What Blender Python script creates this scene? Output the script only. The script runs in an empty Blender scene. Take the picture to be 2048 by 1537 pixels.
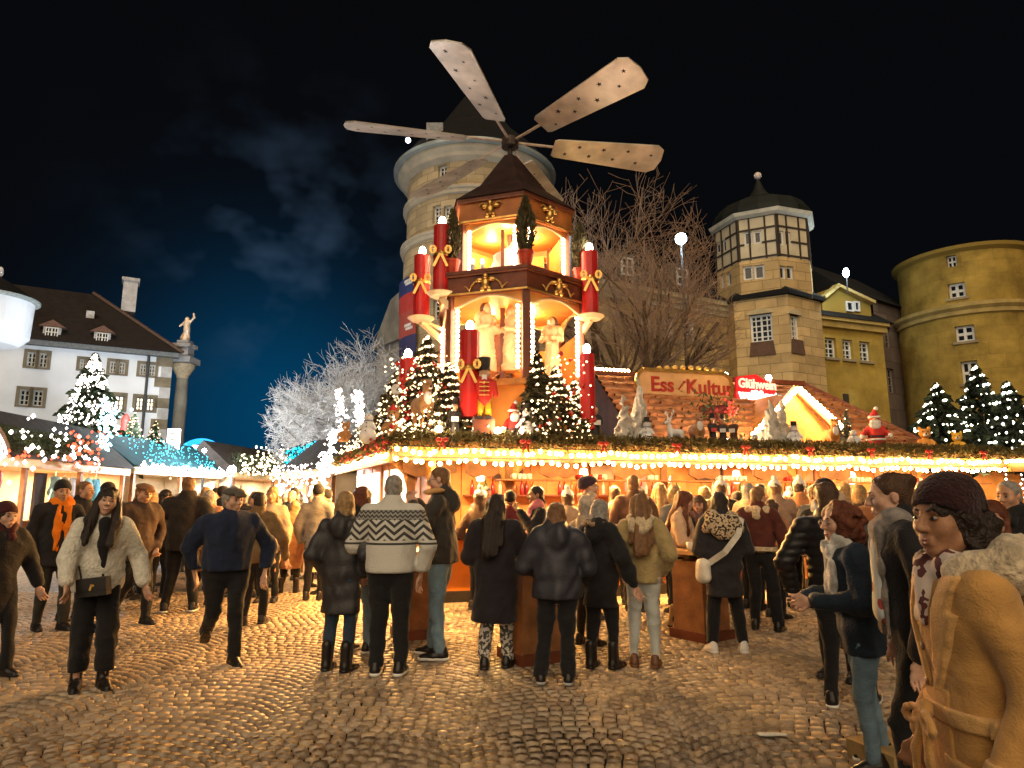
import bpy, math, random
import numpy as np
from mathutils import Vector, Matrix, Euler

R = math.radians
random.seed(7)
rng = np.random.default_rng(7)
scene = bpy.context.scene
COL = scene.collection

# ------------------------------------------------------------------ camera
FPX, CX, CY = 1350.0, 1024.0, 768.5
PITCH = R(9.75)
CAMZ = 1.55
cam_d = bpy.data.cameras.new('camera')
cam_d.sensor_width = 36.0
cam_d.lens = FPX / 2048 * 36
cam_d.clip_start = 0.05
cam_d.clip_end = 2000
cam = bpy.data.objects.new('camera', cam_d)
COL.objects.link(cam)
cam.location = (0, 0, CAMZ)
cam.rotation_euler = (R(90) + PITCH, 0, 0)
scene.camera = cam
_cp, _sp = math.cos(PITCH), math.sin(PITCH)


def ray(px, py):
    u, v = (px - CX) / FPX, (CY - py) / FPX
    return u, _cp - v * _sp, _sp + v * _cp


def at(px, py, Y):
    """photo point (2048 px frame) at distance Y -> world"""
    x, y, z = ray(px, py)
    k = Y / y
    return Vector((x * k, Y, CAMZ + z * k))


def gnd(px, py):
    x, y, z = ray(px, py)
    k = -CAMZ / z
    return Vector((x * k, y * k, 0))


def zat(py, Y):
    return at(CX, py, Y).z


# ------------------------------------------------------------------ world: night sky
world = bpy.data.worlds.new('World')
scene.world = world
world.use_nodes = True
wn, wl = world.node_tree.nodes, world.node_tree.links
wn.clear()


def wnode(t, **kw):
    n = wn.new(t)
    for k, v in kw.items():
        setattr(n, k, v)
    return n


def wmath(op, a, b=None, c=None):
    n = wnode('ShaderNodeMath', operation=op)
    for i, x in enumerate((a, b, c)):
        if x is None:
            continue
        if isinstance(x, (int, float)):
            n.inputs[i].default_value = x
        else:
            wl.new(x, n.inputs[i])
    return n.outputs[0]


SUN_EL, SUN_AZ = R(42), R(200)
tc = wnode('ShaderNodeTexCoord')
sep = wnode('ShaderNodeSeparateXYZ')
wl.new(tc.outputs['Generated'], sep.inputs[0])
elev = wmath('MAXIMUM', sep.outputs[2], 0.0)
# dark zenith to blue town glow over the lane, thinning with height
lane = wnode('ShaderNodeVectorMath', operation='DOT_PRODUCT')
wl.new(tc.outputs['Generated'], lane.inputs[0])
lane.inputs[1].default_value = Vector((-0.325, 0.93, 0.11)).normalized()
near = wmath('POWER', wmath('MAXIMUM', lane.outputs['Value'], 0.0), 62.0)
low = wmath('POWER', wmath('SUBTRACT', 1.0, elev), 5.0)
glow = wmath('ADD', wmath('MULTIPLY', near, 0.95), wmath('MULTIPLY', low, 0.02))
ramp = wnode('ShaderNodeMix', data_type='RGBA')
wl.new(glow, ramp.inputs[0])
ramp.inputs[6].default_value = (0.0010, 0.0011, 0.0014, 1)
ramp.inputs[7].default_value = (0.0003, 0.0200, 0.050, 1)
noise = wnode('ShaderNodeTexNoise')
noise.inputs['Scale'].default_value = 9.0
noise.inputs['Detail'].default_value = 3
noise.inputs['Roughness'].default_value = 0.5
mp = wnode('ShaderNodeMapping')
mp.inputs['Location'].default_value = (0.9, 0.2, 0.62)
mp.inputs['Scale'].default_value = (1, 1, 1.35)
wl.new(tc.outputs['Generated'], mp.inputs[0])
wl.new(mp.outputs[0], noise.inputs['Vector'])
cl = wnode('ShaderNodeMapRange')
cl.inputs['From Min'].default_value = 0.48
cl.inputs['From Max'].default_value = 0.92
wl.new(noise.outputs['Fac'], cl.inputs['Value'])
cdir = wnode('ShaderNodeVectorMath', operation='DOT_PRODUCT')
wl.new(tc.outputs['Generated'], cdir.inputs[0])
cdir.inputs[1].default_value = Vector((-0.33, 0.95, 0.36)).normalized()
lit = wmath('MULTIPLY', cl.outputs[0], wmath('MULTIPLY', wmath('POWER', wmath('MAXIMUM', cdir.outputs['Value'], 0.0), 110.0), 0.7))
cm = wnode('ShaderNodeMix', data_type='RGBA')
wl.new(lit, cm.inputs[0])
wl.new(ramp.outputs[2], cm.inputs[6])
cm.inputs[7].default_value = (0.030, 0.054, 0.092, 1)
bg1 = wnode('ShaderNodeBackground')
wl.new(cm.outputs[2], bg1.inputs[0])
bg1.inputs[1].default_value = 1.0
sky = wnode('ShaderNodeTexSky', sky_type='NISHITA', sun_disc=False)
sky.sun_elevation = R(-9)
sky.sun_rotation = SUN_AZ
bg2 = wnode('ShaderNodeBackground')
wl.new(sky.outputs[0], bg2.inputs[0])
bg2.inputs[1].default_value = 0.02
ad = wnode('ShaderNodeAddShader')
wl.new(bg1.outputs[0], ad.inputs[0])
wl.new(bg2.outputs[0], ad.inputs[1])
wo = wnode('ShaderNodeOutputWorld')
wl.new(ad.outputs[0], wo.inputs[0])

# one sun lamp: the dim, broad light that the lit square behind the camera throws on everything
sun_d = bpy.data.lights.new('sun', 'SUN')
sun_d.energy = 0.95
sun_d.angle = R(70)
sun_d.color = (1.0, 0.77, 0.50)
sun = bpy.data.objects.new('sun', sun_d)
COL.objects.link(sun)
# light travels away from the camera, slightly from the left
sun.rotation_euler = Vector((0.06, 0.80, -0.58)).to_track_quat('-Z', 'Y').to_euler()

vs = scene.view_settings
vs.view_transform = 'Standard'
vs.look = 'None'
vs.gamma = 1
vs.exposure = 1.25
scene.render.engine = 'CYCLES'
cy = scene.cycles
cy.use_denoising = True
try:
    cy.denoiser = 'OPENIMAGEDENOISE'
except Exception:
    pass
cy.max_bounces = 5
cy.diffuse_bounces = 3
cy.glossy_bounces = 2
cy.transmission_bounces = 3
cy.transparent_max_bounces = 4
cy.sample_clamp_indirect = 3.0
cy.sample_clamp_direct = 0
cy.caustics_reflective = False
cy.caustics_refractive = False
cy.use_light_tree = True

# ------------------------------------------------------------------ materials
MATS = {}


def new_mat(name):
    m = bpy.data.materials.new(name)
    m.use_nodes = True
    return m, m.node_tree.nodes, m.node_tree.links, m.node_tree.nodes['Principled BSDF']


def mat(name, col, rough=0.7, var=0.25, scale=8.0, bump=0.0, bscale=60.0, metal=0.0, spec=0.4, kind=None, col2=None, sheen=0.0, island=0.0, wrinkle=0.0):
    """principled with blotchy colour variation and fine relief"""
    if name in MATS:
        return MATS[name]
    m, n, l, b = new_mat(name)
    b.inputs['Roughness'].default_value = rough
    b.inputs['Metallic'].default_value = metal
    b.inputs['Specular IOR Level'].default_value = spec
    if sheen:
        b.inputs['Sheen Weight'].default_value = sheen
    tco = n.new('ShaderNodeTexCoord')
    nz = n.new('ShaderNodeTexNoise')
    nz.inputs['Scale'].default_value = scale
    nz.inputs['Detail'].default_value = 5
    l.new(tco.outputs['Object'], nz.inputs['Vector'])
    mx = n.new('ShaderNodeMix')
    mx.data_type = 'RGBA'
    c2 = col2 or tuple(c * (1 - var) for c in col)
    mx.inputs[6].default_value = (*[min(1, c * (1 + (0 if col2 else var * 0.6))) for c in col], 1)
    mx.inputs[7].default_value = (*c2, 1)
    mr = n.new('ShaderNodeMapRange')
    mr.inputs['From Min'].default_value = 0.33
    mr.inputs['From Max'].default_value = 0.67
    l.new(nz.outputs['Fac'], mr.inputs['Value'])
    l.new(mr.outputs[0], mx.inputs[0])
    out = mx.outputs[2]
    if island:
        ge = n.new('ShaderNodeNewGeometry')
        oi = n.new('ShaderNodeObjectInfo')
        a = n.new('ShaderNodeMath')
        a.operation = 'ADD'
        l.new(ge.outputs['Random Per Island'], a.inputs[0])
        l.new(oi.outputs['Random'], a.inputs[1])
        f = n.new('ShaderNodeMath')
        f.operation = 'FRACT'
        l.new(a.outputs[0], f.inputs[0])
        r2 = n.new('ShaderNodeMapRange')
        r2.inputs['To Min'].default_value = 1 - island
        r2.inputs['To Max'].default_value = 1 + island
        l.new(f.outputs[0], r2.inputs['Value'])
        vm = n.new('ShaderNodeVectorMath')
        vm.operation = 'SCALE'
        l.new(out, vm.inputs[0])
        l.new(r2.outputs[0], vm.inputs['Scale'])
        out = vm.outputs[0]
    l.new(out, b.inputs['Base Color'])
    if bump:
        nb = n.new('ShaderNodeTexNoise')
        nb.inputs['Scale'].default_value = bscale
        nb.inputs['Detail'].default_value = 6
        l.new(tco.outputs['Object'], nb.inputs['Vector'])
        bp = n.new('ShaderNodeBump')
        bp.inputs['Strength'].default_value = bump
        bp.inputs['Distance'].default_value = 0.02
        l.new(nb.outputs['Fac'], bp.inputs['Height'])
        nrm = bp.outputs[0]
        if wrinkle:
            wv = n.new('ShaderNodeTexNoise')
            wv.inputs['Scale'].default_value = 5.0
            wv.inputs['Detail'].default_value = 2
            wv.inputs['Distortion'].default_value = 0.7
            mpw = n.new('ShaderNodeMapping')
            mpw.inputs['Scale'].default_value = (1.0, 1.0, 1.7)
            l.new(tco.outputs['Object'], mpw.inputs[0])
            l.new(mpw.outputs[0], wv.inputs['Vector'])
            b2 = n.new('ShaderNodeBump')
            b2.inputs['Strength'].default_value = wrinkle
            b2.inputs['Distance'].default_value = 0.06
            l.new(wv.outputs['Fac'], b2.inputs['Height'])
            l.new(nrm, b2.inputs['Normal'])
            nrm = b2.outputs[0]
        l.new(nrm, b.inputs['Normal'])
    MATS[name] = m
    return m


def emis(name, col, s, sample=True):
    if name in MATS:
        return MATS[name]
    m, n, l, b = new_mat(name)
    b.inputs['Base Color'].default_value = (*[min(1, c) for c in col], 1)
    b.inputs['Emission Color'].default_value = (*col, 1)
    b.inputs['Emission Strength'].default_value = s
    if not sample:
        m.cycles.emission_sampling = 'NONE'
    MATS[name] = m
    return m


def stone_mat(name, col, bw, bh, mortar=0.55, var=0.3, bump=0.35, jitter=0.25, uvw='wall'):
    """ashlar courses: blocks differ in tone, joints are dark and sunk. Uses the UV map (metres)."""
    m, n, l, b = new_mat(name)
    b.inputs['Roughness'].default_value = 0.9
    b.inputs['Specular IOR Level'].default_value = 0.2
    uv = n.new('ShaderNodeUVMap')
    br = n.new('ShaderNodeTexBrick')
    br.inputs['Scale'].default_value = 1.0
    br.inputs['Brick Width'].default_value = bw
    br.inputs['Row Height'].default_value = bh
    br.inputs['Mortar Size'].default_value = 0.022
    br.inputs['Mortar Smooth'].default_value = 0.4
    br.inputs['Color1'].default_value = (*[c * (1 + jitter) for c in col], 1)
    br.inputs['Color2'].default_value = (*[c * (1 - jitter) for c in col], 1)
    br.inputs['Mortar'].default_value = (*[c * mortar for c in col], 1)
    l.new(uv.outputs[0], br.inputs['Vector'])
    nz = n.new('ShaderNodeTexNoise')
    nz.inputs['Scale'].default_value = 0.55
    nz.inputs['Detail'].default_value = 8
    nz.inputs['Roughness'].default_value = 0.65
    l.new(uv.outputs[0], nz.inputs['Vector'])
    mr = n.new('ShaderNodeMapRange')
    mr.inputs['From Min'].default_value = 0.3
    mr.inputs['From Max'].default_value = 0.7
    mr.inputs['To Min'].default_value = 1 - var
    mr.inputs['To Max'].default_value = 1 + var
    l.new(nz.outputs['Fac'], mr.inputs['Value'])
    vm = n.new('ShaderNodeVectorMath')
    vm.operation = 'SCALE'
    l.new(br.outputs['Color'], vm.inputs[0])
    l.new(mr.outputs[0], vm.inputs['Scale'])
    l.new(vm.outputs[0], b.inputs['Base Color'])
    n2 = n.new('ShaderNodeTexNoise')
    n2.inputs['Scale'].default_value = 6
    n2.inputs['Detail'].default_value = 6
    l.new(uv.outputs[0], n2.inputs['Vector'])
    ad2 = n.new('ShaderNodeMath')
    ad2.operation = 'SUBTRACT'
    l.new(n2.outputs['Fac'], ad2.inputs[0])
    l.new(br.outputs['Fac'], ad2.inputs[1])
    bp = n.new('ShaderNodeBump')
    bp.inputs['Strength'].default_value = bump
    bp.inputs['Distance'].default_value = 0.05
    l.new(ad2.outputs[0], bp.inputs['Height'])
    l.new(bp.outputs[0], b.inputs['Normal'])
    MATS[name] = m
    return m


# ------------------------------------------------------------------ mesh helpers
def mesh_from(name, V, F, uv=None, smooth=False):
    me = bpy.data.meshes.new(name)
    V = np.asarray(V, dtype=np.float32).reshape(-1, 3)
    if isinstance(F, np.ndarray):
        k = F.shape[1]
        nf = len(F)
        me.vertices.add(len(V))
        me.vertices.foreach_set('co', V.ravel())
        me.loops.add(nf * k)
        me.loops.foreach_set('vertex_index', F.astype(np.int32).ravel())
        me.polygons.add(nf)
        me.polygons.foreach_set('loop_start', np.arange(0, nf * k, k, dtype=np.int32))
        me.update(calc_edges=True)
    else:
        me.from_pydata([tuple(v) for v in V.tolist()], [], F)
        me.update()
    if smooth:
        me.polygons.foreach_set('use_smooth', np.ones(len(me.polygons), dtype=bool))
    if uv is not None:
        lay = me.uv_layers.new(name='UVMap')
        li = np.empty(len(me.loops), dtype=np.int32)
        me.loops.foreach_get('vertex_index', li)
        lay.data.foreach_set('uv', np.asarray(uv, dtype=np.float32)[li].ravel())
    return me


def put(name, me, m=None, parent=None, loc=(0, 0, 0), rot=None, scale=None):
    o = bpy.data.objects.new(name, me)
    COL.objects.link(o)
    if m is not None and len(me.materials) == 0:
        me.materials.append(m)
    elif m is not None and me.materials[0] is not m:
        o.material_slots[0].link = 'OBJECT'
        o.material_slots[0].material = m
    o.location = loc
    if rot is not None:
        o.rotation_euler = rot
    if scale is not None:
        o.scale = scale
    if parent is not None:
        o.parent = parent
    return o


def tag(o, label=None, cat=None, group=None, kind=None):
    if label:
        o['label'] = label
    if cat:
        o['category'] = cat
    if group:
        o['group'] = group
    if kind:
        o['kind'] = kind
    return o


def thing(name, label, cat, loc=(0, 0, 0), rz=0.0, group=None, rot=None):
    o = bpy.data.objects.new(name, None)
    COL.objects.link(o)
    o.location = loc
    o.rotation_euler = rot if rot is not None else (0, 0, rz)
    o.empty_display_size = 0.2
    return tag(o, label, cat, group)


def copy_tree(o, parent=None):
    c = o.copy()
    COL.objects.link(c)
    if parent is not None:
        c.parent = parent
    for ch in list(o.children):
        copy_tree(ch, c)
    return c


class MB:
    """collects simple solids into one mesh"""

    def __init__(s):
        s.v, s.f = [], []

    def add(s, V, F):
        b = len(s.v)
        s.v += [tuple(map(float, v)) for v in V]
        s.f += [tuple(i + b for i in f) for f in F]
        return s

    def box(s, c, d, rz=0.0, M=None):
        hx, hy, hz = d[0] / 2, d[1] / 2, d[2] / 2
        P = [Vector((x, y, z)) for z in (-hz, hz) for x, y in ((-hx, -hy), (hx, -hy), (hx, hy), (-hx, hy))]
        if M is None:
            M = Matrix.Rotation(rz, 3, 'Z')
        P = [M @ p + Vector(c) for p in P]
        return s.add(P, [(3, 2, 1, 0), (4, 5, 6, 7), (0, 1, 5, 4), (1, 2, 6, 5), (2, 3, 7, 6), (3, 0, 4, 7)])

    def bar(s, a, b, w, h=None, up=(0, 0, 1)):
        """box of section w x h from a to b"""
        a, b = Vector(a), Vector(b)
        h = h or w
        d = (b - a)
        L = d.length
        d.normalize()
        u = Vector(up)
        sd = d.cross(u)
        if sd.length < 1e-4:
            sd = d.cross(Vector((1, 0, 0)))
        sd.normalize()
        u = sd.cross(d)
        M = Matrix((sd, d, u)).transposed()
        return s.box((a + b) / 2, (w, L, h), M=M)

    def tube(s, a, b, r0, r1=None, n=8, caps=True):
        a, b = Vector(a), Vector(b)
        r1 = r0 if r1 is None else r1
        d = (b - a).normalized()
        sd = d.orthogonal().normalized()
        t = d.cross(sd)
        P = []
        for c, r in ((a, r0), (b, r1)):
            for i in range(n):
                an = 2 * math.pi * i / n
                P.append(c + (sd * math.cos(an) + t * math.sin(an)) * r)
        F = [(i, (i + 1) % n, n + (i + 1) % n, n + i) for i in range(n)]
        if caps:
            F += [tuple(range(n - 1, -1, -1)), tuple(range(n, 2 * n))]
        return s.add(P, F)

    def lathe(s, c, prof, n=16, a0=0.0, a1=2 * math.pi):
        """prof: (r, z) list; closed turn unless a0/a1 given"""
        full = abs(a1 - a0 - 2 * math.pi) < 1e-6
        m = n if full else n + 1
        P = []
        for r, z in prof:
            for i in range(m):
                an = a0 + (a1 - a0) * i / n
                P.append((c[0] + r * math.cos(an), c[1] + r * math.sin(an), c[2] + z))
        F = []
        for k in range(len(prof) - 1):
            for i in range(n):
                j = (i + 1) % m
                F.append((k * m + i, k * m + j, (k + 1) * m + j, (k + 1) * m + i))
        return s.add(P, F)

    def prism(s, poly, fn, d0, d1):
        """2-D outline extruded: fn(u, v, d) -> xyz"""
        n = len(poly)
        P = [fn(u, v, d0) for u, v in poly] + [fn(u, v, d1) for u, v in poly]
        F = [tuple(range(n - 1, -1, -1)), tuple(range(n, 2 * n))] + [(i, (i + 1) % n, n + (i + 1) % n, n + i) for i in range(n)]
        return s.add(P, F)

    def ball(s, c, r, n=8, m=5, sq=(1, 1, 1)):
        P = [(c[0], c[1], c[2] - r * sq[2])]
        for k in range(1, m):
            t = math.pi * k / m
            for i in range(n):
                an = 2 * math.pi * i / n
                P.append((c[0] + r * sq[0] * math.sin(t) * math.cos(an), c[1] + r * sq[1] * math.sin(t) * math.sin(an), c[2] - r * sq[2] * math.cos(t)))
        P.append((c[0], c[1], c[2] + r * sq[2]))
        F = [(0, 1 + (i + 1) % n, 1 + i) for i in range(n)]
        for k in range(m - 2):
            b = 1 + k * n
            F += [(b + i, b + (i + 1) % n, b + n + (i + 1) % n, b + n + i) for i in range(n)]
        b = 1 + (m - 2) * n
        F += [(b + i, b + (i + 1) % n, len(P) - 1) for i in range(n)]
        return s.add(P, F)

    def obj(s, name, m, parent=None, smooth=False, loc=(0, 0, 0), rot=None):
        return put(name, mesh_from(name, s.v, s.f, smooth=smooth), m, parent, loc, rot)


_bulb_cache = {}


def bulb_mesh(r):
    if r not in _bulb_cache:
        b = MB().ball((0, 0, 0), r, 6, 4)
        _bulb_cache[r] = mesh_from('bulb', b.v, b.f, smooth=True)
    return _bulb_cache[r]


def dots(name, pts, r, m, parent=None, jit=0.0, kind='stuff'):
    """many small lamps as one mesh of octahedra"""
    pts = np.asarray(pts, dtype=np.float32).reshape(-1, 3)
    o8 = np.array([(1, 0, 0), (-1, 0, 0), (0, 1, 0), (0, -1, 0), (0, 0, 1), (0, 0, -1)], dtype=np.float32)
    f8 = np.array([(0, 2, 4), (2, 1, 4), (1, 3, 4), (3, 0, 4), (2, 0, 5), (1, 2, 5), (3, 1, 5), (0, 3, 5)])
    rr = r * (1 + jit * rng.uniform(-1, 1, len(pts)))[:, None, None]
    V = (pts[:, None, :] + o8[None] * rr).reshape(-1, 3)
    F = (f8[None] + (np.arange(len(pts)) * 6)[:, None, None]).reshape(-1, 3)
    o = put(name, mesh_from(name, V, F), m, parent)
    if kind:
        o['kind'] = kind
    return o


def text(name, s, size, m, parent, loc, rot, ext=0.01, off=0.0, shear=0.0, align='LEFT', sx=1.0):
    c = bpy.data.curves.new(name, 'FONT')
    c.body = s
    c.size = size
    c.extrude = ext
    c.offset = off
    c.shear = shear
    c.align_x = align
    c.resolution_u = 3
    c.materials.append(m)
    tmp = bpy.data.objects.new(name, c)
    COL.objects.link(tmp)
    bpy.context.view_layer.update()
    me = bpy.data.meshes.new_from_object(tmp.evaluated_get(bpy.context.evaluated_depsgraph_get()))
    bpy.data.objects.remove(tmp)
    me.name = name
    o = bpy.data.objects.new(name, me)
    COL.objects.link(o)
    o.location = loc
    o.rotation_euler = rot
    o.scale = (sx, 1, 1)
    if parent is not None:
        o.parent = parent
    return o


def lamp(name, kind, loc, energy, col, size=0.1, rot=None, sy=None, parent=None):
    d = bpy.data.lights.new(name, kind)
    d.energy = energy
    d.color = col
    if kind == 'AREA':
        d.size = size
        if sy:
            d.shape = 'RECTANGLE'
            d.size_y = sy
    else:
        d.shadow_soft_size = size
    o = bpy.data.objects.new(name, d)
    COL.objects.link(o)
    o.location = loc
    if rot is not None:
        o.rotation_euler = rot
    if parent is not None:
        o.parent = parent
    return o


WARM = (1.0, 0.56, 0.20)
WARMW = (1.0, 0.74, 0.42)
# ================================================================== GROUND
g = MB()
g.add([(-400, -200, -0.04), (400, -200, -0.04), (400, 700, -0.04), (-400, 700, -0.04)], [(0, 1, 2, 3)])
ground = g.obj('ground', mat('ground_bed', (0.035, 0.027, 0.02), 0.95, 0.4, 3.0, 0.5, 40))
tag(ground, 'dark sandy bed under the cobbled square', kind='structure')

Y0C, Y1C = 3.6, 12.0


def xlim(y):
    return 0.80 * y + 0.9


pv = MB()
a, b = xlim(Y0C) - .05, xlim(Y1C) - .05
zz = -0.008
for q in ([(-120, Y1C, zz), (120, Y1C, zz), (120, 300, zz), (-120, 300, zz)],
          [(-120, Y0C, zz), (-a, Y0C, zz), (-b, Y1C, zz), (-120, Y1C, zz)],
          [(a, Y0C, zz), (120, Y0C, zz), (120, Y1C, zz), (b, Y1C, zz)],
          [(-120, -40, zz), (120, -40, zz), (120, Y0C, zz), (-120, Y0C, zz)]):
    pv.add(q, [(0, 1, 2, 3)])


def cobble_sheet_mat():
    m, n, l, bs = new_mat('far_cobbles')
    tco = n.new('ShaderNodeTexCoord')
    vo = n.new('ShaderNodeTexVoronoi')
    vo.inputs['Scale'].default_value = 9.0
    l.new(tco.outputs['Object'], vo.inputs['Vector'])
    ve = n.new('ShaderNodeTexVoronoi')
    ve.feature = 'DISTANCE_TO_EDGE'
    ve.inputs['Scale'].default_value = 9.0
    l.new(tco.outputs['Object'], ve.inputs['Vector'])
    ra = n.new('ShaderNodeValToRGB')
    ra.color_ramp.elements[0].position = 0.03
    ra.color_ramp.elements[0].color = (0.04, 0.03, 0.022, 1)
    ra.color_ramp.elements[1].position = 0.12
    ra.color_ramp.elements[1].color = (0.24, 0.19, 0.145, 1)
    l.new(ve.outputs['Distance'], ra.inputs[0])
    mx = n.new('ShaderNodeMix')
    mx.data_type = 'RGBA'
    mx.blend_type = 'MULTIPLY'
    mx.inputs[0].default_value = 0.45
    l.new(ra.outputs[0], mx.inputs[6])
    l.new(vo.outputs['Color'], mx.inputs[7])
    hs = n.new('ShaderNodeHueSaturation')
    hs.inputs['Saturation'].default_value = 0.5
    l.new(mx.outputs[2], hs.inputs['Color'])
    l.new(hs.outputs[0], bs.inputs['Base Color'])
    bs.inputs['Roughness'].default_value = 0.6
    bp = n.new('ShaderNodeBump')
    bp.inputs['Strength'].default_value = 0.6
    bp.inputs['Distance'].default_value = 0.02
    l.new(ve.outputs['Distance'], bp.inputs['Height'])
    l.new(bp.outputs[0], bs.inputs['Normal'])
    return m


sheet = pv.obj('square_pavement', cobble_sheet_mat())
tag(sheet, 'cobbled market square stretching away between the stalls', kind='structure')

# --- cobbles laid in arches (segmental pattern), each stone a rounded block
def cobble_mat():
    m, n, l, b = new_mat('cobble_stone')
    ge = n.new('ShaderNodeNewGeometry')
    oi = n.new('ShaderNodeObjectInfo')
    def M_(op, a, c=None):
        q = n.new('ShaderNodeMath')
        q.operation = op
        for i, v in enumerate((a, c)):
            if v is None:
                continue
            if isinstance(v, (int, float)):
                q.inputs[i].default_value = v
            else:
                l.new(v, q.inputs[i])
        return q.outputs[0]
    rnd = M_('FRACT', M_('ADD', ge.outputs['Random Per Island'], oi.outputs['Random']))
    def noise(sc, det):
        z = n.new('ShaderNodeTexNoise')
        z.inputs['Scale'].default_value = sc
        z.inputs['Detail'].default_value = det
        l.new(ge.outputs['Position'], z.inputs['Vector'])
        return z.outputs['Fac']
    ra = n.new('ShaderNodeValToRGB')
    e = ra.color_ramp.elements
    e[0].color = (0.20, 0.148, 0.105, 1)
    e[1].color = (0.48, 0.35, 0.215, 1)
    k = e.new(.45)
    k.color = (0.34, 0.248, 0.16, 1)
    k = e.new(.7)
    k.color = (0.33, 0.265, 0.20, 1)
    l.new(rnd, ra.inputs[0])
    big = noise(.55, 4)
    fine = noise(38, 6)
    sc = M_('ADD', M_('MULTIPLY', big, 1.1), M_('ADD', M_('MULTIPLY', fine, .7), .12))
    vm = n.new('ShaderNodeVectorMath')
    vm.operation = 'SCALE'
    l.new(ra.outputs[0], vm.inputs[0])
    l.new(sc, vm.inputs['Scale'])
    l.new(vm.outputs[0], b.inputs['Base Color'])
    l.new(M_('ADD', M_('MULTIPLY', noise(.9, 3), .7), .22), b.inputs['Roughness'])
    b.inputs['Specular IOR Level'].default_value = .55
    bp = n.new('ShaderNodeBump')
    bp.inputs['Strength'].default_value = .35
    bp.inputs['Distance'].default_value = .010
    l.new(noise(55, 6), bp.inputs['Height'])
    l.new(bp.outputs[0], b.inputs['Normal'])
    return m


cobble_m = cobble_mat()
COLW, RA, DR, SW = 1.46, 0.90, 0.112, 0.103
stones = []
for ci in range(-10, 11):
    xc = 0.42 + ci * COLW
    nk = int((Y1C - Y0C + 1.5) / DR)
    amax = math.asin(COLW / 2 / RA)
    ns = int(round(2 * amax * RA / SW))
    for k in range(nk):
        yk = Y0C - 0.6 + k * DR + 0.02 * math.sin(k * .37 + ci)
        sh = rng.uniform(-.5, .5)
        for i in range(ns):
            th = -amax + (i + .5 + sh * .6) * 2 * amax / ns
            if abs(th) > amax - .02:
                continue
            x = xc + RA * math.sin(th)
            y = yk + RA * (math.cos(th) - 1) + .35
            if y < Y0C or y > Y1C or abs(x) > xlim(y):
                continue
            stones.append((x, y, -th, SW * rng.uniform(.86, .97), DR * math.cos(th) * rng.uniform(.76, .86), rng.uniform(-.004, .002)))
stones = np.array(stones)
ring = np.array([(1, -.55), (1, .55), (.58, 1), (-.58, 1), (-1, .55), (-1, -.55), (-.58, -1), (.58, -1)])


def stone_shape(rg):
    o = ring * (1 + rg.uniform(-.12, .06, ring.shape))
    V = [(p[0], p[1], -.030) for p in o] + [(p[0] * .93, p[1] * .93, rg.uniform(-.002, .000)) for p in o] + [(rg.uniform(-.2, .2), rg.uniform(-.2, .2), rg.uniform(-.001, .001))]
    F = []
    for i in range(8):
        j = (i + 1) % 8
        F += [(i, j, 8 + j), (i, 8 + j, 8 + i), (8 + i, 8 + j, 16)]
    return np.array(V, dtype=np.float32), np.array(F)


shapes = [stone_shape(rng) for _ in range(12)]
d2 = stones[:, 0] ** 2 + stones[:, 1] ** 2
seen = []
for i in np.argsort(stones[:, 1]):
    x, y = stones[i, :2]
    dz, dep = -CAMZ, 0
    dep = y * _cp + dz * _sp
    px, py = CX + FPX * x / dep, CY - FPX * (-y * _sp + dz * _cp) / dep
    if 5 < px < 1790 and py < 1526:
        seen.append(i)
    if len(seen) >= 300:
        break
near_set = set(seen)
shape_me = [mesh_from('cobble', V, F, smooth=False) for V, F in shapes]
for me in shape_me:
    me.materials.append(cobble_m)
for i in seen:
    x, y, an, w, d, z = stones[i]
    o = put('cobble', shape_me[i % 12], None, sheet, (x, y, z), (rng.uniform(-.025, .025), rng.uniform(-.025, .025), an), (w / 2, d / 2, 1))
VV, FF, base = [], [], 0
for i in range(len(stones)):
    if i in near_set:
        continue
    x, y, an, w, d, z = stones[i]
    V, F = shapes[i % 12]
    c, s = math.cos(an), math.sin(an)
    X, Yv = V[:, 0] * w / 2, V[:, 1] * d / 2
    tx, ty = rng.uniform(-.03, .03, 2)
    VV.append(np.stack([x + X * c - Yv * s, y + X * s + Yv * c, V[:, 2] + z + X * tx + Yv * ty], 1))
    FF.append(F + base)
    base += len(V)
rest = put('cobble_field', mesh_from('cobble_field', np.concatenate(VV), np.concatenate(FF), smooth=False), cobble_m, sheet)
rest['kind'] = 'stuff'

# ================================================================== BUILDINGS
white_paint = mat('window_white', (0.74, 0.72, 0.66), 0.5, 0.1, 4)
glass_dark = mat('window_glass', (0.015, 0.017, 0.022), 0.12, 0.2, 3, spec=0.6)
glass_lit = emis('lit_window', (1.0, 0.86, 0.62), 1.1, False)
sand = mat('sandstone_trim', (0.32, 0.25, 0.15), 0.85, 0.25, 2.0, 0.3, 20)
roof_dark = mat('dark_roof', (0.0045, 0.004, 0.004), 0.9, 0.4, 1.5, 0.5, 12)


class Plane:
    """vertical wall from a to b (world xy), outward normal towards the camera"""

    def __init__(s, a, b):
        s.a = Vector((a[0], a[1], 0))
        d = Vector((b[0] - a[0], b[1] - a[1], 0))
        s.L = d.length
        s.u = d.normalized()
        n = Vector((s.u.y, -s.u.x, 0))
        if n.dot(-s.a - d / 2) < 0:
            n = -n
        s.n = n

    def __call__(s, u, v, n=0.0):
        return s.a + s.u * u + s.n * n + Vector((0, 0, v))

    def hit(s, px, py):
        d = Vector(ray(px, py))
        o = Vector((0, 0, CAMZ))
        t = (s.a - o).dot(s.n) / d.dot(s.n)
        p = o + d * t
        return (p - s.a).dot(s.u), p.z


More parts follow.
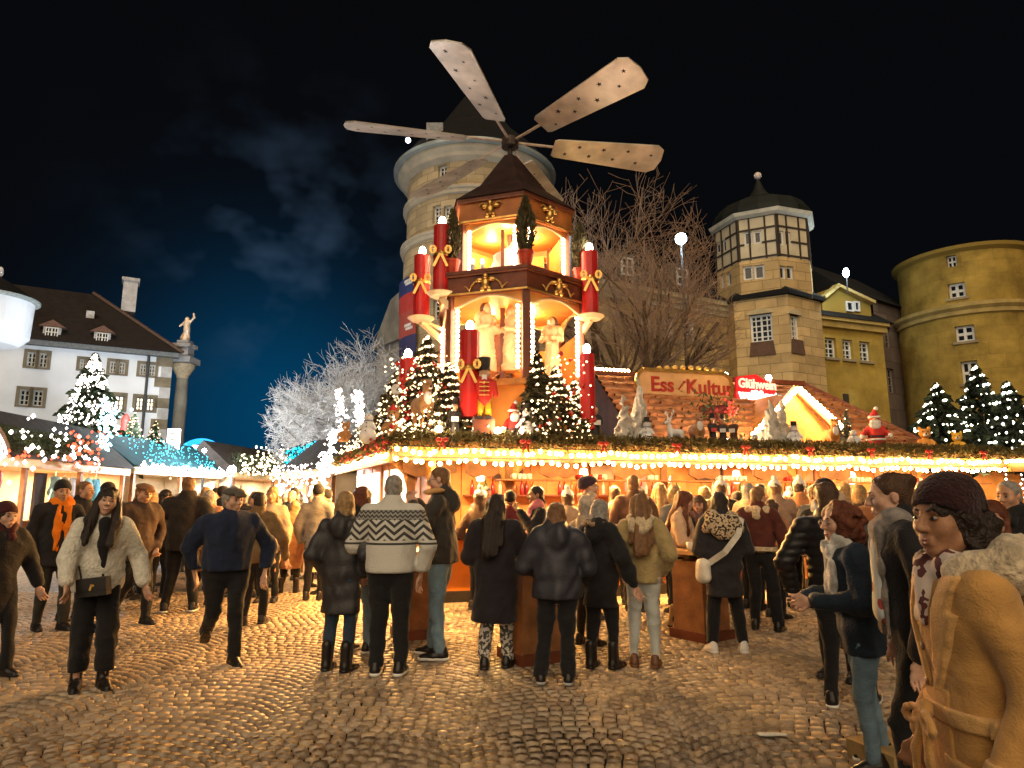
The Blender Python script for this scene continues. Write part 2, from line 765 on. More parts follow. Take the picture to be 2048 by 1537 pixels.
class Cyl:
    def __init__(s, c, r):
        s.c, s.r = Vector((c[0], c[1], 0)), r
        s.base = math.atan2(-c[1], -c[0])       # towards the camera

    def __call__(s, u, v, n=0.0):
        an = s.base + u / s.r
        return s.c + Vector((math.cos(an) * (s.r + n), math.sin(an) * (s.r + n), v))

    def hit(s, px, py):
        d = Vector(ray(px, py))
        o = Vector((0, 0, CAMZ)) - s.c
        A = d.x ** 2 + d.y ** 2
        B = o.x * d.x + o.y * d.y
        Cc = o.x ** 2 + o.y ** 2 - s.r ** 2
        q = B * B - A * Cc
        t = (-B - math.sqrt(max(q, 0))) / A
        p = o + d * t
        an = math.atan2(p.y, p.x) - s.base
        an = (an + math.pi) % (2 * math.pi) - math.pi
        return an * s.r, p.z + 0.0


def wall_mesh(mp, u0, u1, v0, v1, holes=(), depth=0.3, du=None):
    us = {u0, u1}
    vs_ = {v0, v1}
    for h in holes:
        us |= {h[0], h[1]}
        vs_ |= {h[2], h[3]}
    if du:
        k = int((u1 - u0) / du)
        for i in range(1, k):
            x = u0 + (u1 - u0) * i / k
            if all(abs(x - y) > du * .25 for y in us):
                us.add(x)
    us, vs_ = sorted(us), sorted(vs_)
    V, F, UV = [], [], []

    def vert(u, v, n=0.0):
        V.append(tuple(mp(u, v, n)))
        UV.append((u, v))
        return len(V) - 1
    idx = {}

    def gv(i, j):
        if (i, j) not in idx:
            idx[(i, j)] = vert(us[i], vs_[j])
        return idx[(i, j)]
    for i in range(len(us) - 1):
        for j in range(len(vs_) - 1):
            uc, vc = (us[i] + us[i + 1]) / 2, (vs_[j] + vs_[j + 1]) / 2
            if any(h[0] < uc < h[1] and h[2] < vc < h[3] for h in holes):
                continue
            F.append((gv(i, j), gv(i + 1, j), gv(i + 1, j + 1), gv(i, j + 1)))
    for a_, b_, c_, d_ in holes:
        P = [(a_, c_), (b_, c_), (b_, d_), (a_, d_)]
        for k in range(4):
            p, q = P[k], P[(k + 1) % 4]
            F.append((vert(*p), vert(*q), vert(*q, -depth), vert(*p, -depth)))
    return mesh_from('wall', V, F, uv=UV)


def mbox(mb, mp, u0, u1, v0, v1, n0, n1):
    P = [mp(u, v, n) for v in (v0, v1) for u, n in ((u0, n0), (u1, n0), (u1, n1), (u0, n1))]
    mb.add(P, [(3, 2, 1, 0), (4, 5, 6, 7), (0, 1, 5, 4), (1, 2, 6, 5), (2, 3, 7, 6), (3, 0, 4, 7)])


def window(parent, mp, h, depth=0.3, nx=2, ny=2, fw=0.09, mw=0.045, frame=None, glass=None, surround=None, sill=None, sw=0.22):
    a_, b_, c_, d_ = h
    f = MB()
    nb, nf = -depth + .03, -depth + .12
    mbox(f, mp, a_, a_ + fw, c_, d_, nb, nf)
    mbox(f, mp, b_ - fw, b_, c_, d_, nb, nf)
    mbox(f, mp, a_ + fw, b_ - fw, d_ - fw, d_, nb, nf)
    mbox(f, mp, a_ + fw, b_ - fw, c_, c_ + fw, nb, nf)
    for i in range(1, nx):
        x = a_ + (b_ - a_) * i / nx
        w = mw * (1.6 if nx % 2 == 0 and i == nx // 2 else 1)
        mbox(f, mp, x - w / 2, x + w / 2, c_ + fw, d_ - fw, nb, nf - .02)
    for j in range(1, ny):
        y = c_ + (d_ - c_) * j / ny
        w = mw * (1.6 if ny % 2 == 0 and j == ny // 2 else 1)
        mbox(f, mp, a_ + fw, b_ - fw, y - w / 2, y + w / 2, nb, nf - .03)
    fo = f.obj('window', frame or white_paint, parent)
    p = MB()
    p.add([mp(a_, c_, -depth + .05), mp(b_, c_, -depth + .05), mp(b_, d_, -depth + .05), mp(a_, d_, -depth + .05)], [(0, 1, 2, 3)])
    p.obj('pane', glass or glass_dark, fo)
    if surround:
        s = MB()
        mbox(s, mp, a_ - sw, a_, c_ - sw * .6, d_ + sw, -.05, .05)
        mbox(s, mp, b_, b_ + sw, c_ - sw * .6, d_ + sw, -.05, .05)
        mbox(s, mp, a_, b_, d_, d_ + sw, -.05, .05)
        mbox(s, mp, a_, b_, c_ - sw * .6, c_, -.05, .07)
        s.obj('surround', surround, fo)
    if sill:
        s = MB()
        mbox(s, mp, a_ - .12, b_ + .12, c_ - .14, c_, -.05, .12)
        s.obj('sill', sill, fo)
    return fo


def win_px(mp, x0, x1, y0, y1):
    """window rectangle from its corners in the photograph"""
    ua, va = mp.hit((x0 + x1) / 2 - (x1 - x0) / 2, (y0 + y1) / 2)
    ub, vb = mp.hit((x0 + x1) / 2 + (x1 - x0) / 2, (y0 + y1) / 2)
    _, vt = mp.hit((x0 + x1) / 2, y0)
    _, vl = mp.hit((x0 + x1) / 2, y1)
    return (min(ua, ub), max(ua, ub), vl, vt)


def ring_band(parent, name, c, prof, m, n=48):
    b = MB()
    b.lathe((c[0], c[1], 0), prof, n)
    return b.obj(name, m, parent, smooth=False)


# ---- pale round tower behind the pyramid
st_pale = stone_mat('pale_tower_stone', (0.44, 0.34, 0.20), 1.05, 0.5, var=0.22)
tw = thing('round_tower', 'pale stone round tower with ring cornices and dark cone roof behind the market pyramid', 'tower')
TC = at(948, 600, 41.5)
TC.z = 0
c1 = Cyl(TC, 4.35)
zr1, zr2, zr3 = zat(372, 41.5), zat(437, 41.5), zat(515, 41.5)
h_up = [win_px(c1, 876, 893, 330, 358)]
h_mid = [win_px(c1, 865, 881, 411, 446), win_px(c1, 887, 903, 411, 446), win_px(c1, 985, 1001, 395, 430)]
m_ = put('wall', wall_mesh(c1, -6.83, 6.83, zr2, zr1, h_up, .35, .5), st_pale, tw)
for h in h_up:
    window(tw, c1, h, .35, 2, 3)
m_ = put('wall', wall_mesh(c1, -6.83, 6.83, zr3, zr2, h_mid, .35, .5), st_pale, tw)
for h in h_mid:
    window(tw, c1, h, .35, 2, 4)
c1b = Cyl(TC, 4.5)
h_lo = [win_px(c1b, 866, 884, 600, 640)]
put('wall', wall_mesh(c1b, -7.06, 7.06, 0, zr3, h_lo, .35, .5), st_pale, tw)
window(tw, c1b, h_lo[0], .35, 2, 4)
trim = mat('pale_cornice', (0.50, 0.43, 0.32), 0.85, 0.2, 1.0, 0.3, 10)
ring_band(tw, 'eave_cornice', TC, [(4.3, zr1 - .55), (4.75, zr1 - .35), (4.8, zr1 - .15), (5.0, zr1 + .05), (5.0, zr1 + .25), (4.5, zr1 + .3)], trim)
ring_band(tw, 'string_course', TC, [(4.3, zr2 - .32), (4.52, zr2 - .28), (4.52, zr2 - .08), (4.62, zr2 - .02), (4.62, zr2 + .14), (4.3, zr2 + .22)], trim)
ring_band(tw, 'string_course', TC, [(4.45, zr3 - .32), (4.64, zr3 - .28), (4.64, zr3 - .08), (4.74, zr3 - .02), (4.74, zr3 + .14), (4.3, zr3 + .22)], trim)
ring_band(tw, 'gutter', TC, [(5.0, zr1 + .26), (5.28, zr1 + .3), (5.3, zr1 + .5), (4.9, zr1 + .55)], mat('zinc_gutter', (0.42, 0.47, 0.46), 0.4, 0.2, 1, metal=0.3))
rf = ring_band(tw, 'roof', TC, [(5.2, zr1 + .5), (4.3, zr1 + 1.7), (2.6, zr1 + 3.4), (0.6, zr1 + 6.5), (0.02, zr1 + 8.5)], roof_dark)
dm = MB()
dp = c1(-2.6, 0, 0)
dm.box((dp.x, dp.y + .5, zr1 + 1.45), (1.0, 1.6, 1.3))
do = dm.obj('dormer', mat('dormer_grey', (0.30, 0.30, 0.29), 0.7), rf)
fl = MB().ball((dp.x - 1.6, dp.y - .2, zr1 + 1.0), .16, 8, 6)
fl.obj('roof_lamp', emis('roof_lamp', (0.9, 0.95, 1.0), 6), rf)
# hanging banner on the tower
bn = thing('hanging_banner', 'long red, blue and grey banner hanging down the pale round tower', 'banner')
for nm, y0, y1, u0, u1, cc in (('cloth', 553, 586, -1, 1, (0.03, 0.045, 0.16)), ('cloth', 586, 622, -1, 1, (0.50, 0.05, 0.04)), ('cloth', 622, 672, -1, 1, (0.42, 0.08, 0.06)), ('cloth', 672, 720, -1, 1, (0.05, 0.05, 0.14))):
    b = MB()
    ua, va = c1b.hit(808, y0)
    ub, vb = c1b.hit(838, y1)
    va, vb = zat(y0, 38.5), zat(y1, 38.5)
    for i in range(5):
        t0, t1 = i / 5, (i + 1) / 5
        mbox(b, c1b, ua + (ub - ua) * t0, ua + (ub - ua) * t1, vb, va, .25, .28)
    b.obj(nm, mat('banner%s' % y0, cc, .8, .15, 3), bn)
for y0, dx in ((560, 0), (566, 1), (650, 0), (657, 1)):
    b = MB()
    ua, va = c1b.hit(818 + dx * 2, y0)
    va = zat(y0, 38.5)
    mbox(b, c1b, ua, ua + .7, va - .1, va + .06, .285, .30)
    b.obj('lettering_bar', mat('banner_white', (0.75, 0.73, 0.7), .8), bn)

# ---- small grey house beside the tower
gh = thing('grey_house', 'small grey gabled stone house between the bare tree and round tower', 'house')
gp = Plane(at(752, 760, 50).xy, at(812, 760, 46).xy)
gm = stone_mat('grey_house_stone', (0.36, 0.34, 0.30), .7, .4)
zg = zat(700, 50)
hh = [(1.1, 1.7, zg - 1.6, zg - .5)]
put('wall', wall_mesh(gp, 0, gp.L, 0, zg, hh, .25), gm, gh)
window(gh, gp, hh[0], .25, 2, 2)
b = MB()
b.prism([(-.3, zg), (gp.L + 3, zg), (gp.L + 3, zg + 4.2), (gp.L * .55, zg + 3.2)], gp, .3, -6)
b.obj('roof', mat('grey_house_gable', (0.30, 0.29, 0.26), .9, .3, 1, .3, 8), gh)

# ---- castle wing behind the right-hand bare tree
st_brown = stone_mat('castle_stone', (0.42, 0.28, 0.11), 1.0, 0.46, var=0.25, jitter=.3)
wg = thing('castle_wing', 'long sandstone castle wing with pale cornice behind the big bare tree', 'castle')
A, B = at(1150, 600, 31.6), at(1462, 600, 36.4)
w1 = Plane(A.xy, B.xy)
ze = 12.1
hs = [win_px(w1, x0, x1, y0, y1) for x0, x1, y0, y1 in ((1277, 1307, 628, 676), (1325, 1352, 634, 682), (1366, 1394, 638, 684))]
put('wall', wall_mesh(w1, -2, w1.L, 0, ze, hs, .4), st_brown, wg)
for h in hs:
    window(wg, w1, h, .4, 4, 5, fw=.12, mw=.07, sill=sand)
b = MB()
for n1, v0, v1 in ((.15, -.6, -.35), (.3, -.35, -.1), (.5, -.1, .15)):
    mbox(b, w1, -2, w1.L, ze + v0, ze + v1, -.1, n1)
b.obj('cornice', mat('wing_cornice', (0.50, 0.42, 0.24), .85, .2, 1, .3, 12), wg)
b = MB()
b.prism([(.6, ze + .15), (-7, ze + 5.0), (-14, ze + .15)], lambda u, v, d: w1(d, v, u), -2, w1.L)
b.obj('roof', roof_dark, wg)
for u in (3.4, 7.2):
    b = MB()
    mbox(b, w1, u, u + 1.2, ze + 1.0, ze + 2.5, -3.5, -1.2)
    d_ = b.obj('dormer', mat('dormer_dark', (0.12, 0.10, 0.08), .9), wg)
    window(d_, lambda a_, c_, n=0, u=u: w1(a_, c_, n - 1.0), (u + .2, u + 1.0, ze + 1.2, ze + 2.2), .1, 2, 2)

# ---- polygonal stair tower with half-timbered head


def poly_corners(c, r, n, turn):
    """corner points of a regular n-gon; turn: angle of the front face's normal right of the line to the camera"""
    base = math.atan2(-c.y, -c.x)
    out = []
    for k in range(n):
        an = base + turn + (k - .5) * 2 * math.pi / n      # growing angle = towards the picture's right
        out.append(Vector((c.x + r * math.cos(an), c.y + r * math.sin(an), 0)))
    return out


stw = thing('stair_tower', 'angular castle stair tower with half-timbered head and dark domed roof', 'tower')
SC = at(1540, 700, 36.5)
SC.z = 0
SC2 = Vector((SC.x - .05, SC.y, 0))
zb, zt, zh = zat(597, 34.5), zat(433, 34.5), zat(521, 34.5)
st_tower = stone_mat('stair_tower_stone', (0.56, 0.38, 0.17), 1.1, 0.5, var=0.3, jitter=.18)
P = poly_corners(SC, 2.72, 6, R(-8))
faces = [Plane(P[k], P[(k + 1) % 6]) for k in range(6)]
hx = {0: [(1500, 1545, 628, 684)], 1: [(1581, 1602, 630, 680)]}
for k in range(6):
    hs = [win_px(faces[k], *q) for q in hx.get(k, [])]
    put('wall', wall_mesh(faces[k], 0, faces[k].L, 0, zb, hs, .35), st_tower, stw)
    for h in hs:
        w = window(stw, faces[k], h, .35, 4, 5, fw=.11, mw=.06)
        s = MB()
        s.prism([(h[0] - .1, h[2] - .75), (h[1] + .1, h[2] - .75), (h[1], h[2]), (h[0], h[2])], faces[k], .01, .08)
        s.obj('sloped_sill', mat('brown_sill', (0.14, 0.075, 0.045), .9, .2, 3), w)
        s = MB()
        mid = (h[0] + h[1]) / 2
        hw = (h[1] - h[0]) / 2 + .12
        s.prism([(mid + hw * math.cos(t), h[3] + .28 * math.sin(t)) for t in [math.pi * i / 8 for i in range(9)]], faces[k], -.2, .05)
        s.obj('arch_head', mat('arch_stone', (0.56, 0.44, 0.24), .85, .2, 2), w)
P2 = poly_corners(SC2, 2.62, 8, R(-5))
f2 = [Plane(P2[k], P2[(k + 1) % 8]) for k in range(8)]
b = MB()
n8 = 8
Vv = [(SC.x + (p.x - SC.x) * s_, SC.y + (p.y - SC.y) * s_, z_) for s_, z_ in ((1.0, zb), (1.07, zb + .02), (1.07, zb + .22), (.9, zb + .55)) for p in poly_corners(SC, 2.75, 6, R(-8))]
b.add(Vv, [(k * 6 + i, k * 6 + (i + 1) % 6, (k + 1) * 6 + (i + 1) % 6, (k + 1) * 6 + i) for k in range(3) for i in range(6)])
b.obj('skirt_roof', roof_dark, stw)
pairs = {0: [(1486, 1506, 532, 560), (1508, 1529, 530, 558)], 1: [(1559, 1573, 532, 558), (1574, 1588, 533, 559)], 7: [(1440, 1448, 548, 578), (1452, 1462, 545, 572)]}
tim_p = {0: [(1488, 1505, 464, 490), (1507, 1523, 462, 487)], 1: [(1557, 1568, 462, 490), (1571, 1582, 464, 490)], 7: [(1430, 1440, 486, 508), (1443, 1452, 480, 505)]}
plaster = mat('cream_plaster', (0.66, 0.56, 0.38), .9, .15, 1.2, .2, 10)
timber = mat('dark_timber', (0.055, 0.038, 0.025), .85, .3, 3)
for k in range(8):
    hs = [win_px(f2[k], *q) for q in pairs.get(k, [])]
    put('wall', wall_mesh(f2[k], 0, f2[k].L, zb, zh, hs, .25), st_tower, stw)
    for h in hs:
        window(stw, f2[k], h, .25, 1, 1, fw=.1)
    hs = [win_px(f2[k], *q) for q in tim_p.get(k, [])]
    put('wall', wall_mesh(f2[k], 0, f2[k].L, zh, zt, hs, .2), plaster, stw)
    for h in hs:
        window(stw, f2[k], h, .2, 1, 1, fw=.09)
    if k in (0, 1, 2, 7, 6):
        L = f2[k].L
        tb = .048
        for u in (tb, L * .30, L * .70, L - tb) if hs else (tb, L * .33, L * .66, L - tb):
            b = MB()
            mbox(b, f2[k], u - tb, u + tb, zh, zt, -.05, .04)
            b.obj('timber_post', timber, stw)
        for v in (zh + .1, zh + (zt - zh) * .36, zh + (zt - zh) * .68, zt - .1):
            segs = [(0, L)]
            for h in hs:
                if h[2] < v < h[3]:
                    segs = [(0, min(q[0] for q in hs)), (max(q[1] for q in hs), L)]
            for s0, s1 in segs:
                b = MB()
                mbox(b, f2[k], s0, s1, v - tb, v + tb, -.05, .048)
                b.obj('timber_rail', timber, stw)
pc = [(s_, z_) for s_, z_ in ((1.0, zt - .15), (1.1, zt), (1.13, zt + .18), (1.02, zt + .22))]
Vv = [(SC2.x + (p.x - SC2.x) * s_, SC2.y + (p.y - SC2.y) * s_, z_) for s_, z_ in pc for p in P2]
b = MB()
b.add(Vv, [(k * 8 + i, k * 8 + (i + 1) % 8, (k + 1) * 8 + (i + 1) % 8, (k + 1) * 8 + i) for k in range(3) for i in range(8)])
b.obj('eave_cornice', mat('white_eave', (0.66, 0.62, 0.5), .8, .15, 2), stw)
dome = ring_band(stw, 'roof', SC2, [(2.75, zt + .2), (2.75, zt + .5), (2.35, zt + 1.1), (1.5, zt + 1.55), (.7, zt + 1.9), (.35, zt + 2.4), (.05, zt + 3.2)], mat('green_dome', (0.009, 0.012, 0.009), .7, .4, 1.5, .3, 10), 16)
MB().ball((SC2.x, SC2.y, zt + 3.35), .22, 8, 6).obj('finial', mat('finial_lit_pink', (0.9, 0.75, 0.7), .35, .1, 3), dome)  # pinkish light on the ball is put into its colour

# ---- yellow rendered wing right of the stair tower
yw = thing('yellow_wing', 'yellow rendered castle wing with gabled dormer and three tall white windows', 'castle')
ym = stone_mat('yellow_render', (0.40, 0.27, 0.055), 2.6, 1.3, mortar=.9, var=0.34, bump=.25, jitter=.07)
Y1 = Plane(at(1618, 700, 36.6).xy, at(1768, 700, 38.6).xy)
zy = zat(640, 36.8)
hs = [win_px(Y1, *q) for q in ((1651, 1673, 676, 716), (1686, 1706, 680, 719), (1720, 1741, 684, 723))]
put('wall', wall_mesh(Y1, 0, Y1.L, 0, zy, hs, .3), ym, yw)
for h in hs:
    window(yw, Y1, h, .3, 2, 4, fw=.1, sill=sand)
b = MB()
mbox(b, Y1, -.1, Y1.L + .15, zy - .35, zy, -.1, .22)
mbox(b, Y1, -.1, Y1.L + .15, zy, zy + .18, -.1, .42)
b.obj('cornice', mat('yellow_cornice', (0.55, 0.40, 0.13), .85, .2, 2), yw)
b = MB()
b.prism([(.5, zy + .18), (-4.5, zy + 3.6), (-10, zy + .18)], lambda u, v, d: Y1(d, v, u), -.5, Y1.L + .5)
b.obj('roof', roof_dark, yw)
b = MB()
u0, _ = Y1.hit(1655, 620)
u1, _ = Y1.hit(1752, 620)
zg0, zg1 = zat(628, 37.2), zat(592, 37.2)
b.prism([(u0, zg0), (u1, zg0), (u1, zg1), ((u0 * .72 + u1 * .28), zg1 + .75), (u0, zg1 - .1)], Y1, -.35, -4)
gab = b.obj('gable_dormer', ym, yw)
hw_ = win_px(Y1, 1700, 1714, 601, 621), win_px(Y1, 1716, 1727, 601, 621)
for h in hw_:
    window(gab, lambda a_, c_, n=0: Y1(a_, c_, n - .25), h, .1, 1, 1, fw=.09)
b = MB()
for (ua, va), (ub, vb) in (((u0, zg1 - .1), (u0 * .72 + u1 * .28, zg1 + .75)), ((u0 * .72 + u1 * .28, zg1 + .75), (u1, zg1))):
    b.bar(Y1(ua - .1, va, -.2), Y1(ub, vb, -.2), .5, .18)
b.obj('gable_coping', mat('gable_coping', (0.55, 0.42, 0.16), .85), gab)
b = MB()
hc, vc = Y1.hit(1698, 800)
b.prism([(hc - .62, 0), (hc + .62, 0), (hc + .62, vc)] + [(hc + .62 * math.cos(t), vc + .62 * math.sin(t)) for t in [math.pi * i / 10 for i in range(1, 10)]] + [(hc - .62, vc)], Y1, .0, .06)
b.obj('arched_niche', mat('niche_ochre', (0.50, 0.36, 0.08), .9, .2, 2), yw)
b = MB()
mbox(b, Y1, hc - .5, hc - .12, 0, vc + .3, .06, .12)
b.obj('niche_shutter', mat('dark_oak', (0.05, 0.04, 0.03), .8), yw)

# ---- dark recessed wall and ochre round tower at the right
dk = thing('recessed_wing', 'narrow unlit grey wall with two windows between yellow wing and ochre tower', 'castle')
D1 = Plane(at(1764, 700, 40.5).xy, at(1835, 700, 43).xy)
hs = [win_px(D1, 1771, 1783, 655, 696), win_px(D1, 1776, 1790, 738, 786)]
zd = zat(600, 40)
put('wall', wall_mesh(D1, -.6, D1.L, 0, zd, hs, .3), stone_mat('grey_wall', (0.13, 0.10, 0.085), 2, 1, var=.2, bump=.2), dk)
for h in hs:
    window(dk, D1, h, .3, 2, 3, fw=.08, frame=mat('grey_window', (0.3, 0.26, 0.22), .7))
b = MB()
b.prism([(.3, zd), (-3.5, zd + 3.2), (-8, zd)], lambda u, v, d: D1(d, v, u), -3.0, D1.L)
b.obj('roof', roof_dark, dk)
rt = thing('ochre_round_tower', 'ochre rendered round tower with moulded band and four white windows at far right', 'tower')
RC = at(1918, 640, 40.5)
RC.z = 0
RC.x += .55
om = stone_mat('ochre_render', (0.36, 0.24, 0.052), 1.6, .8, mortar=.88, var=0.48, bump=.3, jitter=.09)
ra_, rb_ = Cyl(RC, 3.55), Cyl(RC, 3.85)
zr, zt2 = zat(636, 40), zat(526, 40)
h1 = [win_px(ra_, 1893, 1913, 511, 534), win_px(ra_, 1896, 1931, 566, 596)]
h2 = [win_px(rb_, 1910, 1950, 651, 683), win_px(rb_, 1923, 1957, 722, 768)]
put('wall', wall_mesh(ra_, -5.57, 5.57, zr, zt2, h1, .35, .4), om, rt)
put('wall', wall_mesh(rb_, -6.04, 6.04, 0, zr, h2, .35, .4), om, rt)
window(rt, ra_, h1[0], .35, 2, 2, fw=.07, mw=.06)
window(rt, ra_, h1[1], .35, 2, 2, fw=.12, mw=.1, sill=sand)
for h in h2:
    window(rt, rb_, h, .35, 2, 2, fw=.12, mw=.1, sill=sand)
ring_band(rt, 'moulded_band', RC, [(3.8, zr - .6), (4.0, zr - .5), (4.0, zr - .28), (4.18, zr - .1), (4.18, zr + .1), (3.5, zr + .3)], mat('ochre_band', (0.44, 0.31, 0.10), .85, .25, 1.5, .3, 12))
ring_band(rt, 'eave_band', RC, [(3.5, zt2 - .25), (3.8, zt2 - .05), (3.85, zt2 + .15), (3.2, zt2 + .2)], om)
ring_band(rt, 'roof', RC, [(3.8, zt2 + .16), (2.9, zt2 + .4), (1.5, zt2 + .7), (.02, zt2 + .9)], mat('tar_roof', (0.004, 0.004, 0.004), .95))

# ---- white house on the left
lh = thing('white_house', 'long white town house with dark hipped roof and stone framed windows', 'house')
L0, L1 = at(-120, 700, 34.6), at(345, 715, 40)
lp = Plane(L0.xy, L1.xy)
zl = 10.15
hm = mat('white_render', (0.84, 0.89, 0.95), .9, .1, .6, .2, 14)
grey_st = mat('window_stone', (0.22, 0.185, 0.125), .9, .25, 2.5, .3, 20)
prs = [(52, 97, 706, 735), (158, 190, 720, 740), (218, 252, 724, 748), (278, 312, 729, 752), (36, 88, 780, 812), (198, 250, 790, 820), (269, 310, 795, 822)]
lit_ix = {5, 6}
holes, plan = [], []
for i, (x0, x1, y0, y1) in enumerate(prs):
    a_, b_, c_, d_ = win_px(lp, x0, x1, y0, y1)
    w = b_ - a_
    for s0, s1 in ((.04, .44), (.56, .96)):
        holes.append((a_ + w * s0, a_ + w * s1, c_, d_))
        plan.append((len(holes) - 1, i in lit_ix))
put('wall', wall_mesh(lp, 0, lp.L, 0, zl, holes, .25), hm, lh)
for k, lt in plan:
    window(lh, lp, holes[k], .25, 2, 3, fw=.08, mw=.05, frame=mat('house_window', (0.55, 0.53, 0.46), .6) if not lt else mat('house_window_dark', (0.12, 0.1, 0.07), .6), glass=glass_lit if lt else glass_dark, surround=grey_st, sw=.16)
# return wall at the right end
L2 = Vector((L1.x * 1.235, L1.y * 1.2, 0))
lp2 = Plane(L1.xy, L2.xy)
put('wall', wall_mesh(lp2, 0, lp2.L, 0, zl, [], .2), hm, lh)
for i in range(16):
    b = MB()
    w = .85 if i % 2 else .55
    mbox(b, lp, lp.L - w, lp.L + .03, i * .63, i * .63 + .6, -.1, .05)
    b.obj('quoin', grey_st if i % 2 else mat('pale_quoin', (0.5, 0.5, 0.5), .9, .2, 2), lh)
b = MB()
b.tube(lp(lp.L - 1.25, 0, .16), lp(lp.L - 1.25, zl - .1, .16), .08)
b.obj('drainpipe', mat('pipe_grey', (0.05, 0.055, 0.06), .5), lh)
b = MB()
mbox(b, lp, -.2, lp.L + .35, zl - .15, zl + .12, -.1, .45)
b.obj('eave', mat('eave_board', (0.16, 0.18, 0.19), .8), lh)
b = MB()
Vv = [lp(-6, zl + .12, .5), lp(lp.L + .5, zl + .12, .5), lp(lp.L - 3.4, zl + .12, -9), lp(-6, zl + .12, -10), lp(-6, zl + 4.4, -4.6), lp(lp.L - 4.6, zl + 4.4, -4.6)]
b.add(Vv, [(0, 1, 5, 4), (1, 2, 5), (2, 3, 4, 5), (3, 0, 4), (3, 2, 1, 0)])
lr = b.obj('roof', mat('house_roof', (0.020, 0.014, 0.012), .9, .35, 3, .5, 30), lh)
b = MB()
b.bar(lp(lp.L + .5, zl + .2, .5), lp(lp.L - 4.6, zl + 4.5, -4.6), .22, .14)
b.obj('hip_ridge', mat('hip_tiles', (0.13, 0.08, 0.06), .8), lr)
for x0, x1, y0, y1 in ((90, 116, 657, 680), (192, 216, 668, 690)):
    a_, b_, c_, d_ = win_px(lp, x0, x1, y0, y1)
    k = 1.03
    dmp = lambda u, v, n=0.0: lp(u * k, v * 1.0 + .05, n - .8)
    b = MB()
    mbox(b, lp, a_ - .12, b_ + .12, c_ - .35, d_ + .1, -2.5, -.10)
    dd = b.obj('dormer', mat('dormer_white', (0.55, 0.55, 0.54), .8), lr)
    window(dd, lambda u, v, n=0.0: lp(u, v, n + .01), (a_, b_, c_ - .1, d_ + .05), .06, 4, 3, fw=.05, mw=.04)
    b = MB()
    mid = (a_ + b_) / 2
    b.prism([(a_ - .35, d_ + .1), (b_ + .35, d_ + .1), (mid, d_ + .5)], lp, .05, -3.2)
    b.obj('dormer_roof', mat('dormer_tiles', (0.16, 0.085, 0.06), .85), dd)
u_, v_ = lp.hit(213, 640)
b = MB()
mbox(b, lambda u, v, n=0.0: lp(u, v, n - 3.6), u_ + .6, u_ + 1.4, zl + 3.2, zl + 5.2, -.5, .5)
mbox(b, lambda u, v, n=0.0: lp(u, v, n - 3.6), u_ + .5, u_ + 1.5, zl + 5.2, zl + 5.4, -.6, .6)
b.obj('chimney', mat('chimney_white', (0.55, 0.53, 0.52), .85, .25, 3), lr)
u_, v_ = lp.hit(166, 644)
b = MB()
mbox(b, lambda u, v, n=0.0: lp(u, v, n - 2.2), u_, u_ + .42, v_ + .7, v_ + 1.15, -.2, .3)
b.obj('skylight', mat('skylight_white', (0.6, 0.6, 0.6), .6), lr)
# round white oriel at the very left
orl = thing('white_oriel', 'rounded white rendered oriel jutting out at the left picture edge', 'oriel')
OC = at(-20, 640, 31)
ring_band(orl, 'wall', OC, [(.2, zat(700, 31)), (1.2, zat(690, 31)), (1.62, zat(672, 31)), (1.68, zat(602, 31))], hm, 32)
ring_band(orl, 'eave', OC, [(1.68, zat(603, 31)), (1.9, zat(601, 31)), (1.9, zat(597, 31)), (1.5, zat(594, 31))], mat('oriel_eave', (0.33, 0.38, 0.38), .7), 32)
ring_band(orl, 'roof', OC, [(1.8, zat(596, 31)), (.9, zat(570, 31)), (.1, zat(552, 31))], roof_dark, 24)
MB().ball((OC.x + .2, OC.y, zat(545, 31)), .13, 8, 5, (1, 1, 2.2)).obj('finial', mat('finial_white', (0.7, 0.68, 0.66), .5), orl)

# ---- column with gilded statue
co = thing('statue_column', 'tall stone column carrying a small gilded statue beside the white house', 'column')
CC = at(357, 850, 41)
CC.z = 0
col_st = mat('column_stone', (0.22, 0.205, 0.165), .85, .25, 1.5, .3, 10)
zc = lambda y: zat(y, 41)
ring_band(co, 'base', CC, [(.9, 0), (.9, 1.0), (.6, 1.3)], col_st, 20)
ring_band(co, 'shaft', CC, [(.36, 1.2), (.36, zc(800)), (.32, zc(757))], col_st, 24)
ring_band(co, 'capital', CC, [(.32, zc(758)), (.37, zc(752)), (.55, zc(742)), (.66, zc(736)), (.66, zc(730)), (.5, zc(728))], mat('capital_stone', (0.44, 0.36, 0.24), .85), 24)
b = MB()
for h0, h1, s_ in ((728, 717, 1.4), (717, 697, .8), (697, 690, 1.1), (690, 683, .7)):
    b.box((CC.x, CC.y, (zc(h0) + zc(h1)) / 2), (s_, s_, zc(h1) - zc(h0)))
b.obj('pedestal', mat('pedestal_stone', (0.36, 0.36, 0.37), .85, .25, 1.5), co)
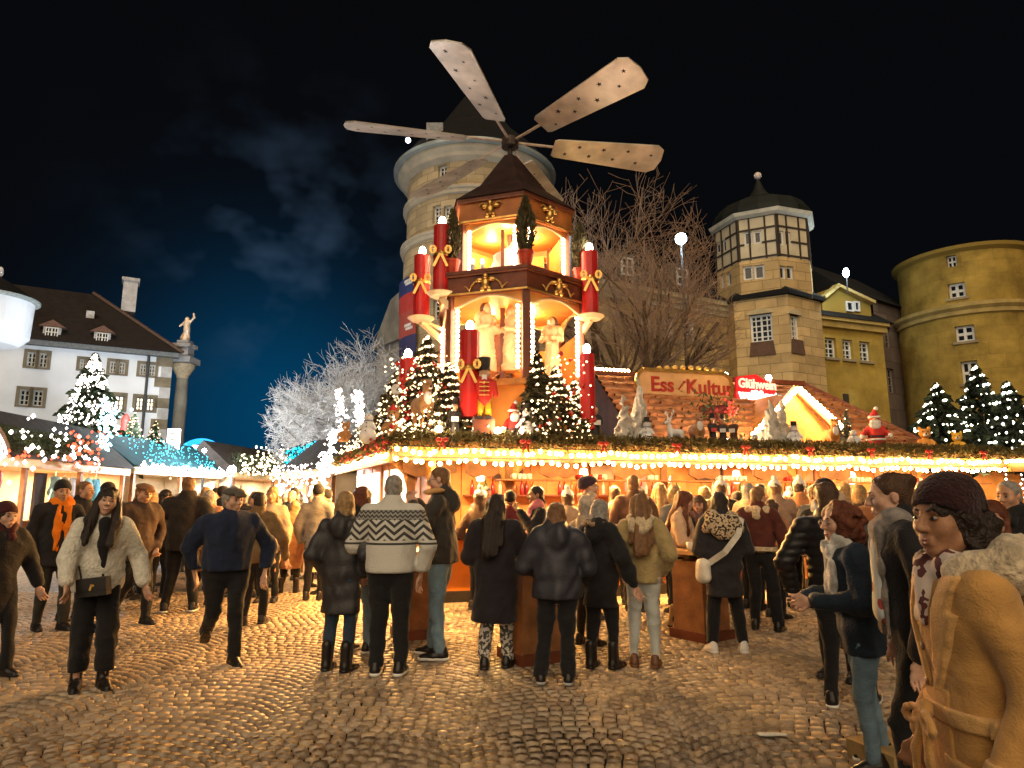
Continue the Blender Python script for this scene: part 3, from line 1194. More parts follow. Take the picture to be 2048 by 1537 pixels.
# ================================================================== ORGANIC SHAPES (signed distance -> surface nets)
def surface_nets(D, lo, h):
    S = D < 0
    nx, ny, nz = D.shape
    c = np.zeros((nx - 1, ny - 1, nz - 1), dtype=np.int8)
    for dx in (0, 1):
        for dy in (0, 1):
            for dz in (0, 1):
                c += S[dx:nx - 1 + dx, dy:ny - 1 + dy, dz:nz - 1 + dz]
    act = (c > 0) & (c < 8)
    idx = np.argwhere(act)
    if len(idx) == 0:
        return np.zeros((0, 3), np.float32), np.zeros((0, 4), np.int64)
    vid = -np.ones(act.shape, dtype=np.int64)
    vid[act] = np.arange(len(idx))
    pos = np.zeros((len(idx), 3))
    cnt = np.zeros(len(idx))
    I, J, K = idx.T
    corners = [(a, b, c_) for a in (0, 1) for b in (0, 1) for c_ in (0, 1)]
    for a in corners:
        for ax in range(3):
            if a[ax] == 1:
                continue
            b = list(a)
            b[ax] = 1
            da = D[I + a[0], J + a[1], K + a[2]]
            db = D[I + b[0], J + b[1], K + b[2]]
            m = (da < 0) != (db < 0)
            t = np.where(m, da / np.where(m, da - db, 1), 0)
            p = np.tile(np.array(a, dtype=float), (len(idx), 1))
            p[:, ax] = t
            pos[m] += p[m]
            cnt[m] += 1
    V = (idx + pos / cnt[:, None]) * h + lo
    F = []
    for ax in range(3):
        o1, o2 = [(1, 2), (2, 0), (0, 1)][ax]
        sl0 = [slice(1, -1)] * 3
        sl1 = [slice(1, -1)] * 3
        sl0[ax] = slice(0, D.shape[ax] - 1)
        sl1[ax] = slice(1, D.shape[ax])
        A, B = S[tuple(sl0)], S[tuple(sl1)]
        e = np.argwhere(A != B)
        if len(e) == 0:
            continue
        flip = A[tuple(e.T)]
        g_ = e.copy()
        for q in range(3):
            if q != ax:
                g_[:, q] += 1
        q0 = g_.copy()
        q1 = g_.copy()
        q1[:, o1] -= 1
        q2 = q1.copy()
        q2[:, o2] -= 1
        q3 = g_.copy()
        q3[:, o2] -= 1
        quad = np.stack([vid[tuple(q.T)] for q in (q0, q1, q2, q3)], 1)
        quad[~flip] = quad[~flip][:, ::-1]
        F.append(quad)
    F = np.concatenate(F)
    F = F[(F >= 0).all(1)]
    return V.astype(np.float32), F


def C(a, b, ra, rb=None, sy=1.0, k=None, op=1):
    return ('c', np.array(a, float), np.array(b, float), ra, ra if rb is None else rb, sy, k, op)


def E(c, r, k=None, op=1, rx=0.0):
    return ('e', np.array(c, float), np.array(r, float) if np.ndim(r) else np.array((r, r, r), float), 0, 0, rx, k, op)


def prim(p, X, Y, Z):
    if p[0] == 'c':
        _, a, b, ra, rb, sy, _, _ = p
        yy = Y / sy
        ay, by = a[1] / sy, b[1] / sy
        bx, by_, bz = b[0] - a[0], by - ay, b[2] - a[2]
        px, py, pz = X - a[0], yy - ay, Z - a[2]
        den = bx * bx + by_ * by_ + bz * bz + 1e-9
        t = np.clip((px * bx + py * by_ + pz * bz) / den, 0, 1)
        d = np.sqrt((px - bx * t) ** 2 + (py - by_ * t) ** 2 + (pz - bz * t) ** 2) - (ra + (rb - ra) * t)
        return d * min(1.0, sy) if sy < 1 else d
    _, c, r, _, _, rx, _, _ = p
    x, y, z = X - c[0], Y - c[1], Z - c[2]
    if rx:
        cs, sn = math.cos(rx), math.sin(rx)
        y, z = y * cs + z * sn, -y * sn + z * cs
    k0 = np.sqrt((x / r[0]) ** 2 + (y / r[1]) ** 2 + (z / r[2]) ** 2)
    k1 = np.sqrt((x / r[0] ** 2) ** 2 + (y / r[1] ** 2) ** 2 + (z / r[2] ** 2) ** 2) + 1e-9
    return k0 * (k0 - 1) / k1


def bounds(prims):
    lo, hi = np.full(3, 1e9), np.full(3, -1e9)
    for p in prims:
        if p[7] < 0:
            continue
        if p[0] == 'c':
            for q, r in ((p[1], p[3]), (p[2], p[4])):
                rr = np.array((r, r * max(p[5], .3), r))
                lo, hi = np.minimum(lo, q - rr), np.maximum(hi, q + rr)
        else:
            r = np.full(3, p[2].max()) if p[5] else p[2]
            lo, hi = np.minimum(lo, p[1] - r), np.maximum(hi, p[1] + r)
    return lo, hi


def sdf_mesh(prims, h, k=0.03, zmin=None, zmax=None, fold=0.0, seed=0, quilt=0.0, qf=42.0, ffreq=1.0, post=None, fz=.8):
    lo, hi = bounds(prims)
    pad = h * 2.5 + fold + quilt
    lo, hi = lo - pad, hi + pad
    if zmin is not None:
        lo[2] = max(lo[2], zmin - 2.5 * h)
    n = np.maximum(4, np.ceil((hi - lo) / h).astype(int) + 1)
    ax = [lo[i] + h * np.arange(n[i]) for i in range(3)]
    X, Y, Z = np.meshgrid(*[a.astype(np.float32) for a in ax], indexing='ij')
    D = None
    for p in prims:
        d = prim(p, X, Y, Z)
        kk = k if p[6] is None else p[6]
        if D is None:
            D = d
        elif p[7] > 0:
            t = np.clip(0.5 + 0.5 * (d - D) / kk, 0, 1)
            D = d * (1 - t) + D * t - kk * t * (1 - t)
        else:
            t = np.clip(0.5 - 0.5 * (D + d) / kk, 0, 1)
            D = D * (1 - t) - d * t + kk * t * (1 - t)
    if fold:
        rg = np.random.default_rng(seed + 11)
        f = 0
        for q in range(4):
            kx, ky, kz = rg.normal(0, 1, 3)
            w = (9 + 11 * q) * ffreq
            ph = rg.uniform(0, 6.28, 2)
            f = f + np.sin(w * (kx * X + ky * Y + kz * Z * fz) * .75 + ph[0] + 1.7 * np.sin(w * .45 * (ky * X - kx * Y + fz * Z) + ph[1])) / (1 + .7 * q)
        D = D + fold * .5 * f
    if quilt:
        D = D + quilt * (1 - np.abs(np.sin(qf * Z + .25 * np.sin(9 * X + seed)))) - quilt * .5
    if zmin is not None:
        D = np.maximum(D, zmin - Z)
    if zmax is not None:
        D = np.maximum(D, Z - zmax)
    if post is not None:
        D = post(D, X, Y, Z)
    # keep the grid border outside
    D[0], D[-1], D[:, 0], D[:, -1], D[:, :, 0], D[:, :, -1] = 1, 1, 1, 1, 1, 1
    return surface_nets(D, lo, h)


LAST = {}


def sdf_obj(name, prims, h, m, parent=None, loc=(0, 0, 0), rot=None, M=None, scale=None, **kw):
    LAST.update(pr=prims, kw=kw)
    V, F = sdf_mesh(prims, h, **kw)
    if M is not None:
        V = V @ np.array(M.to_3x3()).T + np.array(M.translation)
    return put(name, mesh_from(name, V, F, smooth=True), m, parent, loc, rot, scale)


# the gilded statue on the column: a figure with raised arm
sz = zat(683, 41)
sdf_obj('statue', [C((0, 0, 0), (0, 0, .18), .22, .16), C((-.1, 0, .1), (.02, 0, .75), .11, .15), C((.12, .1, .15), (.05, 0, .75), .09, .15), C((.02, 0, .75), (0, 0, 1.15), .17, .2),
                   E((0, 0, 1.42), .14), C((.15, 0, 1.2), (.45, -.05, 1.5), .08, .06), C((.45, -.05, 1.5), (.4, -.05, 1.75), .06, .07), C((-.15, 0, 1.2), (-.38, -.1, .95), .08, .06), C((-.1, .15, .6), (-.3, .3, .25), .14, .2)],
        .045, mat('gilded_statue', (0.9, 0.68, 0.5), .4, .25, 6, metal=.2), co, loc=(CC.x, CC.y, sz), k=.1)
# ================================================================== TREES
def bare_tree(name, label, base, height, spread, m_trunk, m_twig, seed, levels=5, trunk_r=.22, first=.28, density=1.0, lean=(0, 0), group=None, twig_r=.006, flat=1.0, up=.35, branch0=7, hull=None, cap=60000):
    rg = random.Random(seed)
    tr, tw_ = MB(), []
    segs = []

    def outside(q):
        return hull is not None and (q.x / hull[1]) ** 2 + (q.y / hull[1]) ** 2 + ((q.z - hull[0]) / hull[2]) ** 2 > 1 + rg.uniform(-.12, .10)

    def grow(p, d, L, r, lev):
        if len(segs) > cap:
            return
        n = 4 if lev < 2 else 3 if lev < 4 else 2
        q = p.copy()
        dd = d.copy()
        for i in range(n):
            dd = (dd + Vector((rg.gauss(0, .16), rg.gauss(0, .16) * flat, rg.gauss(0, .12) + (.06 if lev > 0 else 0) * up * 2))).normalized()
            e = q + dd * (L / n)
            if lev > 0 and outside(e):
                return
            r0, r1 = r * (1 - .55 * i / n), r * (1 - .55 * (i + 1) / n)
            segs.append((q.copy(), e.copy(), r0, r1, lev))
            if lev < levels and (i > 0 or lev > 1):
                kids = max(1, int(round((2.1 if lev else 2.6) * density + rg.uniform(-.4, .6))))
                for _ in range(kids):
                    az = rg.uniform(0, 2 * math.pi)
                    side = dd.orthogonal().normalized()
                    side = Matrix.Rotation(az, 3, dd) @ side
                    side.y *= flat
                    an = rg.uniform(.45, .95)
                    nd = (dd * math.cos(an) + side * math.sin(an) + Vector((0, 0, up * .35))).normalized()
                    grow(q.lerp(e, rg.random()), nd, L * rg.uniform(.5, .72), max(r1 * .6, twig_r * .8), lev + 1)
            q = e
    root = thing(name, label, 'tree', base, group=group)
    top = Vector((lean[0], lean[1], height * first))
    segs.append((Vector((0, 0, -.05)), top, trunk_r * 1.25, trunk_r, 0))
    cap_all = cap
    for i in range(branch0):
        cap = int(cap_all * (i + 1) / branch0)
        az = 2 * math.pi * i / branch0 + rg.uniform(-.3, .3)
        tilt = rg.uniform(.25, 1.0) * spread
        d = Vector((math.sin(az) * tilt, math.cos(az) * tilt * flat, 1)).normalized()
        grow(top * rg.uniform(.8, 1.0), d, height * rg.uniform(.36, .5), trunk_r * rg.uniform(.4, .65), 1)
    big = [s for s in segs if s[4] <= 2]
    small = [s for s in segs if s[4] > 2]
    b = MB()
    for p, q, r0, r1, lv in big:
        b.tube(p, q, r0, r1, 7 if lv < 2 else 5, caps=False)
    b.obj('trunk', m_trunk, root, smooth=True)
    P = np.array([[*s[0]] for s in small], dtype=np.float32)
    Q = np.array([[*s[1]] for s in small], dtype=np.float32)
    r0 = np.maximum(np.array([s[2] for s in small]), twig_r)[:, None]
    r1 = np.maximum(np.array([s[3] for s in small]), twig_r * .8)[:, None]
    d = Q - P
    d /= np.linalg.norm(d, axis=1, keepdims=True) + 1e-9
    ref = np.tile(np.array([[.31, .17, .93]]), (len(d), 1))
    s1 = np.cross(d, ref)
    s1 /= np.linalg.norm(s1, axis=1, keepdims=True) + 1e-9
    s2 = np.cross(d, s1)
    V = []
    for c, r in ((P, r0), (Q, r1)):
        for k in range(3):
            an = 2 * math.pi * k / 3
            V.append(c + (s1 * math.cos(an) + s2 * math.sin(an)) * r)
    V = np.stack(V, 1).reshape(-1, 3)
    f6 = np.array([(0, 1, 4, 3), (1, 2, 5, 4), (2, 0, 3, 5)])
    F = (f6[None] + (np.arange(len(P)) * 6)[:, None, None]).reshape(-1, 4)
    put('crown', mesh_from('crown', V, F), m_twig, root)
    return root


frost = mat('frosty_bark', (0.56, 0.55, 0.54), .9, .3, 2)
brown_bark = mat('brown_bark', (0.15, 0.10, 0.06), .9, .4, 2, .4, 14)
p0 = at(726, 900, 36)
bare_tree('bare_tree', 'pale bare tree with dense twigs lit white against the night sky', (p0.x, 36, 0), 12.5, 1.15, mat('grey_bark', (0.24, 0.22, 0.19), .9, .4, 2), frost, 3, 6, .28, .16, .86, twig_r=.010, up=.14, branch0=16, hull=(5.9, 5.3, 5.5), cap=52000)
p0 = at(1245, 760, 20)
bare_tree('bare_tree', 'large brown bare tree spreading its limbs before the castle wing', (p0.x, 20, 0), 11.6, .72, brown_bark, mat('brown_twig', (0.40, 0.27, 0.185), .9, .3, 2), 12, 5, .24, .26, .86, lean=(.5, 0), twig_r=.0055, up=.3, branch0=8, hull=(7.0, 3.5, 5.2), cap=90000)


def fir(root, H, Rr, m_needle, m_trunk, n=900, seed=1, droop=.25, part='crown', leaf=.16, z0=.06):
    """conifer: a trunk and sprays of needle blades on drooping boughs"""
    rg = np.random.default_rng(seed)
    MB().tube((0, 0, 0), (0, 0, H * .95), H * .022 + .01, .005, 6).obj('trunk', m_trunk, root)
    V, F = [], []
    t = rg.uniform(0, 1, n) ** .72
    z = H * (z0 + (1 - z0) * t)
    rad = Rr * (1 - t) ** .9 + .02 * Rr
    rad *= 1 + .22 * np.sin(z / H * 46)
    az = rg.uniform(0, 2 * np.pi, n)
    rad *= 1 + .24 * np.sin(5 * az + z * 9 / max(H, .5) + seed) * (1 - t) + .1 * rg.normal(0, 1, n)
    fr = rg.uniform(.15, 1.0, n) ** .6
    c = np.stack([np.cos(az) * rad * fr, np.sin(az) * rad * fr, z - droop * rad * fr], 1)
    out = np.stack([np.cos(az), np.sin(az), -.45 * np.ones(n)], 1) + rg.normal(0, .35, (n, 3))
    out /= np.linalg.norm(out, axis=1, keepdims=True)
    sd = np.cross(out, rg.normal(0, 1, (n, 3)))
    sd /= np.linalg.norm(sd, axis=1, keepdims=True)
    L = leaf * (.6 + .8 * rg.random(n))[:, None] * (.45 + .55 * (1 - t))[:, None]
    w = L * .30
    up_ = np.cross(out, sd)
    a_ = c - out * L * .5
    b_ = c + out * L * .5
    V = np.stack([a_, c + sd * w, b_, c - sd * w, c + up_ * w, c - up_ * w], 1).reshape(-1, 3)
    f = np.array([(0, 1, 2, 3), (0, 4, 2, 5)])
    F = (f[None] + (np.arange(n) * 6)[:, None, None]).reshape(-1, 4)
    put(part, mesh_from(part, V, F), m_needle, root)
    return c, az, rad


needle = mat('fir_needles', (0.030, 0.055, 0.022), .75, .45, 5, island=.35)
needle_dark = mat('fir_needles_dark', (0.028, 0.042, 0.022), .8, .4, 5, island=.35)
trunk_m = mat('fir_trunk', (0.07, 0.05, 0.035), .9)
fairy = emis('fairy_lamp', (1.0, 0.72, 0.38), 2.2, False)
fairy_dim = emis('fairy_lamp_dim', (1.0, 0.66, 0.34), 1.0, False)
fairy_pink = emis('fairy_lamp_white', (1.0, 0.84, 0.76), 4.5, False)
fairy_cool = emis('fairy_lamp_cool', (0.75, 0.92, 1.0), 5.0, False)


def lit_fir(name, label, base, H, Rr, lamps, r, m=None, seed=1, n=900, mn=None, leaf=.16, group=None, spiral=True):
    root = thing(name, label, 'christmas tree', base, group=group)
    fir(root, H, Rr, mn or needle, trunk_m, n, seed, leaf=leaf)
    rg = np.random.default_rng(seed + 50)
    t = rg.uniform(0, 1, lamps) ** .8
    az = (t * 2 * np.pi * 11 if spiral else rg.uniform(0, 2 * np.pi, lamps)) + rg.normal(0, .35, lamps)
    rad = (Rr * (1 - t) ** .9) * rg.uniform(.8, 1.04, lamps) + .02
    z = H * (.08 + .92 * t) - .2 * rad
    rad *= 1 + .20 * np.sin(5 * az + z * 9 / max(H, .5) + seed) * (1 - t)
    P_l = np.stack([np.cos(az) * rad, np.sin(az) * rad, z], 1)
    kk = int(lamps * (.42 if m is not None and m is not fairy else .26))
    dots('fairy_light', P_l[:kk], r * 1.05, m or fairy, root, .45)
    dots('fairy_light', P_l[kk:], r * (.62 if m is None or m is fairy else .8), fairy_dim if m is None or m is fairy else m, root, .5)
    return root


# big lit tree before the white house
p0 = at(160, 1000, 27)
lit_fir('christmas_tree', 'tall christmas tree covered in white lamps before the white house', (p0.x, 27, 2.2), zat(708, 27) - 2.2, 1.75, 1500, .046, fairy_pink, 5, 2600, leaf=.42, spiral=False)
# added point lamp behind the tree, put in to brighten the house front
lamp('house_fill', 'POINT', (p0.x + .5, 29.6, 5.2), 900, (.84, .92, 1.0), .8)
# lit trees at the right edge, standing behind the stall roof
for px, top, Yd, rr, sd, lab in ((1888, 768, 15.5, .95, 21, 'first small lit fir above the right stall, left of the taller one'), (1972, 730, 16.5, 1.0, 22, 'tallest lit fir above the right stall, with drifting lamp spirals'), (2032, 765, 15.8, 1.0, 23, 'lit fir cut by the right picture edge above the stall')):
    p0 = at(px, 920, Yd)
    z0 = 2.2
    lit_fir('christmas_tree', lab, (p0.x, Yd, z0), zat(top, Yd) - z0, rr, 190, .030, emis('fairy_lamp_white2', (1.0, 0.93, 0.74), 6, False), sd, 1300, needle_dark, .26, 'lit firs over the right stall')
# ================================================================== MAIN STALL
wood_or = mat('orange_pine', (0.62, 0.27, 0.07), .55, .3, 3.5, .25, 30, island=.2)
wood_dk = mat('red_brown_wood', (0.16, 0.045, 0.022), .45, .3, 4, .15, 30)
wood_md = mat('mid_brown_wood', (0.30, 0.13, 0.05), .6, .35, 5, .25, 30, island=.2)
cream = mat('cream_board', (0.72, 0.52, 0.28), .6, .2, 3)
gold = mat('gold_leaf', (0.75, 0.45, 0.13), .3, .25, 9, metal=.85)
red_wax = mat('red_candle', (0.52, 0.02, 0.02), .35, .15, 4)
bulb_m = emis('warm_bulb', (1.0, 0.62, 0.24), 50.0, True)
bulb_s = emis('warm_bulb_small', (1.0, 0.74, 0.42), 14.0, False)
flame_m = emis('candle_lamp', (1.0, 0.86, 0.68), 40.0, True)
stall_or = mat('orange_panel', (0.75, 0.22, 0.02), .5, .2, 3)

ms = thing('main_stall', 'big wooden mulled wine stall under the market pyramid with bulb-lined eave', 'market stall')
E0, E1 = (-1.75, 10.0), (9.7, 13.22)
S = Plane(E0, E1)
EL = (-4.3, 16.2)
SL = Plane(EL, E0)
ZE = 2.26
LEN = S.L
# counter front with framed panels
b = MB()
mbox(b, S, .35, LEN, 1.02, 1.09, -.95, -.35)
b.obj('counter_top', mat('counter_oak', (0.42, 0.22, 0.09), .35, .3, 4, .1, 30), ms)
b = MB()
mbox(b, S, .5, LEN, .0, .16, -.78, -.50)
b.obj('plinth', mat('black_plinth', (0.02, 0.016, 0.014), .7), ms)
for i in range(12):
    u0 = .5 + i * (LEN - .5) / 12
    u1 = .5 + (i + 1) * (LEN - .5) / 12
    b = MB()
    mbox(b, S, u0 + .11, u1 - .11, .16, .93, -.75, -.60)
    b.obj('front_panel', stall_or, ms)
    b = MB()
    mbox(b, S, u0 - .0, u0 + .11, .16, 1.02, -.75, -.56)
    mbox(b, S, u1 - .11, u1 - .0, .16, 1.02, -.75, -.563)
    mbox(b, S, u0 + .11, u1 - .11, .93, 1.02, -.75, -.56)
    b.obj('panel_frame', wood_dk, ms)
# back wall of planks
npl = 34
for i in range(npl):
    u0 = .2 + i * (LEN - .2) / npl
    u1 = .2 + (i + 1) * (LEN - .2) / npl - .012
    b = MB()
    mbox(b, S, u0, u1, 0, 2.3, -2.75, -2.7 + .008 * (i % 3))
    b.obj('plank', wood_or, ms)
b = MB()
mbox(b, S, .2, LEN, 0, 2.3, -2.85, -2.76)
b.obj('back_wall', wood_md, ms)
b = MB()
mbox(b, S, -.02, LEN, 2.30, 2.36, -2.9, -.02)
b.obj('ceiling', wood_or, ms)
b = MB()
mbox(b, S, -.02, LEN, 2.37, 2.43, -3.4, .0)
b.obj('roof_deck', wood_md, ms)
# left return: wall, ceiling, fascia
b = MB()
for i in range(18):
    pass
for i in range(20):
    u0 = i * SL.L / 20
    b = MB()
    mbox(b, SL, u0, u0 + SL.L / 20 - .012, .0, 2.3, -.65, -.6 + .008 * (i % 3))
    b.obj('plank', wood_or, ms)
b = MB()
mbox(b, SL, 0, SL.L - .03, 2.30, 2.43, -2.2, -.02)
b.obj('roof_deck', wood_md, ms)
# white slatted shutters lit from inside on the return wall
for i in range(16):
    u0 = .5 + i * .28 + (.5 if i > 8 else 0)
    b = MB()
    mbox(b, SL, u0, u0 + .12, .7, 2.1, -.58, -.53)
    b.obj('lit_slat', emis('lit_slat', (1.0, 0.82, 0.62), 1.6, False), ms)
# eave fascia, scalloped valance boards
b = MB()
mbox(b, S, 0, LEN, 2.14, 2.30, -.14, -.08)
mbox(b, SL, 0, SL.L - .06, 2.14, 2.30, -.14, -.08)
b.obj('fascia', mat('fascia_brown', (0.20, 0.08, 0.03), .6, .3, 4), ms)
pan = [(.2, 1.05), (1.2, 1.75), (2.45, 3.1), (3.75, 4.4), (5.2, 5.8), (6.5, 7.2), (7.9, 8.6), (9.2, 9.9), (10.6, 11.2)]
for u0, u1 in pan:
    b = MB()
    mid, hw = (u0 + u1) / 2, (u1 - u0) / 2
    poly = [(u0, 2.2), (u0, 1.98), (mid - hw * .45, 1.90), (mid, 1.94), (mid + hw * .45, 1.90), (u1, 1.98), (u1, 2.2)]
    b.prism(poly, S, -.58, -.52)
    b.obj('valance_board', wood_md, ms)
# posts
for u in (.35, 1.95, 4.75, 7.55, 10.2):
    b = MB()
    mbox(b, S, u - .06, u + .06, 1.09, 2.3, -.75, -.62)
    po = b.obj('post', wood_md, ms)
    for sg in (-1, 1):
        b = MB()
        q = [(u + sg * .06, 1.72), (u + sg * .12, 1.95), (u + sg * .3, 2.12), (u + sg * .5, 2.18), (u + sg * .5, 2.3), (u + sg * .06, 2.3)]
        b.prism(q if sg > 0 else q[::-1], S, -.72, -.65)
        b.obj('arch_brace', wood_or, po)
# shelf of the mugs
b = MB()
mbox(b, S, 1.75, LEN, 1.86, 1.885, -.75, -.42)
b.obj('mug_shelf', wood_md, ms)
# ---- shingled main roof with ridge, hipped at the right
def roofpt(u, v, d=0.0):
    """v: 0 eave .. 1 ridge on the front slope"""
    return S(u, 2.46 + v * 1.78 + d * .75, -1.15 - v * 2.15 + d * .6)
SR = Plane(S(0, 0, -3.3).xy, S(LEN, 0, -3.3).xy)
SN = Plane(S(0, 0, -2.66).xy, S(LEN, 0, -2.66).xy)
uR0, uR1 = SR.hit(1188, 735)[0], SR.hit(1602, 780)[0] + 1.75
rows = 12
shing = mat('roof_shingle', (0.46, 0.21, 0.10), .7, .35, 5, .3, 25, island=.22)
for r_ in range(rows):
    v0, v1 = r_ / rows, (r_ + 1.18) / rows
    b = MB()
    u = uR0
    uend = uR1 - 1.75 * (r_ / rows)
    rgs = random.Random(r_)
    while u < uend:
        w = rgs.uniform(.11, .2)
        dv = rgs.uniform(-.014, .014)
        P = [roofpt(u, v0 + dv, .085), roofpt(u + w, v0 + dv + rgs.uniform(-.01, .01), .085), roofpt(u + w, v1, .002), roofpt(u, v1, .002),
             roofpt(u, v0 + dv, .0), roofpt(u + w, v0 + dv, .0)]
        b.add(P, [(0, 1, 2, 3), (4, 5, 1, 0)])
        u += w
    b.obj('shingle_row', shing, ms)
b = MB()
b.add([roofpt(uR0, 0, -.02), roofpt(uR1, 0, -.02), roofpt(uR1 - 1.75, 1, -.02), roofpt(uR0, 1, -.02)], [(0, 1, 2, 3)])
q1, q2 = roofpt(uR1, 0, 0), roofpt(uR1 - 1.75, 1, 0)
back = S(uR1, 2.46, -5.5)
b.add([q1, back, q2], [(0, 1, 2)])
b.add([roofpt(uR0, 1, 0), q2, back, S(uR0, 2.46, -5.5)], [(0, 1, 2, 3)])
b.add([roofpt(uR0, 0, 0), roofpt(uR0, 1, 0), S(uR0, 2.46, -5.5)], [(0, 1, 2)])
b.obj('roof_boarding', mat('roof_boarding', (0.10, 0.045, 0.03), .8, .3, 4), ms)
b = MB()
b.bar(roofpt(uR0 - .1, 1.0, .05), roofpt(uR1 - 1.7, 1.0, .05), .16, .1)
b.bar(roofpt(uR1 - 1.7, 1.0, .05), roofpt(uR1 + .05, 0, .05), .14, .1)
b.obj('ridge_board', wood_dk, ms)
# left roof slope above the return wall
def roofl(u, v, d=0.0):
    return SL(u, 2.46 + v * 1.75 + d, -.6 - v * 2.2)
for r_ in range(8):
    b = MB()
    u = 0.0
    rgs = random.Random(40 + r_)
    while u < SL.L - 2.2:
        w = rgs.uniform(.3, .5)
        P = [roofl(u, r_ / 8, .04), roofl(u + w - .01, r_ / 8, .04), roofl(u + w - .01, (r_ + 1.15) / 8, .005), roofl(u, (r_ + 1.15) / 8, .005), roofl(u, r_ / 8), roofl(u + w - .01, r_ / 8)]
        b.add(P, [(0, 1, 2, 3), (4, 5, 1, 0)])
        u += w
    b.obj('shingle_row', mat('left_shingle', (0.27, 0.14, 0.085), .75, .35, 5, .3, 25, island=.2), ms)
b = MB()
b.bar(roofl(-.05, 0, .06), roofl(-.05, 1.05, .06), .16, .2)
b.bar(roofl(SL.L - 2.3, 0, .06), roofl(SL.L - 2.3, 1.0, .06), .12, .16)
b.obj('barge_board', mat('barge_brown', (0.24, 0.09, 0.045), .6, .3, 4), ms)
# ---- little gable on the right with bulbs along its verges
uG = Plane(S(0, 0, -1.3).xy, S(LEN, 0, -1.3).xy).hit(1582, 770)[0]
gz = 3.72
gab = MB()
gab.prism([(uG - 1.0, 2.62), (uG + 1.25, 2.62), (uG + .05, gz)], S, -1.35, -3.4)
gabo = gab.obj('gable', wood_or, ms)
b = MB()
b.bar(S(uG + .05, gz + .06, -1.27), S(uG - 1.12, 2.6, -1.27), .10, .12, up=(0, -1, 0))
b.bar(S(uG + .05, gz + .06, -1.27), S(uG + 1.4, 2.6, -1.27), .10, .12, up=(0, -1, 0))
b.obj('verge_board', wood_md, gabo)

# ---- bulb strings
bs = thing('bulb_string', 'double row of round warm bulbs lining the main stall eave', 'string lights')
bm = bulb_mesh(.034)
b = MB()
for (mp, L, v, n) in ((S, LEN, ZE + .03, .05), (S, LEN, ZE - .13, -.02), (SL, SL.L, ZE + .0, .05)):
    b.bar(mp(0, v + .05, n), mp(L, v + .05, n), .02, .02)
b.obj('cable', mat('black_cable', (0.02, 0.02, 0.02), .6), bs)
for mp, L, v, n, st in ((S, LEN, ZE + .01, .05, .118), (S, LEN, ZE - .14, -.02, .135), (SL, SL.L, ZE - .03, .05, .16)):
    k = int(L / st)
    for i in range(k):
        q = mp(.04 + i * st + rng.uniform(-.03, .03), v + .02 - .045 * abs(math.sin(math.pi * i * st / 1.15)) + rng.uniform(-.018, .018), n + rng.uniform(-.02, .02))
        put('bulb', bm, bulb_m, bs, q)
gs = thing('gable_bulb_string', 'bright bulbs running along the little gable on the stall roof', 'string lights')
bmg = bulb_mesh(.05)
for (ua, va), (ub, vb), k in (((uG + .05, gz), (uG - 1.1, 2.72), 13), ((uG + .05, gz), (uG + 1.3, 2.74), 15)):
    for i in range(k):
        t = (i + .5) / k
        put('bulb', bmg, bulb_m, gs, S(ua + (ub - ua) * t, va + (vb - va) * t + .04, -1.14))
rs = thing('ridge_bulb_string', 'row of warm bulbs along the main stall roof ridge', 'string lights')
for i in range(10):
    q = roofpt(uR0 + .0 + i * .085, 1.0, .12)
    put('bulb', bmg, bulb_m, rs, q)
for u in (SR.hit(1446, 750)[0], SR.hit(1532, 758)[0]):
    put('bulb', bulb_mesh(.075), flame_m, rs, roofpt(u, 1.0, .16))

# ---- fir garland on the eave
def garland(name, label, mp, L, v, n, seed, count, rad=.12, m=None, ends=0.0):
    rg = np.random.default_rng(seed)
    u = rg.uniform(-ends, L + ends, count)
    an = rg.uniform(0, 2 * np.pi, count)
    r = rad * np.sqrt(rg.random(count))
    base = np.array([tuple(mp(a_, v, n)) for a_ in u])
    nn = np.array(mp.n if hasattr(mp, 'n') else (0, -1, 0))
    uu = np.array(mp.u)
    c = base + np.outer(np.cos(an) * r, nn) + np.outer(np.sin(an) * r * .9, (0, 0, 1))
    d = rg.normal(0, 1, (count, 3)) + np.outer(np.cos(an), nn) * 1.2 + np.outer(np.sin(an), (0, 0, 1.0))
    d /= np.linalg.norm(d, axis=1, keepdims=True)
    s_ = np.cross(d, rg.normal(0, 1, (count, 3)))
    s_ /= np.linalg.norm(s_, axis=1, keepdims=True)
    Ln = rg.uniform(.07, .14, count)[:, None]
    w = Ln * .13
    V = np.stack([c - d * Ln * .5, c + s_ * w, c + d * Ln * .5, c - s_ * w], 1).reshape(-1, 3)
    F = np.arange(count * 4).reshape(-1, 4)
    o = put(name, mesh_from(name, V, F), m)
    tag(o, label, 'garland')
    return o


garl = mat('garland_needles', (0.105, 0.085, 0.022), .75, .4, 4, island=.4)
garland('fir_garland', 'thick fir garland lying along the front eave of the main stall', S, LEN, ZE + .18, -.05, 1, 13000, .17, garl)
garland('fir_garland', 'fir garland with red berries on the left return of the main stall', SL, SL.L, ZE + .13, -.06, 2, 4200, .15, garl)
bd = []
for i in range(90):
    bd.append(SL(rng.uniform(SL.L - 4.5, SL.L), ZE + .12 + rng.normal(0, .07), .06 + rng.normal(0, .04)))
o = dots('red_berry', [tuple(p) for p in bd], .03, mat('berry_red', (0.55, 0.03, 0.02), .3), None, .3)
tag(o, 'red berries scattered in the left eave garland', 'berries')
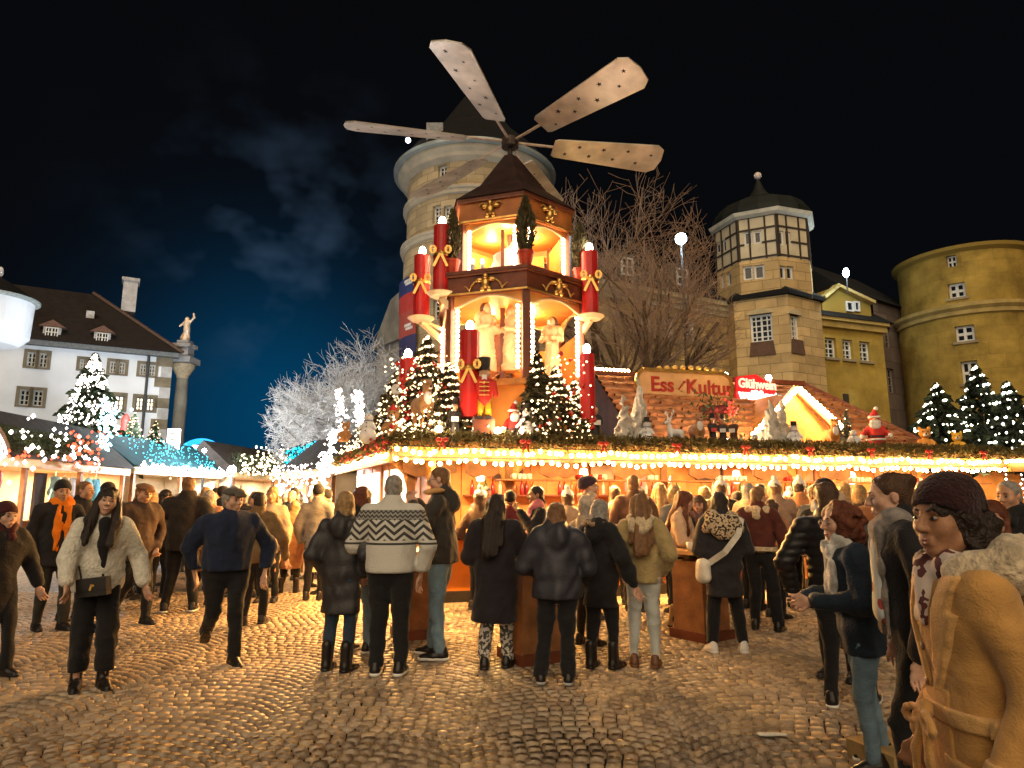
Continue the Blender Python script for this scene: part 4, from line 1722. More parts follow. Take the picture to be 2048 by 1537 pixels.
# fairy lights on the left return and tall light curtains beside it
pts = []
for i in range(330):
    u = rng.uniform(0, SL.L)
    pts.append(tuple(SL(u, ZE + .25 + abs(rng.normal(0, .28)), -.1 - rng.uniform(0, .5))))
o = dots('fairy_light_net', pts, .022, fairy, None, .3)
tag(o, 'fairy lights strewn over the left roof edge of the main stall', 'fairy lights')
for k, (px0, y0, px1, y1, Yd, lab) in enumerate(((676, 778, 690, 880, 15.2, 'bright column of lamps up the left verge of the stall roof'), (712, 782, 724, 850, 14.6, 'second lamp column on the brown roof slope, right of the verge'), (668, 860, 655, 955, 15.5, 'drooping lamp curtain below the left verge'), (650, 905, 640, 990, 16.4, 'lamp curtain hanging at the far left stall corner'))):
    pts = []
    for i in range(130):
        t = rng.random()
        p = at(px0 + (px1 - px0) * t + rng.normal(0, 5), y0 + (y1 - y0) * t, Yd + rng.normal(0, .1))
        pts.append(tuple(p))
    o = dots('light_curtain', pts, .027, fairy_pink, None, .3)
    tag(o, lab, 'light curtain', 'lamp curtains on the left of the stall')
# lamps inside the stall and under its eave
for i in range(5):
    u = 1.3 + i * 2.35
    lamp('stall_lamp', 'AREA', S(u, 2.27, -1.55), 60, (1.0, .60, .26), 1.5, (0, 0, math.atan2(S.u.y, S.u.x)), .25)
# warm strip lamps under the eave, tilted out over the square
for mp, L, k_, e in ((S, LEN, 6, 190), (SL, SL.L, 3, 170)):
    for i in range(k_):
        q = mp(L * (i + .5) / k_, 2.10, -.02)
        d_ = (mp.n * .75 + Vector((0, 0, -.66))).normalized()
        lamp('eave_strip_lamp', 'AREA', q, e, (1.0, .48, .12), L / k_ * .8, d_.to_track_quat('-Z', 'X').to_euler() if False else (Matrix((mp.u, d_.cross(mp.u) * -1, -d_)).transposed()).to_euler(), .03)

# ---- Ess-Kultur sign board
us0, us1 = SN.hit(1275, 765)[0], SN.hit(1458, 775)[0]
sg_ = thing('roof_sign', 'cream carved roof sign with red lettering reading Ess-Kultur', 'sign')
def signp(u, v, d=0.0):
    return S(u, v, -2.66 + d)
zs0, zs1 = SN.hit(1366, 801)[1], SN.hit(1366, 744)[1]
poly = [(us0, zs0 + .1), (us0 + .12, zs0), (us1 - .12, zs0), (us1, zs0 + .1), (us1 + .05, (zs0 + zs1) / 2), (us1, zs1 - .1), (us1 - .12, zs1), (us0 + .12, zs1), (us0, zs1 - .1), (us0 - .05, (zs0 + zs1) / 2)]
b = MB()
b.prism(poly, signp, -.05, .03)
b.obj('board', mat('sign_cream', (0.50, 0.30, 0.14), .6, .2, 3), sg_)
b = MB()
for i in range(len(poly)):
    p, q = poly[i], poly[(i + 1) % len(poly)]
    b.bar(signp(*p, .03), signp(*q, .03), .07, .07)
b.obj('frame', gold, sg_)
b = MB()
for i in range(9):
    u = us0 + .5 + i * .19
    b.ball(tuple(signp(u, zs1 + .04 + .05 * math.sin(i / 8 * math.pi), .03)), .07, 7, 5, (1, .5, .8))
b.obj('carved_scroll', gold, sg_)
for u in (us0 + .35, us1 - .25):
    MB().ball(tuple(signp(u, zs0 - .04, .03)), .08, 7, 5, (1.4, .5, .7)).obj('carved_foot', gold, sg_)
angS = math.atan2(S.u.y, S.u.x)
red_let = mat('sign_red', (0.30, 0.02, 0.015), .5)
text('lettering', 'Ess', .44, red_let, sg_, signp(us0 + .28, zs0 + .17, .035), (R(90), 0, angS), .012, .010)
text('lettering', 'Kultur', .44, red_let, sg_, signp(us0 + 1.12, zs0 + .15, .035), (R(90), 0, angS), .012, .010)
b = MB()
b.bar(signp(us0 + .93, zs0 + .22, .045), signp(us0 + 1.07, zs0 + .38, .045), .035, .02)
b.ball(tuple(signp(us0 + 1.08, zs0 + .39, .045)), .03)
b.obj('hyphen', red_let, sg_)
# ---- Glühwein neon sign
ng = thing('neon_sign', 'red neon sign reading Glühwein weiß & rot beside the carved sign', 'sign')
un0 = us1 + .12
un1 = SN.hit(1546, 790)[0]
b = MB()
b.prism([(un0, 3.72), (un1, 3.66), (un1 + .05, 4.02), (un1 - .3, 4.22), (un0 + .55, 4.30), (un0 + .05, 4.22)], signp, .0, .05)
b.obj('board', emis('neon_red_board', (0.75, 0.015, 0.02), .16, False), ng)
nr = emis('neon_pink', (1.0, 0.42, 0.30), .8, False)
nw = emis('neon_white', (1.0, 0.93, 0.88), 1.1, False)
text('lettering', 'Glühwein', .29, nr, ng, signp(un0 + .07, 3.99, .07), (R(90), R(1.5), angS), .01, .008, sx=.86)
text('lettering', 'weiß&rot', .29, nw, ng, signp(un0 + .07, 3.74, .075), (R(90), R(1.5), angS), .01, .012, sx=.88)
# wreath bow with red berries under the signs
wb = thing('berry_wreath', 'dark red ribbon bow with fir sprigs and pink berries on the shingle roof', 'decoration')
wp = roofpt(SN.hit(1382, 800)[0], .36, .25)
b = MB()
for sx in (-1, 1):
    b.ball((wp.x + sx * .17, wp.y, wp.z + .06), .16, 8, 6, (1, .5, .6))
    b.bar((wp.x, wp.y, wp.z), (wp.x + sx * .16, wp.y - .1, wp.z - .4), .1, .03)
b.ball((wp.x, wp.y - .05, wp.z + .05), .08)
b.obj('bow', mat('bow_red', (0.16, 0.012, 0.02), .6), wb, smooth=True)
dots('berry', [(wp.x + .28 + rng.normal(0, .07), wp.y - .12 + rng.normal(0, .04), wp.z + .05 + rng.normal(0, .13)) for _ in range(26)], .04, mat('berry_pink', (0.75, 0.10, 0.10), .3), wb)
n_ = 260
rg = np.random.default_rng(5)
c = np.array(wp) + rg.normal(0, 1, (n_, 3)) * (.26, .1, .2)
d = rg.normal(0, 1, (n_, 3))
d /= np.linalg.norm(d, axis=1, keepdims=True)
s_ = np.cross(d, rg.normal(0, 1, (n_, 3)))
V = np.stack([c - d * .08, c + s_ * .012, c + d * .08, c - s_ * .012], 1).reshape(-1, 3)
put('fir_sprigs', mesh_from('fir_sprigs', V, np.arange(n_ * 4).reshape(-1, 4)), needle, wb)

# ---- mugs on the shelf
mug_b = MB().lathe((0, 0, 0), [(.03, 0), (.036, .005), (.038, .085), (.034, .085), (.031, .012), (0, .01)], 10)
mug_me = mesh_from('mug', mug_b.v, mug_b.f, smooth=True)
hb = MB()
for i in range(5):
    a0, a1 = -1.2 + i * .48, -1.2 + (i + 1) * .48
    hb.bar((.036 + .022 * math.cos(a0), 0, .044 + .026 * math.sin(a0)), (.036 + .022 * math.cos(a1), 0, .044 + .026 * math.sin(a1)), .009)
handle_me = mesh_from('handle', hb.v, hb.f)
mug_w, mug_r = mat('mug_white', (0.78, 0.72, 0.62), .25, .05), mat('mug_red', (0.55, 0.04, 0.03), .25, .05)
runs = [(2.0, 2.42, 'mw'), (3.15, 3.7, 'mr'), (4.45, 4.7, 'mw'), (5.85, 6.4, 'mw'), (7.25, 7.5, 'mr'), (8.65, 9.15, 'mw'), (9.95, 10.5, 'mr')]
ordn = ['first', 'second', 'third', 'fourth', 'fifth', 'sixth', 'seventh']
for ri, (u0, u1, kd) in enumerate(runs):
    n_ = int((u1 - u0) / .088)
    for i in range(n_):
        for dn in (-.78, -.63):
            red = (kd == 'mr' and i % 2 == 0)
            o = put('mug', mug_me, mug_r if red else mug_w, None, S(u0 + i * .088, 1.886, dn + .12), (0, 0, rng.uniform(2, 4)))
            tag(o, '%s mug, %s from left in the %s shelf group under the eave, %s row' % ('red' if red else 'white', ordn[i], ordn[ri], 'rear' if dn < -.7 else 'front'), 'mug', 'mugs on the stall shelf')
            put('handle', handle_me, mug_r if red else mug_w, o)
# menu board, pink poster, jars and dispenser on the counter
pb = thing('menu_board', 'pink poster board hanging on the stall back wall', 'board')
b = MB()
u_, v_ = S.hit(1388, 985)
mbox(b, S, u_ - .05, u_ + .42, 1.72, 2.02, -2.6, -2.56)
b.obj('board', mat('poster_pink', (0.72, 0.25, 0.26), .6, .1, 3), pb)
b = MB()
for i in range(3):
    mbox(b, S, u_ + .06 + i * .09, u_ + .14 + i * .09, 1.80 + .012 * (i % 2), 1.83 + .012 * (i % 2), -2.555, -2.55)
b.obj('emblem', white_paint, pb)
mb_ = thing('pink_side_panel', 'tall pink panel standing at the left end of the stall counter', 'panel')
b = MB()
mbox(b, S, .62, 1.15, 1.1, 1.62, -1.2, -1.15)
b.obj('board', mat('panel_pink', (0.75, 0.20, 0.22), .6, .12, 2), mb_)
for i, u in enumerate((2.7, 3.05, 4.9, 6.1, 7.8)):
    b = MB().lathe((0, 0, 0), [(.0, 0), (.09, .005), (.1, .05), (.1, .24), (.085, .28), (.03, .3), (.0, .32)], 14)
    o = put('drink_urn', mesh_from('drink_urn', b.v, b.f, smooth=True), mat('steel', (0.6, 0.55, 0.5), .25, .1, 3, metal=.9), None, S(u, 1.09, -.75))
    tag(o, '%s steel drink urn from the left on the stall counter' % ordn[i], 'urn', 'drink urns on the counter')

# ================================================================== PYRAMID
PC = Vector((at(1020, 285, 12.35).x, 12.35, 0))
BETA = R(11.3)


def hexa(r, z):
    base = math.atan2(-PC.y, -PC.x)
    return [Vector((PC.x + r * math.cos(base + BETA + k * math.pi / 3), PC.y + r * math.sin(base + BETA + k * math.pi / 3), z)) for k in range(6)]


py = thing('market_pyramid', 'two storey wooden christmas pyramid with six rotor blades on the stall roof', 'christmas pyramid')
Z0, Z1, Z1t, Z2, Z2t, Z3, ZA, ZHUB = 2.44, 3.55, 5.05, 5.48, 6.46, 6.92, 8.2, 8.5
inner_or = mat('inner_orange', (0.72, 0.26, 0.045), .6, .2, 3)


def hexslab(name, r0, z0, r1, z1, m):
    P = hexa(r0, z0) + hexa(r1, z1)
    b = MB()
    b.add(P, [tuple(range(5, -1, -1)), tuple(range(6, 12))] + [(i, (i + 1) % 6, 6 + (i + 1) % 6, 6 + i) for i in range(6)])
    return b.obj(name, m, py)


hexslab('base', 1.28, Z0, 1.28, Z1 - .1, inner_or)
hexslab('floor', 1.42, Z1 - .1, 1.42, Z1, mat('floor_orange', (0.5, 0.2, 0.05), .6))
hexslab('ceiling', 1.40, Z1t, 1.40, Z1t + .06, inner_or)
hexslab('floor', 1.52, Z2 - .06, 1.52, Z2, wood_dk)
hexslab('ceiling', 1.16, Z2t + .12, 1.16, Z2t + .18, inner_or)
hexslab('roof_slab', 1.27, Z3 - .05, 1.27, Z3, wood_dk)
# roof
P = hexa(1.30, Z3) + hexa(.74, Z3 + .45) + hexa(.38, Z3 + .95) + hexa(.14, ZA)
b = MB()
b.add(P, [(k * 6 + i, k * 6 + (i + 1) % 6, k * 6 + 6 + (i + 1) % 6, k * 6 + 6 + i) for k in range(3) for i in range(6)] + [tuple(range(18, 24))])
b.obj('roof', mat('pyramid_roof', (0.034, 0.014, 0.011), .6, .5, 4, .5, 18), py)
b = MB()
b.tube((PC.x, PC.y, ZA - .1), (PC.x, PC.y, ZHUB + .12), .05, .05, 10)
b.tube((PC.x, PC.y, ZHUB - .09), (PC.x, PC.y, ZHUB + .09), .17, .17, 14)
b.obj('hub', mat('hub_dark', (0.05, 0.03, 0.022), .5), py)


class FaceMap:
    def __init__(s, r, k):
        a_, b_ = hexa(r, 0)[k - 1], hexa(r, 0)[k]
        s.a, s.d = a_, (b_ - a_)
        s.L = s.d.length
        s.u = s.d.normalized()
        n = Vector((s.u.y, -s.u.x, 0))
        if n.dot(a_ - PC) < 0:
            n = -n
        s.n = n

    def __call__(s, u, v, n=0.0):
        return s.a + s.u * u + s.n * n + Vector((0, 0, v))


for r_, za, zb_ in ((1.36, Z1, Z1t), (1.12, Z2, Z2t + .15)):
    for k in range(6):
        p = hexa(r_, 0)[k]
        b = MB()
        b.box((p.x, p.y, (za + zb_) / 2), (.13, .13, zb_ - za), rz=math.atan2(p.y - PC.y, p.x - PC.x))
        b.obj('post', wood_dk, py)
# fascias and curved valances, rear panels
for k in range(6):
    for r_, z0, z1, zt_ in ((1.46, Z1t, Z2 - .06, 0), (1.22, Z2t, Z3 - .05, 1)):
        fm = FaceMap(r_, k)
        b = MB()
        mbox(b, fm, 0, fm.L, z0, z1, -.05, .0)
        for v_, rr_ in ((z0 + .02, .028), (z1 - .02, .035)):
            gm_ = MB()
            gm_.bar(fm(-.02, v_, .02), fm(fm.L + .02, v_, .02), rr_, rr_)
            gm_.obj('gilt_moulding', gold if v_ < z0 + .1 else mat('moulding_dark', (0.22, 0.07, 0.03), .4), py)
        b.obj('fascia', wood_dk if zt_ == 0 else mat('fascia_orange', (0.45, 0.15, 0.035), .45, .25, 4), py)
        L = fm.L
        poly = [(.07, z0)]
        n_ = 14
        low = .16 if zt_ == 0 else .12
        for i in range(n_ + 1):
            t = i / n_
            poly.append((.07 + (L - .14) * t, z0 - low * 1.0 + low * 1.05 * math.sin(math.pi * min(1, max(0, (t - .06) / .88))) - .03))
        poly.append((L - .07, z0))
        b = MB()
        b.prism(poly[::-1], FaceMap(r_ - .08, k), -.02, .01)
        b.obj('valance', mat('valance_orange', (0.66, 0.28, 0.06), .5, .2, 3), py)
        b = MB()
        pm = FaceMap(r_ - .08, k)
        for i in range(1, n_ + 1):
            b.bar(pm(*poly[i], .0), pm(*poly[i + 1], .0), .035, .03)
        b.obj('valance_edge', cream, py)
        # gilded ornament: figure between scrolls
        if k in (0, 1, 5):
            g_ = MB()
            mid = L / 2
            zc_ = (z0 + z1) / 2
            for sg in (-1, 1):
                pr = None
                for i in range(15):
                    t = i / 14
                    if zt_ == 0:
                        an = t * 5.2
                        rr = .11 * (1 - .6 * t)
                        q = (mid + sg * (.12 + .30 * t + rr * math.sin(an) * .7), zc_ - .06 + rr * math.cos(an))
                    else:
                        an = t * 2.6
                        q = (mid + sg * (.05 + .17 * t), zc_ + .02 + .1 * math.sin(an))
                    if pr:
                        g_.tube(fm(*pr, .03), fm(*q, .03), .022 * (1 - .5 * t), .022 * (1 - .5 * t), 5)
                    pr = q
            g_.ball(tuple(fm(mid, zc_ + .10, .05)), .055, 8, 6)
            g_.ball(tuple(fm(mid, zc_ - .02, .04)), .075, 8, 6, (1, .7, 1.3))
            for sg in (-1, 1):
                g_.ball(tuple(fm(mid + sg * .11, zc_ + .05, .03)), .07, 7, 5, (1.2, .5, .6))
                g_.ball(tuple(fm(mid + sg * .06, zc_ - .12, .03)), .05, 7, 5)
            g_.obj('gilded_ornament', gold, py, smooth=True)
for k in (2, 3, 4):
    for r_, za, zb_ in ((1.30, Z1, Z1t), (1.06, Z2, Z2t + .15)):
        fm = FaceMap(r_, k)
        b = MB()
        mbox(b, fm, .1, fm.L - .1, za, za + .95, -.03, 0)
        b.obj('rear_panel', inner_or, py)
b = MB()
b.tube((PC.x, PC.y, Z1), (PC.x, PC.y, ZA), .055, .055, 10)
b.obj('drive_shaft', mat('dark_shaft', (0.05, 0.03, 0.02), .5), py)
# lamp rows on the posts: three visible faces
bm2 = bulb_mesh(.034)
lam = emis('pyramid_bulb', (1.0, 0.78, 0.48), 18.0, True)
for k in (0, 1, 5):
    for r_, za, zb_, n_ in ((1.36, Z1 + .15, Z1t - .22, 13), (1.12, Z2 + .1, Z2t - .12, 10)):
        fm = FaceMap(r_, k)
        for u in (.13, fm.L - .13):
            for i in range(n_):
                put('bulb', bm2, lam, py, fm(u, za + (zb_ - za) * (i + .5) / n_, .03))
for z in (Z1t - .12, Z2t + .02):
    for an in (0.4, 2.5, 4.6):
        lamp('pyramid_lamp', 'POINT', (PC.x + .45 * math.cos(an), PC.y + .45 * math.sin(an), z), 22, (1.0, .62, .28), .06, parent=None)
# rotor blades
blade_m = mat('blade_silver', (0.56, 0.52, 0.46), .38, .35, 2.2, .12, 30, metal=.35)
star_m = mat('star_black', (0.012, 0.01, 0.01), .6)
for k in range(6):
    al = R(-18 + 60 * k)
    rad = Vector((math.sin(al), -math.cos(al), 0))
    tan = Vector((rad.y, -rad.x, 0))
    w = (tan * math.cos(R(17)) + Vector((0, 0, 1)) * math.sin(R(17)))
    nn = rad.cross(w)
    O = Vector((PC.x, PC.y, ZHUB))
    f = lambda r, s, d: O + rad * r + w * s + nn * d
    outl = [(.88, -.19), (.95, -.23), (3.0, -.37), (3.15, -.27), (3.2, 0.0), (3.15, .27), (3.0, .37), (.95, .23), (.88, .19)]
    b = MB()
    b.prism(outl, f, -.012, .012)
    bl = b.obj('rotor_blade', blade_m, py)
    b = MB()
    b.tube(f(.1, 0, -.03), f(1.1, 0, -.03), .026, .026, 8)
    b.obj('rod', mat('rod_pale', (0.62, 0.5, 0.42), .5), bl)
    rg = random.Random(90 + k)
    for i in range(8):
        r0 = 1.15 + i * .255
        s0 = (.1 if i % 2 else -.1) * (1 + .3 * i / 8) + rg.uniform(-.03, .03)
        sz_ = rg.uniform(.035, .065)
        a0 = rg.uniform(0, 1)
        pts = [(r0 + (sz_ if j % 2 == 0 else sz_ * .42) * math.cos(a0 + j * math.pi / 5), s0 + (sz_ if j % 2 == 0 else sz_ * .42) * math.sin(a0 + j * math.pi / 5)) for j in range(10)]
        b = MB()
        cen = sum((Vector((*p, 0)) for p in pts), Vector()) / 10
        for dd in (-.016, .016):
            V = [f(p[0], p[1], dd) for p in pts] + [f(cen.x, cen.y, dd)]
            b.add(V, [(j, (j + 1) % 10, 10) for j in range(10)])
        b.obj('star', star_m, bl)

# ---- candles on corner brackets
def candle(label, p, h, r=.125, bow=True, bracket=None):
    t = thing('candle', label, 'candle', p, group='big red candles of the pyramid')
    b = MB().lathe((0, 0, 0), [(0, 0), (r, 0), (r, h - .02), (r * .92, h), (0, h - .01)], 18)
    b.obj('wax', red_wax, t, smooth=False)
    b = MB().ball((0, 0, h + .085), .065, 10, 7, (1, 1, 1.45))
    b.obj('lamp_bulb', flame_m, t, smooth=True)
    if bow:
        b = MB()
        b.lathe((0, 0, h * .55), [(r + .004, -.03), (r + .012, -.03), (r + .012, .03), (r + .004, .03)], 18)
        for sg in (-1, 1):
            for i in range(8):
                a0, a1 = math.pi * i / 8 * 2, math.pi * (i + 1) / 8 * 2
                pp = lambda a: (sg * (.09 + .085 * (1 - math.cos(a)) * .5 + .0), -r - .05 - .0, h * .55 + .05 + .06 * math.sin(a))
                b.bar(pp(a0), pp(a1), .05, .012, up=(0, 1, 0))
            b.bar((0, -r - .04, h * .55), (sg * .12, -r - .03, h * .55 - .25), .045, .012, up=(0, 1, 0))
        b.ball((0, -r - .05, h * .55 + .02), .035)
        b.obj('gold_bow', gold, t)
    if bracket:
        b = MB().lathe((0, 0, 0), [(0, -.08), (r + .03, -.07), (r + .1, -.015), (r + .1, -.001)], 18)
        d = Vector(bracket) - Vector(p)
        b.bar((0, 0, -.08), (d.x, d.y, -.3), .07, .1)
        b.bar((0, 0, -.05), (d.x, d.y, -.06), .06, .05)
        b.obj('bracket', cream, t)
    return t


H = hexa(1.36, 0)
for k, lab in ((5, 'upper red candle with gold bow at the front left corner of the pyramid'), (4, 'upper red candle at the far left corner, before the tower banner'), (1, 'upper red candle at the right corner of the pyramid')):
    c = hexa(1.68, 5.0)[k]
    if k == 5:
        c = at(882, 587, 11.45)
    elif k == 4:
        c = at(842, 636, 12.1)
    else:
        c = at(1181, 632, 11.75)
    candle(lab, c, 1.2 if k != 5 else 1.25, .15, True, (H[k].x, H[k].y, c.z))
candle('lower red candle with big gold bow in front of the pyramid opening', at(938, 835, 10.75), 1.42, .16)
candle('lower red candle standing right of the pyramid by the shingle roof', at(1176, 838, 11.2), 1.10, .13, False)
candle('lower red candle half hidden in the lit firs at the left', at(812, 860, 11.6), 1.25, .14, False)

# ---- potted cypresses on the upper floor
def potted(label, p, H_, rr, seed):
    t = thing('potted_cypress', label, 'potted tree', p, group='potted cypresses on the upper pyramid floor')
    b = MB().lathe((0, 0, 0), [(0, 0), (.10, 0), (.14, .22), (.15, .22), (.15, .26), (.12, .26), (.1, .24), (0, .24)], 14)
    b.obj('pot', mat('pot_red', (0.48, 0.05, 0.02), .4), t, smooth=False)
    rg = np.random.default_rng(seed)
    n = 1500
    tt = rg.uniform(0, 1, n)
    rad = rr * np.sqrt(1 - tt) * (.25 + tt) / .62 * rg.uniform(.5, 1.1, n)
    rad = np.minimum(rad, rr * (1 - tt) * 1.45 + .015)
    az = rg.uniform(0, 2 * np.pi, n)
    c = np.stack([np.cos(az) * rad, np.sin(az) * rad, .26 + H_ * tt], 1)
    d = np.stack([np.cos(az) * .5, np.sin(az) * .5, np.ones(n)], 1) + rg.normal(0, .35, (n, 3))
    d /= np.linalg.norm(d, axis=1, keepdims=True)
    s_ = np.cross(d, rg.normal(0, 1, (n, 3)))
    s_ /= np.linalg.norm(s_, axis=1, keepdims=True)
    V = np.stack([c - d * .05, c + s_ * .014, c + d * .055, c - s_ * .014], 1).reshape(-1, 3)
    put('foliage', mesh_from('foliage', V, np.arange(n * 4).reshape(-1, 4)), mat('cypress', (0.085, 0.075, 0.03), .8, .4, 6, island=.4), t)
    return t


Hc = hexa(1.37, Z2)
potted('potted cypress in a red pot at the front left upper corner', Hc[5], .95, .19, 1)
potted('potted cypress in a red pot on the front upper corner between both openings', Hc[0], 1.0, .22, 2)
potted('potted cypress in a red pot at the right upper corner', Hc[1], .88, .19, 3)
# ---- lit firs round the pyramid foot
for px, top, bot, Yd, rr, n_, lmp, sd, lab in ((850, 672, 850, 11.4, .62, 700, 230, 31, 'dense lit fir left of the pyramid foot'), (790, 745, 860, 12.2, .55, 500, 130, 32, 'smaller lit fir at the left end by the brown roof'), (895, 725, 850, 11.0, .5, 500, 130, 33, 'lit fir between left candles of the pyramid'), (1075, 705, 850, 10.9, .36, 520, 40, 34, 'narrow grey-green fir with few lamps before the pyramid'), (1112, 735, 860, 11.2, .5, 600, 150, 35, 'lit fir right of the grey-green fir'), (1150, 762, 865, 11.6, .42, 450, 110, 36, 'low lit fir beside the right lower candle')):
    p0 = at(px, bot, Yd)
    p0.z = 2.44
    lit_fir('christmas_tree', lab, p0, zat(top, Yd) - 2.44, rr * 1.15, int(lmp * 3.0), .021, fairy, sd, n_, mat('warm_lit_needles', (0.085, 0.070, 0.030), .8, .4, 5, island=.35), .2, 'lit firs round the pyramid foot')  # needle colour holds the warm lamp light falling on the boughs

# roof deck globes; all but the third are added to light figures and shingles
for px, py_, n_, e in ((1226, 828, -.75, 26), (1500, 862, -.75, 22), (1640, 868, -.8, 18), (1000, 870, -.12, 10), (880, 872, -.12, 10)):
    u_, _ = S.hit(px, py_)
    q = S(u_, 2.62, n_)
    t = thing('deck_lamp', '%s small round lamp on the stall roof deck, counted from the left' % {880: 'first', 1000: 'second', 1226: 'third', 1500: 'fourth', 1640: 'fifth'}[px], 'lamp', q, group='lamps on the roof deck')
    MB().tube((0, 0, -.18), (0, 0, -.05), .02).obj('stem', wood_dk, t)
    MB().ball((0, 0, 0), .055, 10, 7).obj('globe', flame_m, t)
    lamp('deck_light', 'POINT', (q.x, q.y - .12, q.z + .1), e, (1.0, .66, .34), .06)

# loose fairy lights and baubles spilling over the boughs at the pyramid foot
pts, bau = [], []
for _ in range(300):
    px_ = rng.choice([rng.uniform(770, 925), rng.uniform(1065, 1185)])
    t_ = rng.random() ** 1.3
    q = at(px_, 865 - 150 * t_ + rng.normal(0, 6), rng.uniform(10.5, 11.6))
    pts.append(tuple(q))
    if rng.random() < .16:
        bau.append(tuple(q + Vector((.05, -.1, .04))))
o = dots('fairy_light_spill', pts, .019, fairy, None, .4)
tag(o, 'loose warm fairy lights spilling over the boughs at the pyramid foot', 'fairy lights')
o = dots('bauble', bau, .045, mat('bauble_red', (0.5, 0.03, 0.02), .2, .1), None, .3)
tag(o, 'small red baubles hung in the boughs at the pyramid foot', 'baubles')

# ---- things on the stall's back wall: bottles on a shelf, framed boards, lanterns
b = MB()
mbox(b, S, 1.6, LEN - .3, 1.62, 1.65, -2.68, -2.45)
b.obj('bottle_shelf', wood_dk, ms)
bot = MB().lathe((0, 0, 0), [(0, 0), (.036, 0), (.038, .02), (.038, .17), (.014, .22), (.013, .28), (0, .28)], 10)
bot_me = mesh_from('bottle', bot.v, bot.f, smooth=True)
bmats = [mat('bottle_green', (0.03, 0.09, 0.03), .12), mat('bottle_amber', (0.22, 0.07, 0.01), .12), mat('bottle_clear', (0.5, 0.48, 0.42), .1), mat('bottle_ruby', (0.25, 0.01, 0.02), .12)]
bn_ = ['green', 'amber', 'clear', 'ruby']
k_ = 0
for seg, (u0, u1) in enumerate(((1.75, 3.0), (3.5, 4.6), (5.0, 6.2), (6.9, 7.8), (8.6, 9.9))):
    u = u0
    while u < u1:
        c_ = rng.integers(0, 4)
        o = put('bottle', bot_me, bmats[c_], None, S(u, 1.651, -2.56 + rng.uniform(-.04, .04)))
        tag(o, '%s bottle on the back shelf, number %s from left in shelf section %s' % (bn_[c_], ['one', 'two', 'three', 'four', 'five', 'six', 'seven', 'eight', 'nine', 'ten', 'eleven', 'twelve', 'thirteen', 'fourteen'][k_ % 14], ['one', 'two', 'three', 'four', 'five'][seg]), 'bottle', 'bottles on the back shelf')
        k_ += 1
        u += rng.uniform(.10, .16)
    k_ = 0
for i, (u, w, h_, cc) in enumerate(((2.2, .55, .34, (0.05, 0.035, 0.03)), (4.2, .5, .3, (0.6, 0.5, 0.36)), (6.6, .6, .34, (0.05, 0.035, 0.03)), (9.0, .5, .3, (0.55, 0.42, 0.28)))):
    t = thing('price_board', '%s framed price board from the left on the stall back wall' % ordn[i], 'board')
    b = MB()
    mbox(b, S, u, u + w, 1.98 - .02, 1.98 + h_ - .04, -2.66, -2.63)
    b.obj('panel', mat('board%d' % i, cc, .7, .2, 5), t)
    b = MB()
    for (a_, c_, d_, e_) in ((u - .03, u + w + .03, 1.93, 1.96), (u - .03, u + w + .03, 1.94 + h_, 1.97 + h_)):
        mbox(b, S, a_, c_, d_, e_, -2.66, -2.61)
    for a_ in (u - .03, u + w):
        mbox(b, S, a_, a_ + .03, 1.96, 1.94 + h_, -2.66, -2.612)
    b.obj('frame', wood_dk, t)
for i, u in enumerate((1.55, 3.4, 5.0, 6.45, 7.75, 9.05, 10.4)):
    t = thing('hanging_lantern', '%s hanging white lantern from the left under the stall ceiling' % ordn[i], 'lantern', S(u, 1.98, -1.0), group='lanterns under the stall ceiling')
    MB().lathe((0, 0, 0), [(.02, -.13), (.065, -.11), (.08, 0), (.06, .10), (.02, .12)], 10).obj('shade', emis('lantern_glow', (1.0, .78, .5), 3.0, False), t, smooth=True)
    MB().tube((0, 0, .12), (0, 0, .33), .006, n=5).obj('cord', blk if 'blk' in globals() else wood_dk, t)
# red ribbon bows along the garland
for i in range(9):
    u = .7 + i * 1.3
    t = thing('ribbon_bow', '%s small red ribbon bow from the left on the front garland' % (ordn + ['eighth', 'ninth'])[i], 'bow', S(u, ZE + .16, .12), math.atan2(S.u.y, S.u.x), group='ribbon bows on the front garland')
    b = MB()
    for sg in (-1, 1):
        b.ball((sg * .05, -.01, .02), .045, 8, 5, (1.1, .5, .7))
        b.bar((0, -.02, 0), (sg * .05, -.02, -.14), .03, .008, up=(0, 1, 0))
    b.ball((0, -.03, .015), .022, 6, 5)
    b.obj('loops', santa_bow if 'santa_bow' in globals() else mat('ribbon_red', (0.55, 0.04, 0.03), .5), t, smooth=True)
